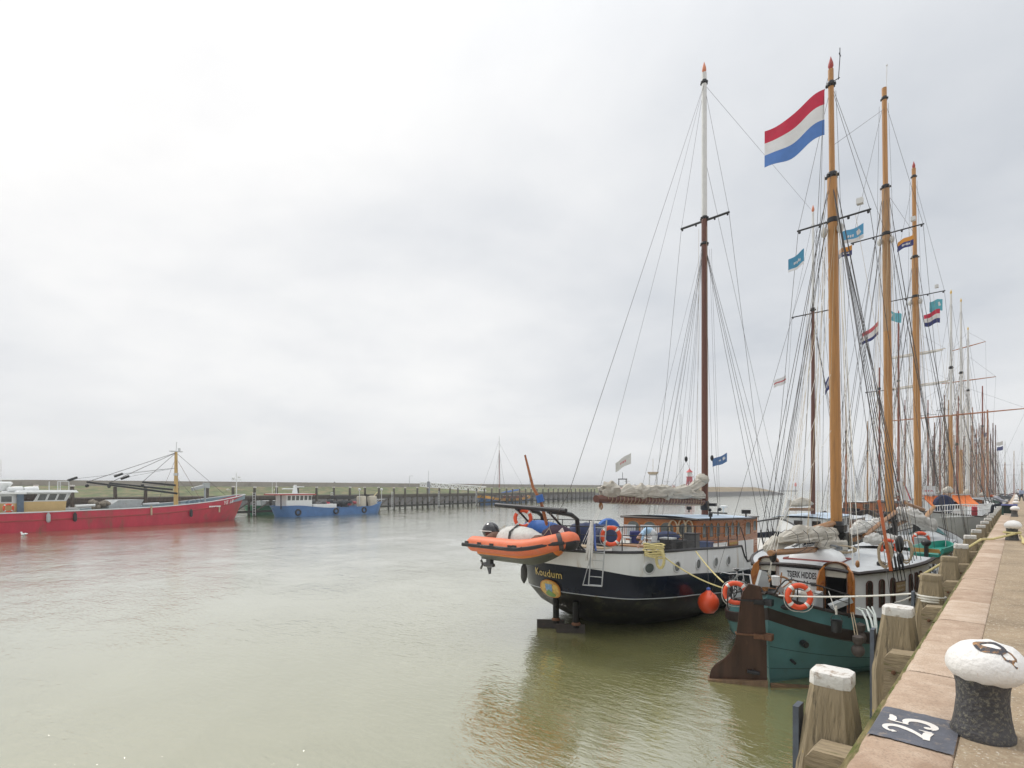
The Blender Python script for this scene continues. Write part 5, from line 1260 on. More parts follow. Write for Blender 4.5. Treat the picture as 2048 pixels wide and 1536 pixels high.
t = thing('paint_bucket', 'white bucket standing by the steering wheel of the teal ship', 'bucket', at_d(1551, 1161, 14.9)); mb = MB(); mb.lathe([(.09, -.13), (.11, .11), (.115, .12), (.1, .13)], (0, 0, 0), 14); obj('body', mb, WHITE, t); mb = MB(); mb.lathe([(.1, .1), (.05, .14), (.02, .15)], (0, 0, 0), 12); obj('lid', mb, LTGREY, t)
t = thing('black_bucket', 'small black bucket hanging on a rope over the teal hull', 'bucket', at_d(1673, 1251, 13.7)); mb = MB(); mb.lathe([(.02, -.16), (.115, -.16), (.135, .12), (.145, .13), (.12, .125), (.1, -.14)], (0, 0, 0), 16, cap=False); obj('body', mb, RUBBER, t)
mb = MB(); mb.tube([V((.13*math.cos(PI*i/8), 0, .13+.16*math.sin(PI*i/8))) for i in range(9)], .008, 4); obj('handle', mb, WIRE, t)
line(t, 'rope', V((0, 0, .29)), at_d(1657, 1182, 14.15)-at_d(1673, 1251, 13.7), .013, ROPEW)
mb = MB(); mb.tube([V((0, 0, .28)), V((-.01, .0, .5))], .026, 6); obj('splice', mb, ROPEW, t)
FB = M('brown_ball_fender', (.085, .068, .058), .75, .3, 9)
for i, (px, py, d_, tx, ty) in enumerate(((1716, 1301, 13.9, 1707, 1232), (1720, 1275, 14.6, 1713, 1230))):
    p = at_d(px, py, d_); t = thing('rope_fender', ['lower brown ball fender hanging by a cord on the teal side', 'upper brown ball fender hanging behind the lower one'][i], 'fender', p, 0, 'brown ball fenders on the teal ship')
    mb = MB(); mb.ball((0, 0, 0), (.155, .155, .17), 18, 12); mb.lathe([(.06, .12), (.13, .22), (.13, .36), (.05, .4)], (0, 0, 0), 12); obj('body', mb, FB, t); line(t, 'cord', V((0, 0, .38)), at_d(tx, ty, d_+.5)-p, .012, ROPE)
for k_, (px, px2) in enumerate(((1702, 1712), (1706, 1718))):
    rope(['loose brown cord hanging down the teal side by the fenders, left one', 'loose brown cord hanging down the teal side by the fenders, right one'][k_], [at_d(px, 1225, 14.5), at_d((px+px2)/2, 1252, 14.1), at_d(px2, 1285, 13.9)], .012, ROPE, 'cord')
for k_, dx in enumerate((0, 9)):
    pts = [at_d(1712+dx*.5, 1216, 14.4), at_d(1724+dx, 1222-dx*.3, 14.2), at_d(1733+dx, 1240, 13.8), at_d(1738+dx, 1262, 13.6), at_d(1746+dx*.6, 1267, 13.7), at_d(1750+dx*.3, 1252, 13.9), at_d(1748+dx*.3, 1230, 14.3), at_d(1735+dx, 1214, 14.6)]
    rope(['pale hose looped over the teal rail next to the second post, inner loop', 'pale hose looped over the teal rail next to the second post, outer loop'][k_], pts, .026, M('pale_hose', (.50, .54, .50), .5, .1, 8), 'hose')
# mooring lines to the posts
p3 = V((-1.22, 13.1, 0)); ring = []
for k_ in range(3):
    for i in range(20):
        g = 2*PI*i/20; ring.append(V((p3.x+.225*math.cos(g)*1.02, p3.y+.215*math.sin(g), 3.26-.045*k_-.002*i)))
rope('white mooring rope from the teal stern wound round the third post', rope_pts(at_d(1558, 1191, 14.35), ring[10]+V((0, 0, 0)), .05, 12)+ring[11:], .022, ROPEW)
rope('thin white rope from the third post up to the white deckhouse side', rope_pts(V((p3.x-.2, p3.y, 3.25)), at_d(1790, 1205, 15.2), .03, 6), .014, ROPEW)
pb = V((-.12, 22.9, QZ+.25)); ring = [pb+V((.19*math.cos(2*PI*i/16), .19*math.sin(2*PI*i/16), -.02*i/16)) for i in range(17)]
rope('yellow mooring line wound round the second bollard and led over the quay edge', rope_pts(V((-2.2, 20.5, 2.6)), V((-.8, 21.7, QZ+.06)), .02, 5)+[V((-.55, 22.1, QZ+.06))]+ring, .035, ROPEY)
rope('yellow mooring line lying along the quay beside the second bollard', [pb+V((.19, -.02, -.1)), pb+V((.25, -.4, -.2)), V((.12, 21.6, QZ+.03)), V((.25, 20.7, QZ+.03)), V((.75, 19.9, QZ+.03)), V((2.2, 19.4, QZ+.03))], .035, ROPEY)
# bicycles on the port quarter
def bicycle(label, c, rz, lean, frame):
    t = thing('bicycle', label, 'bicycle', c, rz, 'bicycles on the teal ship stern')
    for x in (-.52, .52):
        mb = MB(); mb.tube([V((x+.33*math.cos(2*PI*i/28), 0, .33+.33*math.sin(2*PI*i/28))) for i in range(28)], .02, 6, closed=True); w_ = obj('wheel', mb, RUBBER, t)
        mb = MB()
        for k_ in range(7): d_ = V((math.cos(PI*k_/7), 0, math.sin(PI*k_/7)))*.32; mb.bar(V((x, 0, .33))+d_, V((x, 0, .33))-d_, .004, n=3)
        mb.lathe([(.03, -.05), (.03, .05)], (x, 0, .33), 8, (0, 1, 0)); obj('spokes', mb, STEEL, w_).name = 'spoke_set'
    mb = MB()
    for a_, b_ in (((-.52, .33), (-.1, .30)), ((-.52, .33), (-.18, .78)), ((-.1, .30), (-.2, .88)), ((-.1, .30), (.36, .72)), ((-.18, .78), (.34, .84)), ((.33, .95), (.52, .33))): mb.bar((a_[0], 0, a_[1]), (b_[0], 0, b_[1]), .018)
    obj('frame', mb, frame, t)
    mb = MB(); mb.tube([(.2, -.28, .98), (.34, -.2, 1.05), (.33, 0, 1.02), (.34, .2, 1.05), (.2, .28, .98)], .014, 5); obj('handlebar', mb, STEEL, t)
    mb = MB(); mb.ball((-.22, 0, .93), (.14, .08, .05), 10, 6); obj('saddle', mb, RUBBER, t)
    return t
p = at_d(1462, 1192, 16.2); bicycle('black bicycle with its front wheel towards the camera leaning on the teal port rail', (p.x, p.y, 1.75), math.radians(-75), 0, DKSTEEL)
p = at_d(1478, 1188, 16.8); bicycle('grey bicycle with red saddle parked behind the black bicycle', (p.x, p.y, 1.80), math.radians(-50), 0, STEEL)
# boat hook leaning against the shrouds
rope('orange varnished boathook leaning on the shrouds above the deckhouse roof', [at_d(1782, 1142, 15.3), at_d(1758, 1000, 15.6)], .045, M('orange_pole', (.40, .10, .03), .4, .2, 6), 'boathook')['category'] = 'boathook'
lifebuoy('orange lifebuoy behind the hanging rope coil and black blocks on the teal ship', at_d(1777, 1094, 23.), (.5, -.85, .1), .29, .075)
lifebuoy('orange lifebuoy behind a grey bucket amidships on the teal ship', at_d(1842, 1079, 24.), (.55, -.83, .1), .29, .075)
t = thing('grey_bucket', 'grey bucket hanging in front of an orange lifebuoy amidships', 'bucket', at_d(1841, 1083, 23.6)); mb = MB(); mb.lathe([(.2, -.22), (.24, .15), (.25, .17), (.2, .16)], (0, 0, 0), 16); obj('body', mb, GREYP, t)
mb = MB(); mb.tube([V((.24*math.cos(PI*i/8), 0, .16+.1*math.sin(PI*i/8))) for i in range(9)], .012, 4); obj('handle', mb, WIRE, t)
# green dinghy with outboard, on the starboard side deck
gp = at_d(1858, 1118, 21.5)
t = thing('green_dinghy', 'small green rowing dinghy with ochre transom panel and black outboard', 'dinghy', (gp.x-.1, gp.y, gp.z), math.radians(-8))
rows = []
for i in range(10):
    u = i/9; w = .56*(1-clamp((u-.45)/.55)**2.2)+.01; h = .46+.12*u*u
    rows.append([V((-w, u*2.9, h)), V((-w*1.02, u*2.9, h*.62)), V((-w*.72, u*2.9, .1+.15*u**3)), V((0, u*2.9, .02+.3*u**4)), V((w*.72, u*2.9, .1+.15*u**3)), V((w*1.02, u*2.9, h*.62)), V((w, u*2.9, h)), V((w*.9, u*2.9, h)), V((w*.7, u*2.9, .2+.1*u)), V((-w*.7, u*2.9, .2+.1*u)), V((-w*.9, u*2.9, h))])
mb = MB(); mb.loft(rows); obj('hull', mb, M('sea_green_paint', (.02, .25, .19), .4, .15, 3), t, 40)
mb = MB(); mb.prism([(-.48, .26), (.48, .26), (.44, .42), (-.44, .42)], (0, -.02, 0), (1, 0, 0), (0, 0, 1), (0, .03, 0)); obj('transom_panel', mb, M('ochre_panel', (.50, .28, .07), .5, .15, 5), t, 0)
mb = MB(); mb.ball((.05, -.16, .66), (.17, .2, .15), 14, 10); mb.box((.05, -.14, .3), (.12, .14, .6)); mb.box((.05, -.22, .02), (.16, .22, .06)); obj('outboard_motor', mb, BLACK, t, 40)
mb = MB(); mb.box((0, .4, -.1), (1.0, .1, .24)); mb.box((0, 2.0, -.05), (.8, .1, .3)); obj('chock', mb, PALEW, t, 0)
p = at_d(1735, 1113, 20.5); heap('yellow_bag', 'bright yellow bag lying on the grey deck roof behind the deckhouse', (p.x, p.y, p.z), (1.2, .4, .12), 3.1, M('bright_yellow', (.70, .62, .06), .6, .1, 6), 'bag')
p = at_d(1722, 1105, 20.); t = thing('plank_stack', 'stack of dark brown planks beside the yellow bag', 'planks', (p.x, p.y, 2.1), math.radians(20))
for k_ in range(4): mb = MB(); mb.box((.05*k_, .04*k_, .08+.11*k_), (.3, 2.6, .09), .05*k_); obj('plank', mb, BRSPAR if k_ % 2 else BOOMW, t, 0)
# ================================================================ the other sailing ships along the quay
def my(px, xc): return at_x(px, HY-50, xc).y
def mz(px, py, xc): return at_x(px, py, xc).z
GOLDBALL = M('gold_ball', (.62, .40, .06), .35, .1, 6)
SPARC = {'white': WSPAR, 'ochre': SPAR, 'brown': BRSPAR, 'red': REDSPAR, 'grey': SPARGREY, 'orange': M('orange_spar', (.34, .13, .05), .45, .2, 3, stretch=(3, 3, .15))}
def far_ship(label, xc, y0, y1, b, fb, cols, masts, house=None, seed=1, sail=SAIL, rz=0., det=1):
    q = random.Random(seed); L_ = y1-y0
    r_ = thing('sailing_ship', label, 'ship', (xc, y0, 0), rz)
    zr = lambda y: fb+.5*(1-clamp(y/6))**2+1.2*clamp((y-L_*.65)/(L_*.35))**2
    rows = [dict(y0=0, Ls=4.5, b=b, y1=L_, Lb=8, z=zr), dict(y0=.1, Ls=4.6, b=b+.03, y1=L_-.1, Lb=8, z=lambda y: zr(y)-.55), dict(y0=.5, Ls=5, b=b, y1=L_-.4, Lb=8, z=lambda y: zr(y)*.42), dict(y0=1.2, Ls=6, b=b*.94, y1=L_-1, Lb=8, z=lambda y: -.1)]
    obj('hull', hull_mb(rows, 40, [0, 1, 2, 2]), cols, r_, 40)
    obj('rail_cap', rail_tube(rows[0], 0, 1, .06, 0, n=40), DKBROWN, r_)
    obj('deck', deck_mb(rows[0], lambda y: zr(y)-.5, .1, n=24), GREYDECK, r_)
    for k_, (h0, h1, w, zt, wm, rm, nw) in enumerate(house or []):
        mb = MB(); mb.box((0, (h0+h1)/2, (zt+fb-.5)/2), (2*w, h1-h0, zt-fb+.5)); h_ = obj('deckhouse', mb, wm, r_, 0)
        def rf(u, v): return V((lerp(-w-.12, w+.12, v), lerp(h0-.15, h1+.15, u), zt+.02+.14*(1-(2*v-1)**2)))
        mb = MB(); mb.grid(rf, 4, 7); mb.grid(lambda u, v: rf(u, v)-V((0, 0, .08)), 4, 7); obj('roof', mb, rm, h_)
        for j in range(nw):
            window(h_, (w+.004, h0+(j+.5)*(h1-h0)/nw, zt-.72), (0, 1, 0), .5, .45, DKBROWN, GLASSD, .05, n=(1, 0, 0), poly=[(-.25, 0), (.25, 0), (.25, .45), (-.25, .45)])
            if j < 3: window(h_, (-w+(j+.5)*2*w/3, h0-.004, zt-.75), (1, 0, 0), .5, .5, DKBROWN, GLASSD, .05, n=(0, -1, 0), poly=[(-.25, 0), (.25, 0), (.25, .5), (-.25, .5)])
    for m in masts:
        y = m['y']-y0; zt = m['zt']; r0 = m.get('r', .22)*.74; zb = fb-.4
        mats = [SPARC[c] for c in m['c']]; fr = m.get('f', [])
        tr = {'gold': (GOLDBALL, .5), 'red': (RT, .55), 'flame': (MATS['orange_truck'], .6)}.get(m.get('t'))
        mx = m.get('x', 0.)
        top = V((mx, y, zt)); mast(r_, (mx, y, zb), top, r0, r0*.5, mats, [(f_, i+1, .85 if i == 0 else 1) for i, f_ in enumerate(fr)], tr, 10)
        hs = m.get('ct', (fb+(zt-fb)*.66, 0))
        if hs[1]:
            crosstree(r_, (mx, y, hs[0]), hs[1], .05); band(r_, (mx, y, hs[0]+.3), r0*.8, .3)
        else: band(r_, (mx, y, hs[0]), r0*.8, .3, lugs=det > 0)
        wr = m.get('w', .016)
        for s_ in (1, -1):
            for dy in ((-1.4, -.6, .3, 1.1) if det else (-1., .6)):
                line(r_, 'shroud', (mx, y, hs[0]+(.2 if dy < 0 else -.6)), (s_*(b-.1), y+dy, zr(y)), wr, WIRE)
            tip = (mx+s_*hs[1]*.97, y, hs[0]) if hs[1] else None
            if tip: line(r_, 'topmast_shroud', (mx, y, zt-.6), tip, wr*.8); line(r_, 'topmast_shroud', tip, (s_*(b-.1), y+.4, zr(y)), wr*.8)
            else: line(r_, 'topmast_shroud', (mx, y, zt-.6), (s_*(b-.1), y-2.6, zr(y)), wr*.8)
            for k_ in range(3): line(r_, 'halyard', (mx+s_*.15, y-.2-.1*k_, hs[0]-(k_-1)*1.5), (s_*(.5+.35*k_), y-.8-.9*k_, fb+.6), wr*.6, ROPE if k_ else ROPEW)
            if det: line(r_, 'halyard', (mx+s_*.2, y-.2, zt*.8), (s_*1.1, y-1.2, fb+.4), wr*.7, ROPE); line(r_, 'lazyjack', (mx, y-.2, hs[0]*.9), (s_*.3, y-4.5, fb+2), wr*.65, ROPE)
        line(r_, 'stay', (mx, y, zt-.7), (0, min(L_, y+(11 if L_-y > 12 else 9)), fb+1.2), wr)
        line(r_, 'topping_lift', (mx, y, zt*.86), (mx, y-7, fb+2.0), wr*.75)
        for (yz, half, furl, tilt) in m.get('yards', []):
            mb = MB(); mb.tube([(mx-half, y+.3, yz-tilt), (mx, y+.3, yz), (mx+half, y+.3, yz+tilt)], [.05, .085, .05], 8); yd = obj('yard', mb, SPARC['orange'] if not furl else PALEW, r_)
            if furl: bundle(yd, (mx-half*.93, y+.2, yz-.15-tilt), (mx+half*.93, y+.2, yz-.15+tilt), .24, .24, seed+yz, SAILW, -.5, .3, m=40, n=12)
            for s_ in (1, -1): line(r_, 'yard_lift', (mx+s_*half, y+.3, yz+s_*tilt), (mx, y, min(zt-.3, yz+3.5)), wr*.7); line(r_, 'yard_brace', (mx+s_*half, y+.3, yz+s_*tilt), (s_*b*.8, y-9, fb), wr*.55)
        if m.get('boom'):
            bl, bz = m['boom']; mb = MB(); mb.tube([(mx, y-bl, bz+.2), (mx, y-.3, bz)], [.1, .14], 8); obj('boom', mb, BOOMW, r_)
            bundle(r_, (mx, y-bl+.6, bz+.45), (mx, y-.4, bz+.4), .32, .42, seed+y, m.get('sail', sail), .3, .6, m=60, n=20)
    return r_
O_, I_ = -12.4, -5.2
DR = M('dark_red_paint', (.13, .02, .02), .4, .2, 1)
DG_ = M('dark_green_paint', (.015, .05, .035), .35, .2, 1)
far_ship('dark hulled ship with pale blue roof and brown and white mast', O_, 44, 72, 2.9, 1.75, [DKBROWN, NAVY, BLACKHULL],
    [dict(y=my(1626, O_), zt=mz(1626, 424, O_), r=.25, c=['brown', 'white'], f=[.70], t='flame', ct=(mz(1622, 623, O_), 1.65), boom=(7, 3.6)),
     dict(y=my(1759, O_), zt=mz(1759, 735, O_), r=.2, c=['red'], ct=(mz(1759, 782, O_), 1.5))],
    [(1.5, 9.5, 1.9, 3.05, WHITE, BLUEROOF, 5), (11, 17, 1.7, 2.6, VARN, GREYDECK, 3)], 3)
far_ship('pale grey ship with white railing and orange tarpaulins on its stern', I_, 54, 86, 3.1, 3.0, [LTGREY, LTGREY, LTGREY],
    [dict(y=my(1902, I_), zt=mz(1902, 588, I_), r=.26, c=['ochre', 'white', 'white'], f=[.45, .76], t='gold', yards=[(mz(1901, 829, I_), 5.9, 0, .15)], boom=(8, 4.6)),
     dict(y=my(1914, I_), zt=mz(1914, 822, I_), r=.2, c=['red'])],
    [(6, 10, 1.9, 4.4, WHITE, GREYDECK, 3)], 5)
far_ship('white masted square rigged ship beyond the pale grey ship', I_, 89, 121, 3.1, 2.6, [WHITE, DG_, BLACKHULL],
    [dict(y=my(1922, I_), zt=mz(1922, 604, I_), r=.28, c=['ochre', 'white', 'white'], f=[.3, .7], t='gold', w=.02),
     dict(y=my(1936, I_), zt=mz(1936, 660, I_), r=.28, c=['white'], t='gold', w=.02, yards=[(mz(1936, 760, I_), 3.0, 0, .1), (mz(1936, 692, I_), 1.9, 0, .35)], boom=(8, 4.2))],
    [(3, 9, 1.9, 3.9, VARN, GREYDECK, 3)], 7)
far_ship('dark red hulled square rigger with furled sails on two yards, outer row', O_, 76, 112, 3.1, 2.2, [DR, DR, BLACKHULL],
    [dict(y=my(1797, O_), zt=mz(1797, 628, O_), r=.26, c=['red'], t='red', w=.02, boom=(9, 4.0), sail=SAILW),
     dict(y=my(1831, O_), zt=mz(1831, 652, O_), r=.28, c=['red', 'brown'], f=[.6], w=.02, yards=[(mz(1831, 706, O_), 3.9, 1, .12), (mz(1835, 774, O_), 4.5, 1, .2)])],
    [(3, 10, 2.0, 3.6, VARN, DKBROWN, 4)], 9)
far_ship('ship with orange brown masts behind the square rigged ship', I_, 124, 156, 3.1, 2.2, [DG_, WHITE, BLACKHULL],
    [dict(y=my(1947, I_)+24, zt=mz(1947, 838, I_)+4, r=.3, c=['orange'], w=.024, x=1.0), dict(y=my(1965, I_), zt=mz(1965, 772, I_), r=.34, c=['orange', 'red'], f=[.6], w=.026, boom=(8, 3.6))], [(4, 10, 1.8, 3.6, WHITE, GREYDECK, 0)], 11, det=1)
far_ship('brown masted ship far along the quay with a blue flag', I_, 159, 190, 3.0, 2.2, [NAVY, NAVY, BLACKHULL],
    [dict(y=my(1976, I_), zt=mz(1976, 840, I_), r=.34, c=['red'], w=.028), dict(y=my(1980, I_)+4, zt=mz(1980, 866, I_), r=.3, c=['brown'], w=.028)], None, 13, det=0)
far_ship('dark masted ship farthest along the near quay row', I_, 194, 224, 3.0, 2.2, [BLACK, DG_, BLACKHULL],
    [dict(y=my(1986, I_), zt=mz(1986, 846, I_), r=.34, c=['brown'], w=.03), dict(y=my(1991, I_), zt=mz(1991, 850, I_), r=.34, c=['brown'], w=.03)], None, 15, det=0)
far_ship('outer row ship with two slender red brown masts', O_, 116, 146, 3.0, 2.0, [WHITE, NAVY, BLACKHULL],
    [dict(y=my(1869, O_), zt=mz(1869, 845, O_), r=.26, c=['brown'], w=.024), dict(y=my(1880, O_), zt=mz(1880, 832, O_), r=.28, c=['red'], w=.024, boom=(7, 3.8))], [(4, 9, 1.8, 3.4, WHITE, BLUEROOF, 2)], 17, det=1)
far_ship('outermost farthest ship with one pale mast', O_, 150, 185, 3.0, 2.0, [DR, DR, BLACKHULL],
    [dict(y=my(1897, O_), zt=mz(1897, 800, O_), r=.3, c=['grey'], w=.026), dict(y=my(1908, O_), zt=mz(1908, 870, O_), r=.3, c=['red'], w=.026)], None, 19, det=0)
for k_, (px, top, D, c, lab) in enumerate(((2010, 882, 235, ['orange', 'white'], 'lone distant ship with white topped orange mast beyond the quay end'), (2028, 902, 270, ['red', 'grey'], 'distant ship with short red mast near the vanishing quay'), (2044, 882, 290, ['ochre', 'white'], 'distant ship with ochre mast at the right edge'))):
    w_ = at_d(px, 978, D); far_ship(lab, w_.x-.5, w_.y-10, w_.y+15, 2.8, 2.0, [NAVY, DR, BLACKHULL][k_:k_+1]*3, [dict(y=w_.y, zt=at_d(px, top, D).z, r=.36, c=c, f=[.62], w=.03, x=.5, ct=(at_d(px, top+48, D).z, 2.0))], None, 31+k_, det=0)
far_ship('slender dark red masted ship wedged between the orange masted ships', -8.6, 110, 140, 2.4, 1.8, [BLACK, DR, BLACKHULL],
    [dict(y=my(1917, -8.6), zt=mz(1917, 792, -8.6), r=.26, c=['red'], w=.022), dict(y=my(1928, -8.6), zt=mz(1928, 812, -8.6), r=.26, c=['brown', 'white'], f=[.7], w=.022)], None, 51, det=1)
far_ship('narrow ship with thin brown masts beyond the white masted rigger', -8.6, 150, 210, 2.4, 1.8, [DG_, NAVY, BLACKHULL],
    [dict(y=my(1942, -8.6), zt=mz(1942, 850, -8.6), r=.28, c=['brown'], w=.026), dict(y=my(1953, -8.6), zt=mz(1953, 858, -8.6), r=.28, c=['orange'], w=.026), dict(y=my(1958, -8.6), zt=mz(1958, 846, -8.6), r=.28, c=['red'], w=.026)], None, 53, det=0)
far_ship('outer ship with two red masts left of the third ochre mast', -19., 96, 124, 2.8, 1.9, [NAVY, DR, BLACKHULL],
    [dict(y=my(1810, -19.), zt=mz(1810, 800, -19.), r=.24, c=['red'], w=.022), dict(y=my(1735, -19.), zt=mz(1735, 842, -19.), r=.2, c=['grey'], w=.02)], [(4, 9, 1.6, 3.1, VARN, WHITE, 2)], 55, det=1)
for k_, (xc, y0, lab, ms) in enumerate((
    (-15.5, 126, 'ship with two thin brown masts seen between the third ochre mast and the white masts', ((1856, 800, 'red'), (1866, 872, 'brown'))),
    (-13., 170, 'slim distant ship with brown and pale masts behind the orange tarpaulins', ((1889, 790, 'brown'), (1893, 850, 'white'))),
    (-9.5, 215, 'far ship with orange and brown masts in the thick of the rigging', ((1936, 842, 'brown'), (1945, 815, 'orange'), (1950, 870, 'red'))),
    (-8., 262, 'very distant ship with three dark masts near the end of the row', ((1962, 850, 'brown'), (1969, 822, 'red'), (1973, 876, 'brown'))),
    (-7., 320, 'most distant ship with two reddish masts beyond the row end', ((1981, 872, 'red'), (1996, 895, 'brown'))))):
    far_ship(lab, xc, min(my(p_, xc) for p_, t_, c_ in ms)-8, max(my(p_, xc) for p_, t_, c_ in ms)+12, 2.6, 1.9, [NAVY, DR, BLACKHULL], [dict(y=my(p_, xc), zt=mz(p_, t_, xc), r=.3, c=[c_], w=.026, ct=(mz(p_, t_+30, xc), 1.6 if j_ == 0 else 0)) for j_, (p_, t_, c_) in enumerate(ms)], None, 61+k_, det=1 if k_ < 3 else 0)
# small brown mast between the first two ochre masts
far_ship('small brown masted boat lying outside the pale blue roofed ship', -17.6, 57, 76, 2.2, 1.3, [BRSPAR, DKBROWN, BLACKHULL], [dict(y=my(1692, -17.6), zt=mz(1692, 775, -17.6), r=.17, c=['orange', 'brown'], f=[.5])], [(4, 8, 1.2, 2.3, VARN, GREYDECK, 2)], 41)
# orange tarpaulins, canopies, banners
def tarp(label, px0, px1, py0, py1, D0, D1, mat, seed, name='tarpaulin', bulge=.35):
    a, b = at_d(px0, py0, D0), at_d(px1, py0, D1); h = (py1-py0)*(D0+D1)/2/F; dd = (b-a); nn = V((dd.y, -dd.x, 0)).normalized()
    mb = MB()
    def fn(u, v, o=0.): return a+dd*u+nn*(bulge*math.sin(PI*clamp(v*.5))*2*v-.06*math.sin(u*26+seed)-o)+V((0, 0, -h*v-.12*math.sin(PI*u)))
    mb.grid(fn, 40, 8); mb.grid(lambda u, v: fn(u, v, .05), 40, 8)
    t = thing(name, label, name, (0, 0, 0)); obj('canvas', mb, mat, t)
    mb = MB(); mb.tube([a, b], .05, 6); mb.tube([a-V((0, 0, h*1.1)), a], .04, 5); mb.tube([b-V((0, 0, h*1.1)), b], .04, 5); obj('frame', mb, STEEL, t); return t
tarp('orange tarpaulin screen left of the round dark cover on the pale ship', 1848, 1881, 990, 1012, 44, 44.5, ORCLOTH, 1)
tarp('pleated orange tarpaulin screen on the right of the pale ship stern', 1903, 1941, 989, 1010, 45, 46, ORCLOTH, 2)
p = at_d(1887, 1010, 43.5); t = thing('round_cover', 'round dark blue cover standing between the two orange tarpaulins', 'cover', p); mb = MB(); mb.lathe([(.02, -.2), (.75, -.18), (.85, 0), (.75, .18), (.02, .2)], (0, 0, 0), 26, (.65, -.75, 0)); obj('disc', mb, NAVYCLOTH, t); mb = MB(); mb.bar((0, 0, -.8), (0, 0, -1.4), .1); obj('stand', mb, BLACK, t)
t = thing('white_railing', 'white slatted railing round the stern of the pale grey ship', 'railing', (0, 0, 0))
rp = [at_d(px, py, D) for px, py, D in ((1870, 1012, 43), (1900, 1010, 42.2), (1930, 1009, 42), (1955, 1010, 43.5), (1973, 1008, 48), (1985, 1007, 55))]
for z in (0, -.45, -.95):
    mb = MB(); mb.tube([p+V((0, 0, z)) for p in rp], .04, 5); obj('bar', mb, WHITE, t)
n_ = 0
for a, b in zip(rp, rp[1:]):
    for k_ in range(6):
        p = a.lerp(b, k_/6); mb = MB(); mb.bar(p, p-V((0, 0, 1.0)), .03, n=4); obj('baluster', mb, WHITE, t)
p = at_d(1949, 1022, 42.6); t = thing('red_barrel', 'red barrel standing behind the white railing of the pale ship', 'barrel', p); mb = MB(); mb.lathe([(.17, -.35), (.19, -.15), (.17, -.13), (.19, .1), (.17, .12), (.18, .32), (.1, .36)], (0, 0, 0), 14); obj('body', mb, RED, t); mb = MB(); mb.lathe([(.19, -.02), (.2, 0), (.19, .02)], (0, 0, 0), 14, cap=False); obj('hoop', mb, DKSTEEL, t)
# ---------------------------------------------------------------- flags
FR = M('flag_red', (.50, .022, .06), .75, .1, 4); FW = M('flag_white', (.68, .68, .68), .75, .06, 4); FBL = M('flag_blue', (.08, .19, .48), .75, .1, 4)
TEALF = M('flag_teal', (.06, .25, .40), .75, .15, 5); TEALL = M('flag_turquoise', (.10, .38, .46), .75, .15, 5); ORF = M('flag_orange', (.62, .27, .04), .75, .1, 5); NVF = M('flag_navy', (.03, .04, .16), .75, .15, 5); PALEF = M('flag_pale', (.55, .54, .52), .8, .1, 5); REDL = M('flag_faded_red', (.50, .10, .12), .75, .15, 5)
def pflag(label, hx, hy0, hy1, fx, fy, D, stripes, mats, seed, amp=.12, droop=.0, dD=.6, group=None, emblem=None):
    a = at_d(hx, hy0, D); f_ = at_d(fx, fy, D+dD)-a; return flag('flag', label, a, (hy1-hy0)*D/F, f_, stripes, mats, seed, droop, amp, 'flag', 26, group, emblem)
def marks(seed, n=5, u0=.25, u1=.7, v0=.4, v1=.6):
    q = random.Random(seed); out = []
    for i in range(n):
        u = lerp(u0, u1, i/n); w = (u1-u0)/n*.7; a, b = v0+q.uniform(-.04, .04), v1+q.uniform(-.04, .04); out.append([(u, a), (u+w, a+.02), (u+w*.9, b), (u+.01, b-.02)])
    return out
star = [(.28+.17*math.cos(2*PI*i/5+.3)*.6, .4+.24*math.sin(2*PI*i/5+.3)) for i in range(5)]
sail_e = [[(.2, .22), (.34, .3), (.3, .62), (.18, .58)], [(.12, .5), (.18, .3), (.17, .6)]]
big = pflag('large red, white and blue striped flag flying from the first ochre mast', 1649, 181, 272, 1532, 262, 20.1, [1, 1, 1], [FR, FW, FBL], .6, .17, .0, .9)
line(T_, 'flag_halyard', tl(at_d(1662, 135, 20.2)), tl(at_d(1649, 181, 20.1)), .012); line(T_, 'flag_halyard', tl(at_d(1644, 272, 20.1)), V((-1.3, 7.6, 2.3)), .012)
WM = FW
pflag('teal flag with white marks left of the white topped mast', 1608, 498, 528, 1578, 520, 19.6, [4, 1], [TEALF, FW], 1.2, .05, 0, .2, None, (marks(2), FW))
pflag('bright blue flag with white emblem right of the first ochre mast', 1727, 447, 476, 1685, 465, 20.5, [3.4, 1], [M('flag_sky', (.09, .33, .56), .75, .12, 5), FW], 2.1, .05, 0, .2, None, (sail_e+marks(5, 3, .45, .75, .4, .6), FW))
pflag('small orange and navy flag below the bright blue flag', 1704, 489, 509, 1678, 500, 20.5, [1, 1.1], [ORF, NVF], 3.3, .04, 0, .2, None, (marks(7, 4, .2, .7, .62, .8), FW))
pflag('orange and navy flag with lettering on the third ochre mast', 1827, 468, 489, 1794, 485, 33, [1, 1.4], [ORF, NVF], 4.0, .08, 0, .3, None, (marks(9, 6, .2, .75, .6, .8), FW))
pflag('teal flag flying above a striped flag right of the third ochre mast', 1885, 597, 620, 1858, 604, 37, [1], [TEALL], 5.1, .08, 0, .3, None, (sail_e, FW))
pflag('faded striped flag directly below the teal flag', 1880, 617, 645, 1848, 630, 37, [1, 1, 1], [FR, FW, NVF], 6.1, .12, 0, .4)
pflag('turquoise flag between the second and third ochre masts', 1777, 620, 640, 1802, 629, 60, [1], [TEALL], 7.1, .12, 0, .3, None, (sail_e, FW))
pflag('ragged red, white and dark flag left of the second ochre mast', 1757, 643, 670, 1725, 668, 40, [1, 1, .8], [REDL, FW, NVF], 8.2, .2, 0, .5)
pflag('small white and red flag far left of the brown and white mast', 1572, 750, 766, 1548, 762, 30, [1, .6, 1], [FW, REDL, FW], 2.7, .06, 0, .2)
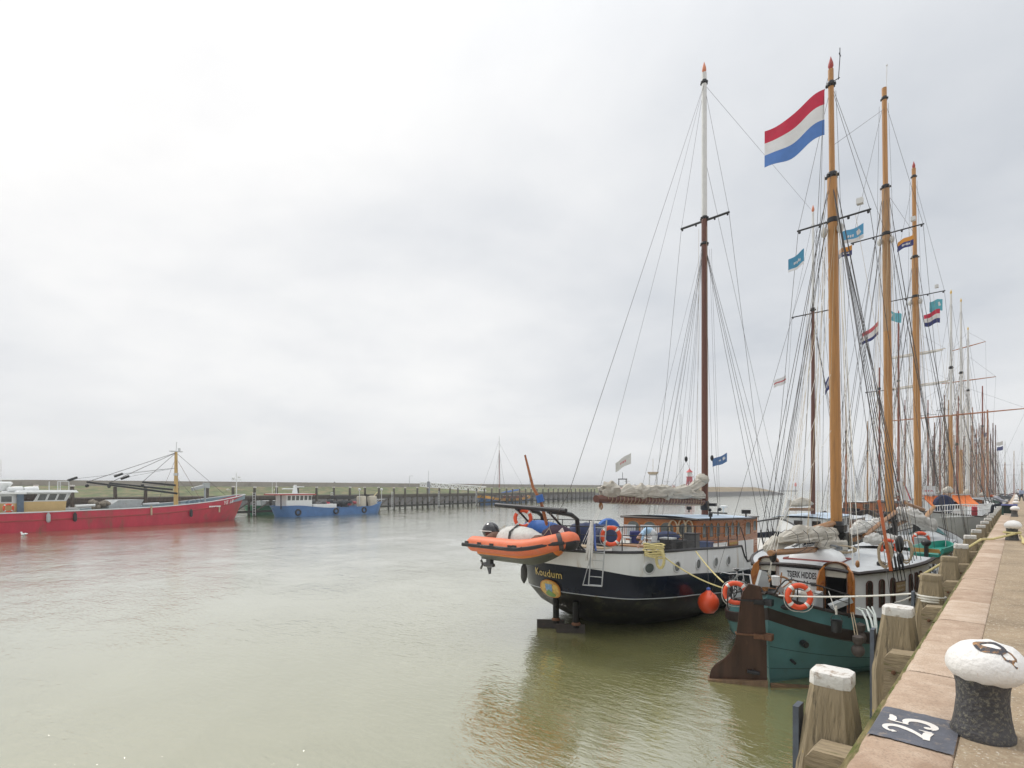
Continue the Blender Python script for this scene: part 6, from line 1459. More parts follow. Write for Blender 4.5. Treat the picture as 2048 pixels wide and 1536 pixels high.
pflag('navy shield shaped flag half hidden by the first ochre mast', 1664, 744, 772, 1650, 765, 44, [1], [NVF], 3.9, .1, 0, .2, None, (marks(11, 3, .3, .8, .3, .7), FW))
kf = pflag('blue flag with white emblem right of the brown mast of the navy ship', 1454, 906, 924, 1427, 918, 28.3, [1], [M('flag_steel_blue', (.08, .16, .32), .75, .15, 5)], 1.9, .06, 0, .3, None, (sail_e+marks(4, 2, .45, .6, .4, .6), FW))
pflag('white pennant with red lettering above the furled sail of the navy ship', 1262, 905, 926, 1229, 927, 45, [1], [PALEF], 4.8, .08, 0, .5, None, (marks(13, 4, .3, .7, .4, .6), REDL))
for k_, (px, py) in enumerate(((1971, 864), (2000, 882), (2000, 892))):
    pflag(['small navy flag on the far brown masts', 'tiny pale flag high at the end of the quay row', 'second tiny flag just below the pale one'][k_], px+6, py, py+8, px-6, py+3, 165, [1], [NVF if k_ != 1 else PALEF], k_, .1, 0, .5)
def banner(label, x0, y0, x1, y1, w, D, mats, letters, seed):
    a, b = at_d(x0, y0, D), at_d(x1, y1, D+.4); wv = at_d(x0+w, y0, D)-a
    t = thing('banner', label, 'banner', (0, 0, 0)); mb = MB()
    def fn(u, v, o=0.): return a.lerp(b, v)+wv*u+V((0, -.05*math.sin(v*6+seed+u*2)+o, 0))
    mb.grid(fn, 7, 14, mf=lambda i, j: 1 if i > 4 and len(mats) > 1 else 0); mb.grid(lambda u, v: fn(u, v, .02), 7, 14, mf=lambda i, j: 1 if i > 4 and len(mats) > 1 else 0); obj('cloth', mb, mats, t)
    if letters:
        vs, fs = glyphs(letters, .5, bold=.01); mx_ = max(x for x, y in vs); mb = MB(); mb.add([fn(.12+.75*(x/mx_), .72-.6*y, -.02) for x, y in vs], fs); obj('lettering', mb, REDL, t, 0)
    mb = MB(); mb.tube([a+wv, b+wv+(b-a)*.3], .03, 5); obj('staff', mb, STEEL, t)
banner('leaning white banner with a red edge behind the second ochre mast', 1791, 963, 1806, 1000, 17, 47, [FW, REDL], None, 1)
banner('white flag with red letters beside the third ochre mast', 1846, 972, 1846, 988, 25, 48, [FW], 'STA', 2)
banner('narrow white pennant with pink marks left of the first ochre mast', 1576, 1000, 1563, 1050, 6, 38, [FW], None, 3)
# ================================================================ far side: dike, pier, working boats
def extr(name, prof, y0, y1, m, n=60, wob=0., end=None):
    mb = MB()
    def fn(u, v):
        y = lerp(y0, y1, u); k = v*(len(prof)-1); i = min(int(k), len(prof)-2); a, b = prof[i], prof[i+1]; f_ = k-i
        x, z = lerp(a[0], b[0], f_), lerp(a[1], b[1], f_)
        if end: e_ = clamp((end-y)/60); x = lerp(-166+(x+166)*.3, x, e_**.6); z = -1+(z+1)*e_**.5
        return V((x, y, z+wob*nz(x*.4, y*.09, 2)+wob*.5*nz(x*.9, y*.5, 5)))
    mb.grid(fn, n, (len(prof)-1)*6+1); return struct(name, mb, m, 30)
REV = M('basalt_revetment', (.075, .072, .068), .9, .45, 1.6, col2=(.14, .13, .11), thr=.6, s2=.5, bump=1, bscale=2)
GRASS = M('dike_grass', (.085, .112, .040), .9, .6, .3, stretch=(1.5, .6, 1.5), col2=(.19, .155, .08), thr=.52, s2=.55, bump=1, bscale=1.5)
BROWNS = M('dike_brown_slope', (.21, .155, .085), .9, .3, .1, col2=(.12, .12, .05), thr=.62, s2=.12)
CONC = M('sea_wall_concrete', (.30, .275, .235), .9, .12, .4, col2=(.22, .2, .17), thr=.6, s2=.3)
extr('dike_revetment', [(-153, -1), (-155, .3), (-158.2, 3.1), (-159.2, 3.35)], -260, 540, REV, 200, .12, 560)
extr('dike_slope', [(-159.2, 3.35), (-161, 3.75), (-170.4, 6.05)], -260, 330, GRASS, 200, .14)
extr('dike_far_slope', [(-159.2, 3.35), (-163, 4.2), (-172, 6.9), (-180, 6.7), (-190, 0)], 330, 540, BROWNS, 60, .1, 560)
mb = MB(); mb.box((-171.2, 35, 6.06), (1.6, 590, .14)); struct('dike_path', mb, M('pale_kerb', (.42, .40, .36), .9, .15, .5), 0)
mb = MB(); mb.box((-172.6, 40, 6.25), (1.1, 600, 2.5)); struct('sea_wall', mb, CONC, 0)
mb = MB(); mb.box((-178, 35, 2.5), (10, 590, 7)); struct('dike_core', mb, BROWNS, 0)
for k_, (px, py, D, sz) in enumerate(((312, 980, 152, .9), (395, 975, 160, .8), (456, 980, 150, .5), (551, 980, 160, .5), (800, 983, 200, .7), (940, 981, 225, .8))):
    p = at_d(px, py, D); t = heap('boulder', ['pale boulder on the grass dike above the red ship deck', 'pale boulder near the red ship mast', 'small pale boulder above the red ship bow', 'small pale boulder left of the blue boat', 'pale boulder on the dike right of the blue boat', 'pale boulder below the white gangway'][k_], (p.x, p.y, p.z), (sz*1.4, sz*2, sz*.7), k_*1.7, M('pale_boulder', (.45, .44, .36), .9, .2, 3), 'boulder')
# timber pier
WOODD = M('pier_timber', (.085, .075, .06), .9, .4, 2, stretch=(3, 3, .4), col2=(.15, .135, .11), thr=.58)
WEED = M('weedy_timber', (.022, .022, .016), .8, .4, 3)
pa, pd = V((-108, 39, 0)), V((-.241, .9705, 0)); pn = V((pd.y, -pd.x, 0))
pier = thing('timber_pier', 'long dark timber pier with white capped piles standing before the grass dike', 'pier', pa)
n_p = 46
for i in range(n_p):
    q = random.Random(i); t_ = -32.+4.9*i+q.uniform(-.45, .45); o_ = pd*t_; top = 5.6+q.uniform(-.08, .08)-.004*i
    mb = MB(); mb.m = 1; mb.tube([o_+V((0, 0, -1)), o_+V((0, 0, 1.7))], .30, 7); mb.m = 0; mb.tube([o_+V((0, 0, 1.7)), o_+V((q.uniform(-.12, .12), q.uniform(-.12, .12), top))], [.29, .25], 7); pl_ = obj('pile', mb, [WOODD, WEED], pier)
    mb = MB(); mb.lathe([(.3, 0), (.31, .18), (.26, .25)], o_+V((0, 0, top)), 8); obj('cap', mb, CAPW, pl_)
    mb = MB(); b0 = o_-pn*1.9; mb.m = 1; mb.tube([b0+V((0, 0, -1)), b0+V((0, 0, 1.7))], .25, 6); mb.m = 0; mb.tube([b0+V((0, 0, 1.7)), b0+V((0, 0, 3.6))], .23, 6); obj('rear_pile', mb, [WOODD, WEED], pier)
    if i < n_p-1:
        mb = MB(); mb.tube([o_+pd*.3-pn*.35+V((0, 0, .9)), o_+pd*4.5-pn*.35+V((0, 0, 3.3))], .15, 5); obj('brace', mb, WOODD, pier)
for nm, z, th_, off in (('walkway_beam', 3.55, .3, -.35), ('low_beam', .85, .22, -.35), ('rear_beam', 3.3, .25, -1.9)):
    mb = MB(); c_ = pd*78+pn*off+V((0, 0, z)); mb.box(c_, (th_*1.2, 224, th_*2), math.atan2(-pd.x, pd.y)); obj(nm, mb, WOODD if z > 1 else WEED, pier, 0)
mb = MB(); mb.box(pd*78-pn*1.1+V((0, 0, 3.95)), (2.0, 224, .12), math.atan2(-pd.x, pd.y)); obj('deck', mb, M('pier_deck', (.14, .125, .10), .9, .3, 1, stretch=(1, 3, 1)), pier, 0)
def pier_t(px):
    u = (px-HX)/F; return (u*102.6+51.5)/(.4929-.8699*u)
for px in (505, 661, 782, 875, 950):
    o_ = pd*pier_t(px)+pn*.45; lt = MB()
    for s_ in (-.28, .28): lt.tube([o_+pd*s_+V((0, 0, .1)), o_+pd*s_+V((0, 0, 4.6))], .055, 5)
    for k_ in range(9): lt.bar(o_-pd*.28+V((0, 0, .5+.5*k_)), o_+pd*.28+V((0, 0, .5+.5*k_)), .035, n=4)
    obj('ladder', lt, LTGREY, pier)
# white lattice gangway from the dike to the pier
g0, g1 = at_d(840, 968, 196), at_d(972, 977, 190)
t = thing('lattice_gangway', 'white lattice gangway sloping from the dike down to the pier', 'gangway', g0); gd = g1-g0; gn = V((.7, -.7, 0))
for off in (0, 1):
    mb = MB(); o_ = -gn*1.4*off
    for z in (0, 1.5): mb.tube([o_+V((0, 0, z-.9)), o_+gd+V((0, 0, z-.9))], .18, 5)
    for k_ in range(20):
        a_, b_ = o_+gd*(k_/20), o_+gd*((k_+1)/20); s_ = k_ % 2; mb.bar(a_+V((0, 0, -.9+1.5*s_)), b_+V((0, 0, -.9+1.5*(1-s_))), .14, n=4); mb.bar(a_+V((0, 0, -.9)), a_+V((0, 0, .6)), .11, n=4)
    obj('truss_side', mb, WHITE, t)
mb = MB()
for k_ in range(11): mb.bar(gd*(k_/10)+V((0, 0, -.9)), gd*(k_/10)-gn*1.4+V((0, 0, -.9)), .08, n=4)
obj('cross_beam', mb, WHITE, t)
t = thing('gangway_column', 'grey steel column with a thin pole carrying the white gangway', 'column', at_z(857, 1011, 0)); mb = MB(); mb.lathe([(.5, -1), (.5, 7.6), (.45, 7.7)], (0, 0, 0), 12); obj('tube', mb, M('column_grey', (.22, .23, .25), .6, .15, 2), t); mb = MB(); mb.bar((0, 0, 7.7), (0, 0, 11.2), .06); obj('pole', mb, STEEL, t)
for k_, (px, py, D, a_) in enumerate(((819, 952, 205, 1), (1059, 960, 255, 0), (1063, 959, 255, 0))):
    b_ = at_d(px, py, D); t = thing('lamp_post', ['thin street lamp with short arm on the dike left of the gangway', 'left one of two thin poles on the dike behind the navy ship', 'right one of two thin poles on the dike behind the navy ship'][k_], 'lamp post', (b_.x, b_.y, 6.1)); h = b_.z-6.1
    mb = MB(); mb.tube([(0, 0, 0), (0, 0, h)], [.1, .06], 6); obj('pole', mb, STEEL, t)
    mb = MB(); mb.tube([(0, 0, h), (.8, .6, h+.05)], .06, 5); mb.box((.9, .7, h), (.5, .3, .12)); obj('lamp_head', mb, STEEL, t)
def stand_person(label, loc, h, top, bot, rz=0., group=None, walk=.12):
    s = h/1.75
    pts = [(0, 0, .95), (0, 0, 1.2), (0, 0, 1.42), (0, 0, 1.53), (0, .02, 1.66), (-.1, walk, .5), (-.1, walk*1.3, .08), (-.1, walk*1.3+.14, .04), (.1, -walk, .5), (.1, -walk*2, .1), (.1, -walk*2+.14, .05), (-.22, 0, 1.38), (-.27, -.06, 1.1), (-.25, .08, .88), (-.25, .12, .78), (.22, 0, 1.38), (.27, .06, 1.1), (.25, .16, .9), (.25, .2, .8)]
    ed = [(0, 1), (1, 2), (2, 3), (3, 4), (0, 5), (5, 6), (6, 7), (0, 8), (8, 9), (9, 10), (2, 11), (11, 12), (12, 13), (13, 14), (2, 15), (15, 16), (16, 17), (17, 18)]
    sg = [0, 0, 2, 3, 1, 1, 3, 1, 1, 3, 0, 0, 0, 2, 0, 0, 0, 2]
    rd = [.16, .15, .17, .06, .105, .085, .05, .045, .085, .05, .045, .07, .05, .035, .04, .07, .05, .035, .04]
    return person(label, [V(p)*s for p in pts], ed, [r*s for r in rd], sg, [top, bot, SKIN, HAIRB], loc=loc, rz=rz, group=group)
DKC = M('dark_clothing', (.03, .035, .05), .8, .2, 6); GYC = M('grey_sweater', (.34, .34, .37), .8, .12, 6); WHC = M('white_shirt', (.6, .6, .62), .8, .1, 6); PKC = M('pink_top', (.55, .3, .36), .8, .1, 6)
b_ = at_d(669, 971, 190); stand_person('person in dark clothes walking on the dike path above the blue boat', (b_.x, b_.y, 6.14), 1.9, DKC, DKC, .3)
b_ = at_d(1089, 973, 270); stand_person('distant person in dark clothes on the dike behind the davit pole', (-171.2, at_x(1089, 978, -171.2).y, 6.14), 1.8, DKC, DKC, 1.)
# ---------------------------------------------------------------- red mussel boat
RL, RZ = V((-98.9, 33.8, 0)), .267
RD, RS = V((-math.sin(RZ), math.cos(RZ), 0)), V((math.cos(RZ), math.sin(RZ), 0))
LR = 47.
ro = RL-RD*(LR-1.6)
def rlocal(p): d_ = V(p)-ro; return V((d_.dot(RS), d_.dot(RD), d_.z))
def along(px, xl):
    """local y where the sight line through column px crosses local x = xl"""
    r = ray(px, HY); r.z = 0; o_ = ro+RS*xl
    # (o_ + RD*t) parallel to r
    t = (o_.y*r.x-o_.x*r.y)/(RD.x*r.y-RD.y*r.x); return t
def rz_at(px, py, xl):
    y = along(px, xl); P_ = ro+RS*xl+RD*y; D = -SN*P_.x+CS*P_.y; return V((xl, y, CZ+(HY-py)/F*D))
RB = thing('mussel_boat', 'long red fishing boat with buff wheelhouse and mast, moored at the left', 'boat', ro, RZ)
rzf = lambda y: 2.42+.15*sst(y, 15, 30)+1.75*clamp((y-26)/21)**1.9
r_rows = [dict(y0=0, Ls=5, b=3.7, y1=LR+.6, Lb=10, pb=.7, z=rzf), dict(y0=0, Ls=5, b=3.74, y1=LR+.2, Lb=10, pb=.72, z=lambda y: rzf(y)-.9), dict(y0=0, Ls=5, b=3.8, y1=LR+.2, Lb=10, pb=.72, z=lambda y: rzf(y)-.95), dict(y0=0, Ls=5, b=3.8, y1=LR+.1, Lb=10, pb=.72, z=lambda y: rzf(y)-1.05), dict(y0=.0, Ls=5, b=3.72, y1=LR+.1, Lb=10, pb=.74, z=lambda y: rzf(y)-1.1), dict(y0=.3, Ls=6, b=3.6, y1=LR-1.5, Lb=12, pb=.9, z=lambda y: -.1)]
obj('hull', hull_mb(r_rows, 90, [0, 1, 1, 1, 0, 0]), [RED, M('red_strake', (.30, .03, .03), .5, .2, 1)], RB, 30)
obj('rail_cap', rail_tube(r_rows[0], 0, 1, .09, 0, n=90), LTGREY, RB)
obj('deck', deck_mb(r_rows[0], lambda y: rzf(y)-.55, .12), M('red_boat_deck', (.30, .30, .28), .7, .25, .8, col2=(.2, .16, .12), thr=.58), RB)
rin = dict(r_rows[0]); rin['b'] -= .14; rin2 = dict(rin); rin2['z'] = lambda y: rzf(y)-.8; obj('bulwark_lining', hull_mb([rin, rin2], 60), M('bulwark_blue_grey', (.20, .27, .31), .6, .2, 1), RB)
for y in (20, 22.5, 36):
    mb = MB(); p, n = hpt(r_rows, along({20: 95, 22.5: 148, 36: 381}[y], 3.7), 1.5); mb.lathe([(.05, .75), (.22, .45), (.22, -.35), (.08, -.5)], p+n*.2, 8); obj('side_fender', mb, GREYP if y == 20 else BLACK, RB)
for px, ln in ((300, 1.0), (440, 1.4)):
    p, n = hpt(r_rows, along(px, 3.4), 2.2); mb = MB(); mb.box(p+V((.05, 0, 0)), (.1, .22, 1.4)); obj('rub_plate', mb, PALEW, RB)
def hull_text(txt, px, z, size, mat, nm):
    y0 = along(px, 2.9); lettering(nm, txt, size, lambda a, b: (lambda pn: pn[0]+pn[1]*.03)(hpt(r_rows, y0+a, rzf(y0+a)+z+b)), mat, RB, shear=.18, bold=.012, space=1.1)
hull_text('YE 18', 445, -.86, .85, WHITE, 'registration')
mb = MB(); y0 = along(418, 3.4)
for k_ in range(6): p, n = hpt(r_rows, y0+.36*k_, rzf(y0)-.78); mb.box(p+n*.03, (.02, .26, .22))
obj('white_board', mb, WHITE, RB, 0)
# wheelhouse
w1 = along(130, 2.2); w0 = along(38, 2.2); w2 = along(-80, 2.2)
sill = 3.72; rt = 4.85
mb = MB(); mb.prism([(w0, 1.9), (w1, 1.9), (w1+.15, sill), (w0, sill)], (-2.2, 0, 0), (0, 1, 0), (0, 0, 1), (4.4, 0, 0)); whs = obj('wheelhouse', mb, BUFF, RB, 0)
mb = MB(); mb.prism([(w0+.3, sill), (w1+.15, sill), (w1+.75, rt), (w0+.9, rt)], (-2.18, 0, 0), (0, 1, 0), (0, 0, 1), (4.36, 0, 0)); obj('window_band', mb, LTGREY, whs, 0)
for k_ in range(3):
    ww = (w1-w0)*.09; a_ = w0+(w1-w0)*(.47+.215*k_); window(whs, (2.185, a_, sill+.14), (0, 1, 0), 2*ww, .78, WHITE, GLASS, .06, n=(1, 0, 0), poly=[(-ww, 0), (ww*.9, 0), (ww*.9+.3, .82), (-ww+.3, .82)])
ww = (w1-w0)*.13; window(whs, (2.185, w0+(w1-w0)*.2, sill+.05), (0, 1, 0), 2*ww, .85, WHITE, GLASSD, .06, n=(1, 0, 0), poly=[(-ww, 0), (ww*.7, 0), (ww*.95, .2), (ww+.3, .9), (-ww, .9)])
mb = MB(); mb.box((0, (w0+w1)/2+.6, rt+.16), (5.0, w1-w0+1.6, .3), 0, .93); obj('roof', mb, WHITE, whs, 0)
mb = MB(); mb.prism([(w2, 1.9), (w0, 1.9), (w0, 3.55), (w2, 3.55)], (-2.3, 0, 0), (0, 1, 0), (0, 0, 1), (4.6, 0, 0)); ah = obj('aft_house', mb, BUFF, RB, 0)
mb = MB(); mb.box((0, (w2+w0)/2, 4.1), (4.5, w0-w2-.3, 1.1)); obj('upper_aft', mb, LTGREY, ah, 0)
for k_ in range(6): window(ah, (2.26, w0-1.2-1.5*k_, 3.72), (0, 1, 0), 1.1, .7, WHITE, GLASS, .06, n=(1, 0, 0), poly=[(-.5, 0), (.5, 0), (.5, .7), (-.5, .7)])
mb = MB(); mb.box((0, (w2+w0)/2+.3, 4.78), (5.2, w0-w2+.6, .22)); obj('roof', mb, WHITE, ah, 0)
mb = MB(); mb.box((2.42, w0+.05, 3.4), (.2, .62, 2.9)); obj('funnel_casing', mb, M('slate_blue', (.10, .14, .19), .5, .2, 2), whs, 0)
for k_ in range(2):
    mb = MB(); c_ = rz_at(30+32*k_, 972, 1.); mb.lathe([(.1, -.75), (.32, -.7), (.34, 0), (.32, .7), (.1, .75)], (1., c_.y, 5.28), 12, (0, 1, .05)); obj('liferaft', mb, WHITE, whs)
mb = MB(); c_ = along(118, 0)
for y_ in (c_-.6, c_+.6): mb.bar((1.2, y_, 5.1), (1.2, y_, 6.3), .05); mb.bar((-1.2, y_, 5.1), (-1.2, y_, 6.3), .05)
mb.bar((1.2, c_-.6, 6.3), (1.2, c_+.6, 6.3), .05); obj('roof_frame', mb, LTGREY, whs)
c_ = rz_at(2, 968, 0.); mb = MB(); mb.lathe([(.5, -.9), (.9, -.2), (1.1, .1), (.9, .3)], c_, 12); mb.bar(c_+V((0, -.9, .55)), c_+V((0, 2.2, .6)), .09); mb.bar(c_, c_+V((0, 0, 3)), .05); obj('radar', mb, WHITE, whs)
mb = MB(); mb.box((0, w1+1.2, 2.3), (1.6, 2., .9)); obj('front_locker', mb, LTGREY, RB, 0)
for k_, (px0, px1, z_, rr) in enumerate(((150, 190, 3.0, .16), (285, 318, 3.05, .16))):
    mb = MB(); mb.tube([(1.5, along(px0, 1.5), z_), (1.5, along(px1, 1.5), z_+.08)], rr, 8); obj('deck_pipe', mb, WHITE if k_ == 0 else LTGREY, RB)
h0_, h1_ = along(218, 1.8), along(288, 1.8)
mb = MB(); mb.prism([(h0_, 2.0), (h1_-1, 2.0), (h1_, 3.75), (h0_+1.2, 3.75), (h0_, 2.9)], (-1.8, 0, 0), (0, 1, 0), (0, 0, 1), (3.6, 0, 0)); obj('sorting_hopper', mb, GREYP, RB, 0)
mb = MB(); q = random.Random(3)
for k_ in range(14): mb.ball((q.uniform(-1.5, 1.8), lerp(along(192, 1), along(215, 1), q.random()), 2.7+q.uniform(0, .8)), q.uniform(.25, .5), 8, 6)
obj('net_heap', mb, M('net_brown', (.20, .17, .13), .9, .3, 4), RB)
mb = MB(); mb.box((0, (h1_+along(380, 0))/2, 2.25), (4.2, along(380, 0)-h1_-1, .55)); obj('hatch_cover', mb, GREYP, RB, 0)
my_ = along(352, 0.)
mtop = rz_at(353, 903, 0.).z
mast(RB, (0, my_, 2.2), (0, my_, mtop), .34, .2, [M('buff_mast', (.55, .36, .13), .5, .12, 2)], None, None, 10)
mb = MB(); mb.box((0, my_, mtop), (.5, 1.8, .15)); mb.bar((0, my_, mtop), (0, my_+.1, mtop+1.5), .05); mb.box((0, my_+.5, mtop+.3), (.2, .3, .5)); mb.box((0, my_, (mtop+4)/2), (.5, .5, .4)); obj('mast_head', mb, LTGREY, RB, 0)
for k_, (px, py, sx_) in enumerate(((174, 964, 2.6), (218, 966, -1.5), (285, 964, 1.0))):
    e_ = rz_at(px, py, sx_); mb = MB(); mb.tube([e_, V((sx_*.3, my_-.3, (4.6, 5.2, 5.9)[k_]))], [.13, .17], 7); bo = obj('derrick_boom', mb, BLACK, RB); line(RB, 'boom_stay', e_, V((0, my_, mtop-.2)), .05, WIRE); mb = MB(); mb.ball(e_-V((0, 0, .5)), .24, 8, 6); obj('block', mb, BLACK, bo)
line(RB, 'fore_stay', V((0, my_, mtop-.2)), V((0, LR-3, 4.2)), .04, WIRE); line(RB, 'fore_stay', V((0, my_, mtop-4)), V((0, LR-8, 3.4)), .03, WIRE)
for px, py in ((237, 950), (250, 955), (145, 958)):
    e_ = rz_at(px, py, 1.); line(RB, 'winch_wire', V((0, my_, mtop-2.6)), e_, .025, WIRE); mb = MB(); mb.box(e_, (.3, 1.1, .3), 0, 1, .4); obj('block', mb, BLACK, RB)
for s_ in (1, -1): line(RB, 'shroud', V((0, my_, mtop-1)), V((s_*3.3, my_-1.2, 2.6)), .035, RUST); line(RB, 'shroud', V((0, my_, mtop-1)), V((s_*3.3, my_+2.4, 2.8)), .035, RUST)
mb = MB()
for k_ in range(3): mb.lathe([(.5, -.5), (.3, -.45), (.3, .45), (.5, .5)], (.8, my_+1.8+1.6*k_, 3.0), 10, (1, 0, 0))
mb.box((0, my_+3.4, 2.7), (3.4, 5, .5)); obj('anchor_winch', mb, M('winch_blue', (.12, .18, .23), .6, .2, 3), RB, 30)
c_ = rz_at(410, 986, .5); mb = MB(); mb.bar((c_.x, c_.y, 2.8), (c_.x, c_.y, 6.0), .16); mb.box((c_.x, c_.y-.8, 5.6), (.5, 2.8, .5), 0, 1, .25); mb.box((c_.x, c_.y+.2, 5.9), (.6, .9, .9)); obj('deck_crane', mb, GREYP, RB, 0)
c_ = rz_at(473, 990, 0); mb = MB(); mb.bar((0, c_.y, 3.6), (0, c_.y, 8.2), .08); mb.box((0, c_.y, 6.9), (.2, 1.8, .12)); mb.ball((0, c_.y-.6, 7.2), .25, 8, 6); mb.ball((0, c_.y+.5, 7.4), .2, 8, 6); obj('bow_light_mast', mb, WHITE, RB, 30)
p = ro+RS*2.6+RD*along(16, 2.5); lifebuoy('orange lifebuoy on the buff side of the red fishing boat', (p.x+.1, p.y, 3.0), RS, .45, .11)
# ---------------------------------------------------------------- blue work boat and green barge
def barge(name, label, cat, p0, p1, fb0, fb1, b, mat, rows_n=50):
    p0, p1 = V(p0), V(p1); d_ = (p1-p0); L_ = d_.length; rz = math.atan2(-d_.x, d_.y); s_ = V((math.cos(rz), math.sin(rz), 0))
    o_ = p0-s_*b; r_ = thing(name, label, cat, o_, rz)
    zf = lambda y: lerp(fb0, fb1, clamp(y/L_))-.75*sst(y, 2, 11)*(1-sst(y, L_-3.5, L_-.6))+0
    rows = [dict(y0=-.8, Ls=2.5, ps=.5, b=b, y1=L_+.8, Lb=2.5, pb=.5, z=zf), dict(y0=-.6, Ls=2.5, ps=.5, b=b+.04, y1=L_+.6, Lb=2.5, pb=.5, z=lambda y: zf(y)-.35), dict(y0=0, Ls=3, ps=.6, b=b-.02, y1=L_, Lb=3, pb=.6, z=lambda y: -.1)]
    obj('hull', hull_mb(rows, rows_n), mat, r_, 30); obj('rail_cap', rail_tube(rows[0], 0, 1, .08, 0, n=rows_n), mat, r_)
    obj('deck', deck_mb(rows[0], lambda y: zf(y)-.3, .1), GREYP, r_)
    def loc(px, py, xl, dy=0.):
        r = ray(px, HY); oo = o_+s_*xl; dd = d_.normalized(); t = (oo.y*r.x-oo.x*r.y)/(dd.x*r.y-dd.y*r.x); P_ = oo+dd*t; D = -SN*P_.x+CS*P_.y
        return V((xl, t, CZ+(HY-py)/F*D))
    return r_, loc, L_, zf
B_, bl, LB2, bzf = barge('work_boat', 'blue steel work boat with white wheelhouse, moored at the timber pier', 'boat', at_z(566, 1035, 0), at_z(768, 1026, 0), 2.05, 2.4, 2.6, BLUE)
a_, c_ = bl(573, 1012, 2.0), bl(624, 1012, 2.0)
mb = MB(); mb.box((0, (a_.y+c_.y)/2, 2.1), (4.0, c_.y-a_.y, 2.2)); h_ = obj('wheelhouse', mb, WHITE, B_, 0)
y0_, y1_ = bl(574, 1000, 2.0).y, bl(621, 1000, 2.0).y
mb = MB(); mb.prism([(y0_, 3.1), (y1_, 3.1), (y1_+.5, 4.15), (y0_-.1, 4.15)], (-2.0, 0, 0), (0, 1, 0), (0, 0, 1), (4.0, 0, 0)); obj('upper_house', mb, WHITE, h_, 0)
for k_ in range(6): window(h_, (2.01, lerp(y0_+.4, y1_-.15, k_/5), 3.15), (0, 1, 0), .6, .8, WHITE, GLASS, .06, n=(1, 0, 0), poly=[(-.32, 0), (.32, 0), (.36, .85), (-.28, .85)])
mb = MB(); mb.box((0, (y0_+y1_)/2-.6, 4.25), (4.8, y1_-y0_+3.2, .22)); obj('roof', mb, M('roof_red', (.36, .06, .05), .6, .15, 3), h_, 0)
mb = MB(); mb.box((0, (y0_+y1_)/2-.6, 4.38), (4.4, y1_-y0_+2.8, .1)); obj('roof_top', mb, WHITE, h_, 0)
ym = (y0_+y1_)/2+.3
mb = MB(); mb.prism([(-.5, 0), (.5, 0), (.25, 1.7), (-.1, 1.7)], (-.2, ym, 4.4), (0, 1, 0), (0, 0, 1), (.4, 0, 0)); mb.box((0, ym-1.3, 5.35), (.5, 2.4, .2)); mb.box((0, ym+.8, 5.75), (.4, 2.2, .16));  obj('radar_mast', mb, WHITE, h_, 30)
for yy_ in (4, 4.8): mb = MB(); mb.bar((.5, ym-yy_, 4.3), (.5, ym-yy_, 6.6), .04); obj('antenna', mb, WHITE, h_)
mb = MB(); mb.bar(bl(562, 990, 2.2), V((2.2, bl(562, 990, 2.2).y, 1.5)), .12); obj('fender_post', mb, DKSTEEL, B_)
d0, d1 = bl(626, 1012, 1.9).y, bl(672, 1012, 1.9).y
mb = MB(); mb.box((0, (d0+d1)/2, 1.9), (4.2, d1-d0, .8)); obj('low_coaming', mb, WHITE, B_, 0)
q = random.Random(8)
for nm, px0, px1, z_, m_, n in (('stacked_gear', 628, 652, 2.4, DARKP, 16), ('red_gear', 652, 668, 2.2, RED, 5), ('net_heap', 668, 698, 2.2, M('net_dark', (.05, .055, .06), .9, .3, 4), 22), ('red_cover', 698, 712, 2.3, M('red_cover', (.34, .07, .08), .7, .2, 3), 4)):
    mb = MB()
    for k_ in range(n):
        y_ = lerp(bl(px0, 1000, 1).y, bl(px1, 1000, 1).y, q.random()); sz = q.uniform(.3, .65); 
        if k_ % 2: mb.ball((q.uniform(-1.6, 1.8), y_, z_+q.uniform(-.4, .5)), (sz, sz*1.3, sz*.8), 8, 6)
        else: mb.box((q.uniform(-1.6, 1.8), y_, z_+q.uniform(-.5, .3)), (sz*1.4, sz*1.6, sz), q.random()*3)
    obj(nm, mb, m_, B_, 30)
mb = MB(); y_ = bl(690, 990, 0).y; mb.box((-.8, y_, 3.5), (2, 4.5, .7), .05); mb.box((-.8, y_-1.5, 2.8), (.2, .2, 1.6)); mb.box((-.8, y_+1.5, 2.8), (.2, .2, 1.6)); obj('dark_boom_rack', mb, DARKP, B_, 0)
for px in (723, 744):
    y_ = bl(px, 1005, .4).y; mb = MB(); mb.lathe([(1.0, 0), (1.0, 2.2), (.9, 2.35), (.5, 2.4)], (.4, y_, 1.4), 14); obj('mussel_bag', mb, M('pale_sack', (.46, .42, .34), .9, .15, 2), B_, 60)
y_ = bl(733, 1000, .2).y; mb = MB(); mb.tube([(.2, y_, 1.5), (.2, y_-.3, 4.2), (.2, y_+.9, 3.6)], [.35, .3, .25], 7); obj('crane', mb, BLACK, B_); mb = MB(); mb.tube([(.2, bl(742, 1000, .2).y, 3.0), bl(755, 984, .2)], .11, 6); obj('crane_arm', mb, M('crane_yellow', (.45, .38, .2), .6, .2, 3), B_)
for px in (719, 763): 
    y_ = bl(px, 1000, 1.).y; mb = MB(); mb.bar((1, y_, 2.), (1, y_, 5.2), .07); mb.ball((1, y_, 5.2), .3, 8, 6); obj('light_post', mb, LTGREY, B_)
for px in (596, 672, 728):
    y_ = bl(px, 1018, 2.6).y; mb = MB(); mb.tube([V((2.68, y_+.5*math.cos(2*PI*i/16), .85+.5*math.sin(2*PI*i/16))) for i in range(16)], .17, 7, closed=True); obj('tyre_fender', mb, RUBBER, B_)
mb = MB(); y_ = bl(768, 1012, 1.2).y
for k_ in range(5): mb.tube([(1.2-.6*k_, y_-2.2, 2.2), (1.2-.6*k_, y_-1.2, 3.0), (1.2-.6*k_, y_+.2, 3.0)], .05, 5)
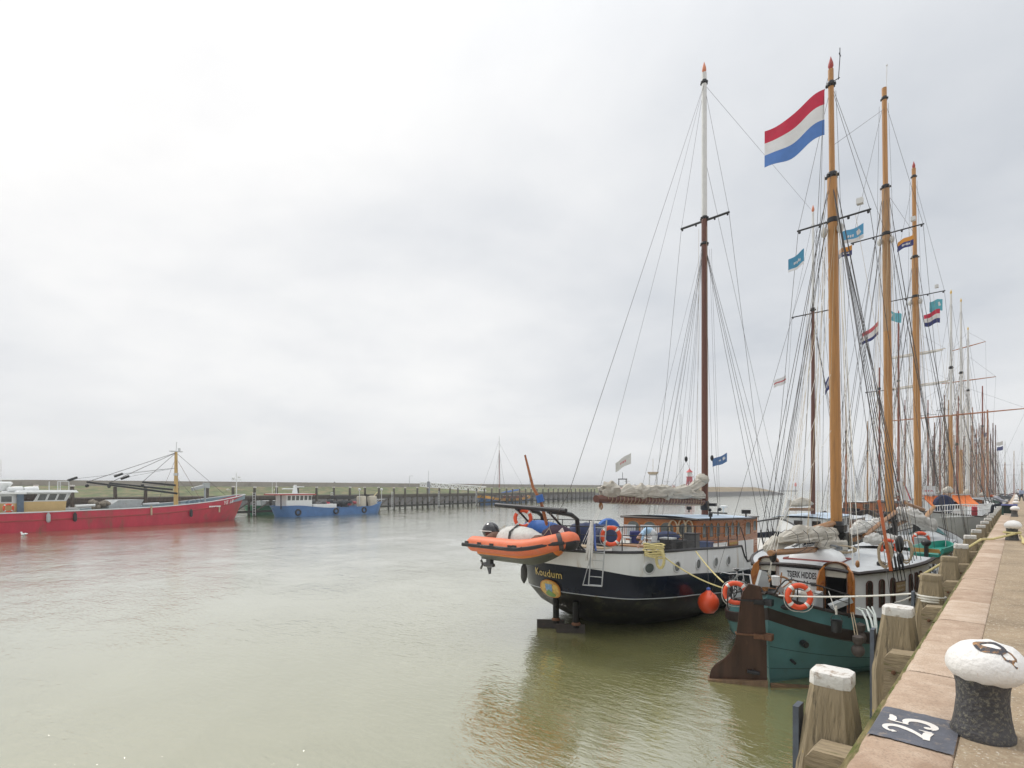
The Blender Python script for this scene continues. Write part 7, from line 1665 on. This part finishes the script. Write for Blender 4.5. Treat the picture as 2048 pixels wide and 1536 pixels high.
obj('stern_rail', mb, LTGREY, B_)
G_, gl_, LG, gzf = barge('barge', 'green steel barge moored behind the blue work boat', 'barge', at_z(523, 1032, 0)-V((3., 0, 0)), at_z(585, 1029, 0)-V((3.5, -8, 0)), 1.9, 1.7, 2.6, GREEN)
mb = MB(); mb.box((0, 6., 2.2), (4., 7, 1.3)); obj('hold_coaming', mb, GREYP, G_, 0); mb = MB(); mb.bar((1, 2, 1.8), (1, 2, 3.0), .2); mb.ball((1, 2, 3.0), .3, 8, 6); obj('bitt', mb, LTGREY, G_)
# ---------------------------------------------------------------- blue and yellow flat bottomed sailing boat at the pier
s0, s1 = at_z(967, 1010, 0), at_z(1062, 1003.5, 0)
sd_ = s1-s0; Ls_ = sd_.length; srz = math.atan2(-sd_.x, sd_.y); st = thing('flat_bottomed_boat', 'small blue and yellow flat bottomed sailing boat moored at the pier', 'boat', s0-V((2, 0, 0)), srz)
szf = lambda y: 1.7+1.5*((y-Ls_*.55)/(Ls_*.55))**2
srows = [dict(y0=-.6, Ls=4, ps=.6, b=2.2, y1=Ls_+.5, Lb=4, pb=.6, z=szf), dict(y0=-.4, Ls=4, ps=.6, b=2.3, y1=Ls_+.3, Lb=4, pb=.6, z=lambda y: szf(y)-.9), dict(y0=0, Ls=4, ps=.6, b=2.25, y1=Ls_, Lb=4, pb=.6, z=lambda y: szf(y)-1.0), dict(y0=.6, Ls=5, ps=.8, b=1.9, y1=Ls_-.5, Lb=5, pb=.8, z=lambda y: -.1)]
obj('hull', hull_mb(srows, 50, [0, 1, 1, 1]), [YELLOW, BLUE], st, 40); obj('deck', deck_mb(srows[0], lambda y: szf(y)-.3, .1), PALEW, st)
f_ = Ls_
mast(st, (0, f_*.36, 1.2), (0, f_*.36, 24.5), .2, .1, [REDSPAR, WSPAR], [(.78, 1)], None, 8)
mb = MB(); mb.tube([(0, f_*.42, 3.2), (0, f_*.95, 4.6)], .14, 6); obj('boom', mb, REDSPAR, st); bundle(st, (0, f_*.40, 3.6), (0, f_*.8, 4.9), .5, .35, 2.2, BLUECLOTH, .3, .4, m=30, n=12)
mb = MB(); mb.box((0, f_*.68, 2.2), (2.8, f_*.4, 1.3)); ch = obj('cabin', mb, M('cabin_maroon', (.2, .06, .05), .5, .2, 4), st, 0); mb = MB(); mb.box((0, f_*.68, 2.9), (3.0, f_*.42, .1)); obj('cabin_roof', mb, WHITE, ch, 0)
mb = MB(); mb.prism([(1.6, 0), (1.2, 1.1), (-1.0, 1.2), (-1.8, .5), (-1., -.2), (.8, -.4)], (2.35, f_*.5, .9), (0, 1, 0), (0, 0, 1), (.12, 0, 0)); obj('leeboard', mb, M('leeboard_wood', (.06, .045, .035), .5, .3, 3), st, 0)
mb = MB(); mb.tube([(0, .4, 2.6), (0, -1.4, 4.2), (-.2, 2.4, 7.2)], [.14, .13, .08], 6); obj('furled_bowsprit', mb, PALEW, st)
for s_ in (1, -1): line(st, 'shroud', (0, f_*.36, 19), (s_*2, f_*.4, 2), .05); line(st, 'shroud', (0, f_*.36, 19), (s_*2, f_*.3, 2), .05)
line(st, 'stay', (0, f_*.36, 23), (0, 0, 3), .045); line(st, 'stay', (0, f_*.36, 22), (0, f_*1.0, 3), .045)
# ---------------------------------------------------------------- beyond the furled sail: rescue boats, gantry tower, red lighthouse, radio mast
def smallboat(label, px, D, hullm, roofm, seed):
    w_ = at_z(px, 978+CZ*F/D, 0); t = thing('rescue_boat', label, 'boat', w_, math.radians(-50))
    rows = [dict(y0=-8, Ls=3, b=2.4, y1=8, Lb=7, z=lambda y: 2.2+.03*(y+8)), dict(y0=-8, Ls=3, b=2.2, y1=7, Lb=7, z=lambda y: -.1)]
    obj('hull', hull_mb(rows, 24), hullm, t); obj('deck', deck_mb(rows[0], lambda y: 2., .1), GREYP, t)
    mb = MB(); mb.box((0, -1, 3.4), (3.4, 7, 2.8)); h_ = obj('wheelhouse', mb, WHITE, t, 0); mb = MB(); mb.box((0, -1, 5.3), (4.4, 9.5, 1.1), 0, .75); obj('roof', mb, roofm, h_, 0)
    for k_ in range(4): window(h_, (1.71, -3.6+1.7*k_, 3.5), (0, 1, 0), 1., .9, WHITE, GLASSD, .08, n=(1, 0, 0), poly=[(-.5, 0), (.5, 0), (.5, .9), (-.5, .9)])
    mb = MB(); mb.bar((0, -2, 5.6), (0, -2, 10), .09); mb.box((0, -2, 8.5), (.3, 2.4, .2)); mb.ball((0, 1, 6.9), .7, 10, 7); obj('antenna_mast', mb, LTGREY, t, 30); return t
RSC = M('rescue_red', (.55, .05, .05), .5, .12, 2)
smallboat('red roofed rescue boat behind the furled sail, left one', 1264, 220, NAVY, RSC, 1); smallboat('red roofed rescue boat nearer the red lighthouse', 1343, 235, NAVY, RSC, 2)
w_ = at_d(1245, 978, 215); t = thing('dark_gantry', 'dark steel portal gantry left of the red roofed boat', 'gantry', (w_.x, w_.y, 0)); mb = MB()
for a_ in (-1.2, 1.2): mb.bar((a_*1.2, a_*1.0, 0), (a_*.9, a_*.8, 9.2), .18)
obj('legs', mb, DKSTEEL, t).name = 'upright_frame'; mb = MB(); mb.box((0, 0, 9.3), (3.6, .4, .4), .75); mb.bar((0, 0, 9.3), (0, 0, 12), .1); obj('cross_head', mb, DKSTEEL, t, 0)
w_ = at_d(1306, 978, 225); t = thing('white_gantry', 'white portal tower with a flared top behind the furled sail', 'tower', (w_.x, w_.y, 0)); mb = MB()
for a_ in (-1.3, 1.3): mb.bar((a_*1.1, a_*.9, 0), (a_*.8, a_*.7, 11.5), .25)
mb.box((0, 0, 11.3), (2.4, .5, .4), .7); obj('portal_frame', mb, LTGREY, t, 0); mb = MB(); mb.box((0, 0, 12.0), (3.2, 1.6, 1.0), .75, 1.35); mb.bar((0, 0, 12.3), (0, 0, 18), .08); obj('head', mb, PALEW, t, 0)
w_ = at_d(1379, 978, 240); t = thing('lighthouse', 'small red and white lattice lighthouse behind the brown mast', 'lighthouse', (w_.x, w_.y, 0))
mb = MB()
for k_ in range(4):
    g = PI/4+k_*PI/2; g2 = g+PI/2; P_ = lambda g_, z: V((math.cos(g_)*lerp(2.4, 1.1, z/10), math.sin(g_)*lerp(2.4, 1.1, z/10), z))
    mb.bar(P_(g, 0), P_(g, 10), .18)
    for z0_, z1_ in ((1, 4), (4, 7), (7, 10)): mb.bar(P_(g, z0_), P_(g2, z1_), .12, n=4); mb.bar(P_(g2, z0_), P_(g, z1_), .12, n=4); mb.bar(P_(g, z1_), P_(g2, z1_), .12, n=4)
obj('lattice_tower', mb, M('lighthouse_red', (.40, .04, .06), .5, .15, 3), t); mb = MB(); mb.lathe([(1.2, 8.6), (1.3, 8.7), (1.3, 10.6), (1.6, 10.7), (1.6, 10.9)], (0, 0, 0), 12); obj('drum', mb, MATS['lighthouse_red'], t)
mb = MB(); mb.lathe([(1.0, 10.9), (1.0, 12.8)], (0, 0, 0), 10); obj('lantern', mb, M('lantern_glass', (.55, .58, .56), .2, .1, 3), t); mb = MB(); mb.lathe([(1.5, 12.8), (1.2, 13.3), (.5, 13.9), (.2, 14.4), (.05, 14.8)], (0, 0, 0), 12); obj('dome', mb, RSC, t)
w_ = at_d(1361, 978, 280); t = thing('radio_mast', 'thin lattice radio mast left of the red lighthouse', 'mast', (w_.x, w_.y, 0)); h_ = at_d(1361, 828, 280).z
mb = MB()
for k_ in range(3): g = k_*2*PI/3; mb.bar((.8*math.cos(g), .8*math.sin(g), 0), (.5*math.cos(g), .5*math.sin(g), h_), .07, n=4)
for k_ in range(22):
    z = h_*k_/22; g = k_*2*PI/3; mb.bar((.75*math.cos(g), .75*math.sin(g), z), (.75*math.cos(g+2.09), .75*math.sin(g+2.09), z+h_/22), .05, n=4)
obj('lattice', mb, STEEL, t); mb = MB(); mb.bar((0, 0, h_), (0, 0, h_+3), .05, n=4); obj('antenna', mb, STEEL, t)
# pilot light on the dike head
w_ = at_d(1591, 982, 560); t = thing('harbour_light', 'small red harbour light on the jetty at the dike end', 'beacon', (w_.x, w_.y, 0)); mb = MB(); mb.bar((0, 0, 0), (0, 0, 10), .3); mb.box((-6, -5, 3.2), (20, 1.2, .8), .75); obj('post', mb, DKSTEEL, t, 0); mb = MB(); mb.lathe([(.9, 8), (1., 10.5), (.4, 12)], (0, 0, 0), 10); obj('lantern', mb, RSC, t)
# gull swimming by the red boat
p = at_z(48, 1071, 0); t = thing('gull', 'white gull swimming beside the red fishing boat', 'bird', (p.x, p.y, .0), math.radians(-46)); t.scale = (.7, .7, .7)
mb = MB(); mb.ball((0, 0, .18), (.24, .5, .2), 14, 9, lambda d, p: V((p.x*(1-.35*max(0, d.y)), p.y, p.z+.12*max(0, d.y)))); mb.ball((0, -.42, .5), (.12, .17, .12), 10, 7); mb.tube([(0, -.33, .25), (0, -.42, .45)], [.12, .09], 8); obj('body', mb, WHITE, t, 60); mb = MB(); mb.tube([(0, -.56, .49), (0, -.72, .46)], [.04, .01], 6); obj('bill', mb, YELLOW, t); mb = MB(); mb.ball((0, .2, .3), (.26, .42, .1), 10, 7); obj('wing', mb, LTGREY, t)
# ---------------------------------------------------------------- people and bench on the quay
bp_ = at_z(2019, 1031, QZ); by = at_x(2019, 1020, -.35).y
t = thing('quay_bench', 'blue topped dark green bench on the quay edge beside the leaning person', 'bench', (-.36, 45.0, QZ))
mb = MB(); mb.box((0, 0, .62), (.74, .8, .08)); obj('top', mb, M('bench_blue', (.12, .14, .36), .5, .15, 4), t, 0)
for x in (-.3, .3): mb = MB(); mb.box((x, 0, .29), (.1, .7, .58)); obj('leg', mb, DG_, t, 0)
mb = MB(); mb.box((0, .1, .32), (.6, .06, .5)); obj('panel', mb, DG_, t, 0)
pts = [(0, 0, .62), (-.22, 0, .82), (-.46, 0, .98), (-.58, 0, 1.03), (-.74, 0, 1.06), (-.2, -.12, .5), (-.62, -.14, .42), (-.66, -.14, -.02), (-.82, -.15, -.08), (-.2, .12, .5), (-.58, .16, .40), (-.6, .16, -.02), (-.76, .17, -.08), (-.44, -.2, .92), (-.2, -.26, .78), (.12, -.22, .68), (.22, -.2, .68), (-.44, .2, .92), (-.2, .26, .78), (.1, .22, .68), (.2, .2, .68)]
ed = [(0, 1), (1, 2), (2, 3), (3, 4), (0, 5), (5, 6), (6, 7), (7, 8), (0, 9), (9, 10), (10, 11), (11, 12), (2, 13), (13, 14), (14, 15), (15, 16), (2, 17), (17, 18), (18, 19), (19, 20)]
HAIRR = M('red_hair', (.32, .07, .03), .7, .2, 10)
person('red haired person in grey sweater and dark trousers leaning forward at the quay edge', pts, ed, [.17, .16, .16, .07, .115, .1, .075, .05, .045, .1, .075, .05, .045, .075, .055, .04, .04, .075, .055, .04, .04], [0, 0, 2, 3, 1, 1, 1, 1, 1, 1, 1, 1, 0, 0, 0, 2, 0, 0, 0, 2], [GYC, DKC, SKIN, HAIRR], loc=(-.55, 45.9, QZ+.12))
for k_, (px, D, tp) in enumerate(((2037, 88, WHC), (2043, 70, M('pale_blue_top', (.3, .36, .5), .8, .1, 6)), (2034, 100, DKC))):
    b_ = at_d(px, 985, D); stand_person(['distant person in white on the quay', 'person in pale blue near the right edge of the quay', 'distant person in dark clothes on the quay'][k_], (max(b_.x, -.1), b_.y, QZ), 1.72, tp, DKC, .5*k_)
b_ = at_d(1586, 1037, 42); stand_person('person in pink standing on the pale blue roofed ship', (b_.x, b_.y, b_.z-1.5), 1.7, PKC, DKC, .5)
# ================================================================ hazy air over the harbour
hm = bpy.data.materials.new('haze_air'); hm.use_nodes = True
nt = hm.node_tree; N = nt.nodes; L = nt.links; N.remove(N['Principled BSDF'])
pv = N.new('ShaderNodeVolumePrincipled'); pv.inputs['Color'].default_value = (.93, .95, .97, 1); pv.inputs['Density'].default_value = .0005; pv.inputs['Anisotropy'].default_value = 0.
L.new(pv.outputs[0], N['Material Output'].inputs['Volume'])
mb = MB(); mb.box((-2695, 2845, 14.5), (6620, 6320, 41)); tag(obj('haze', mb, hm, None, 0), kind='stuff')
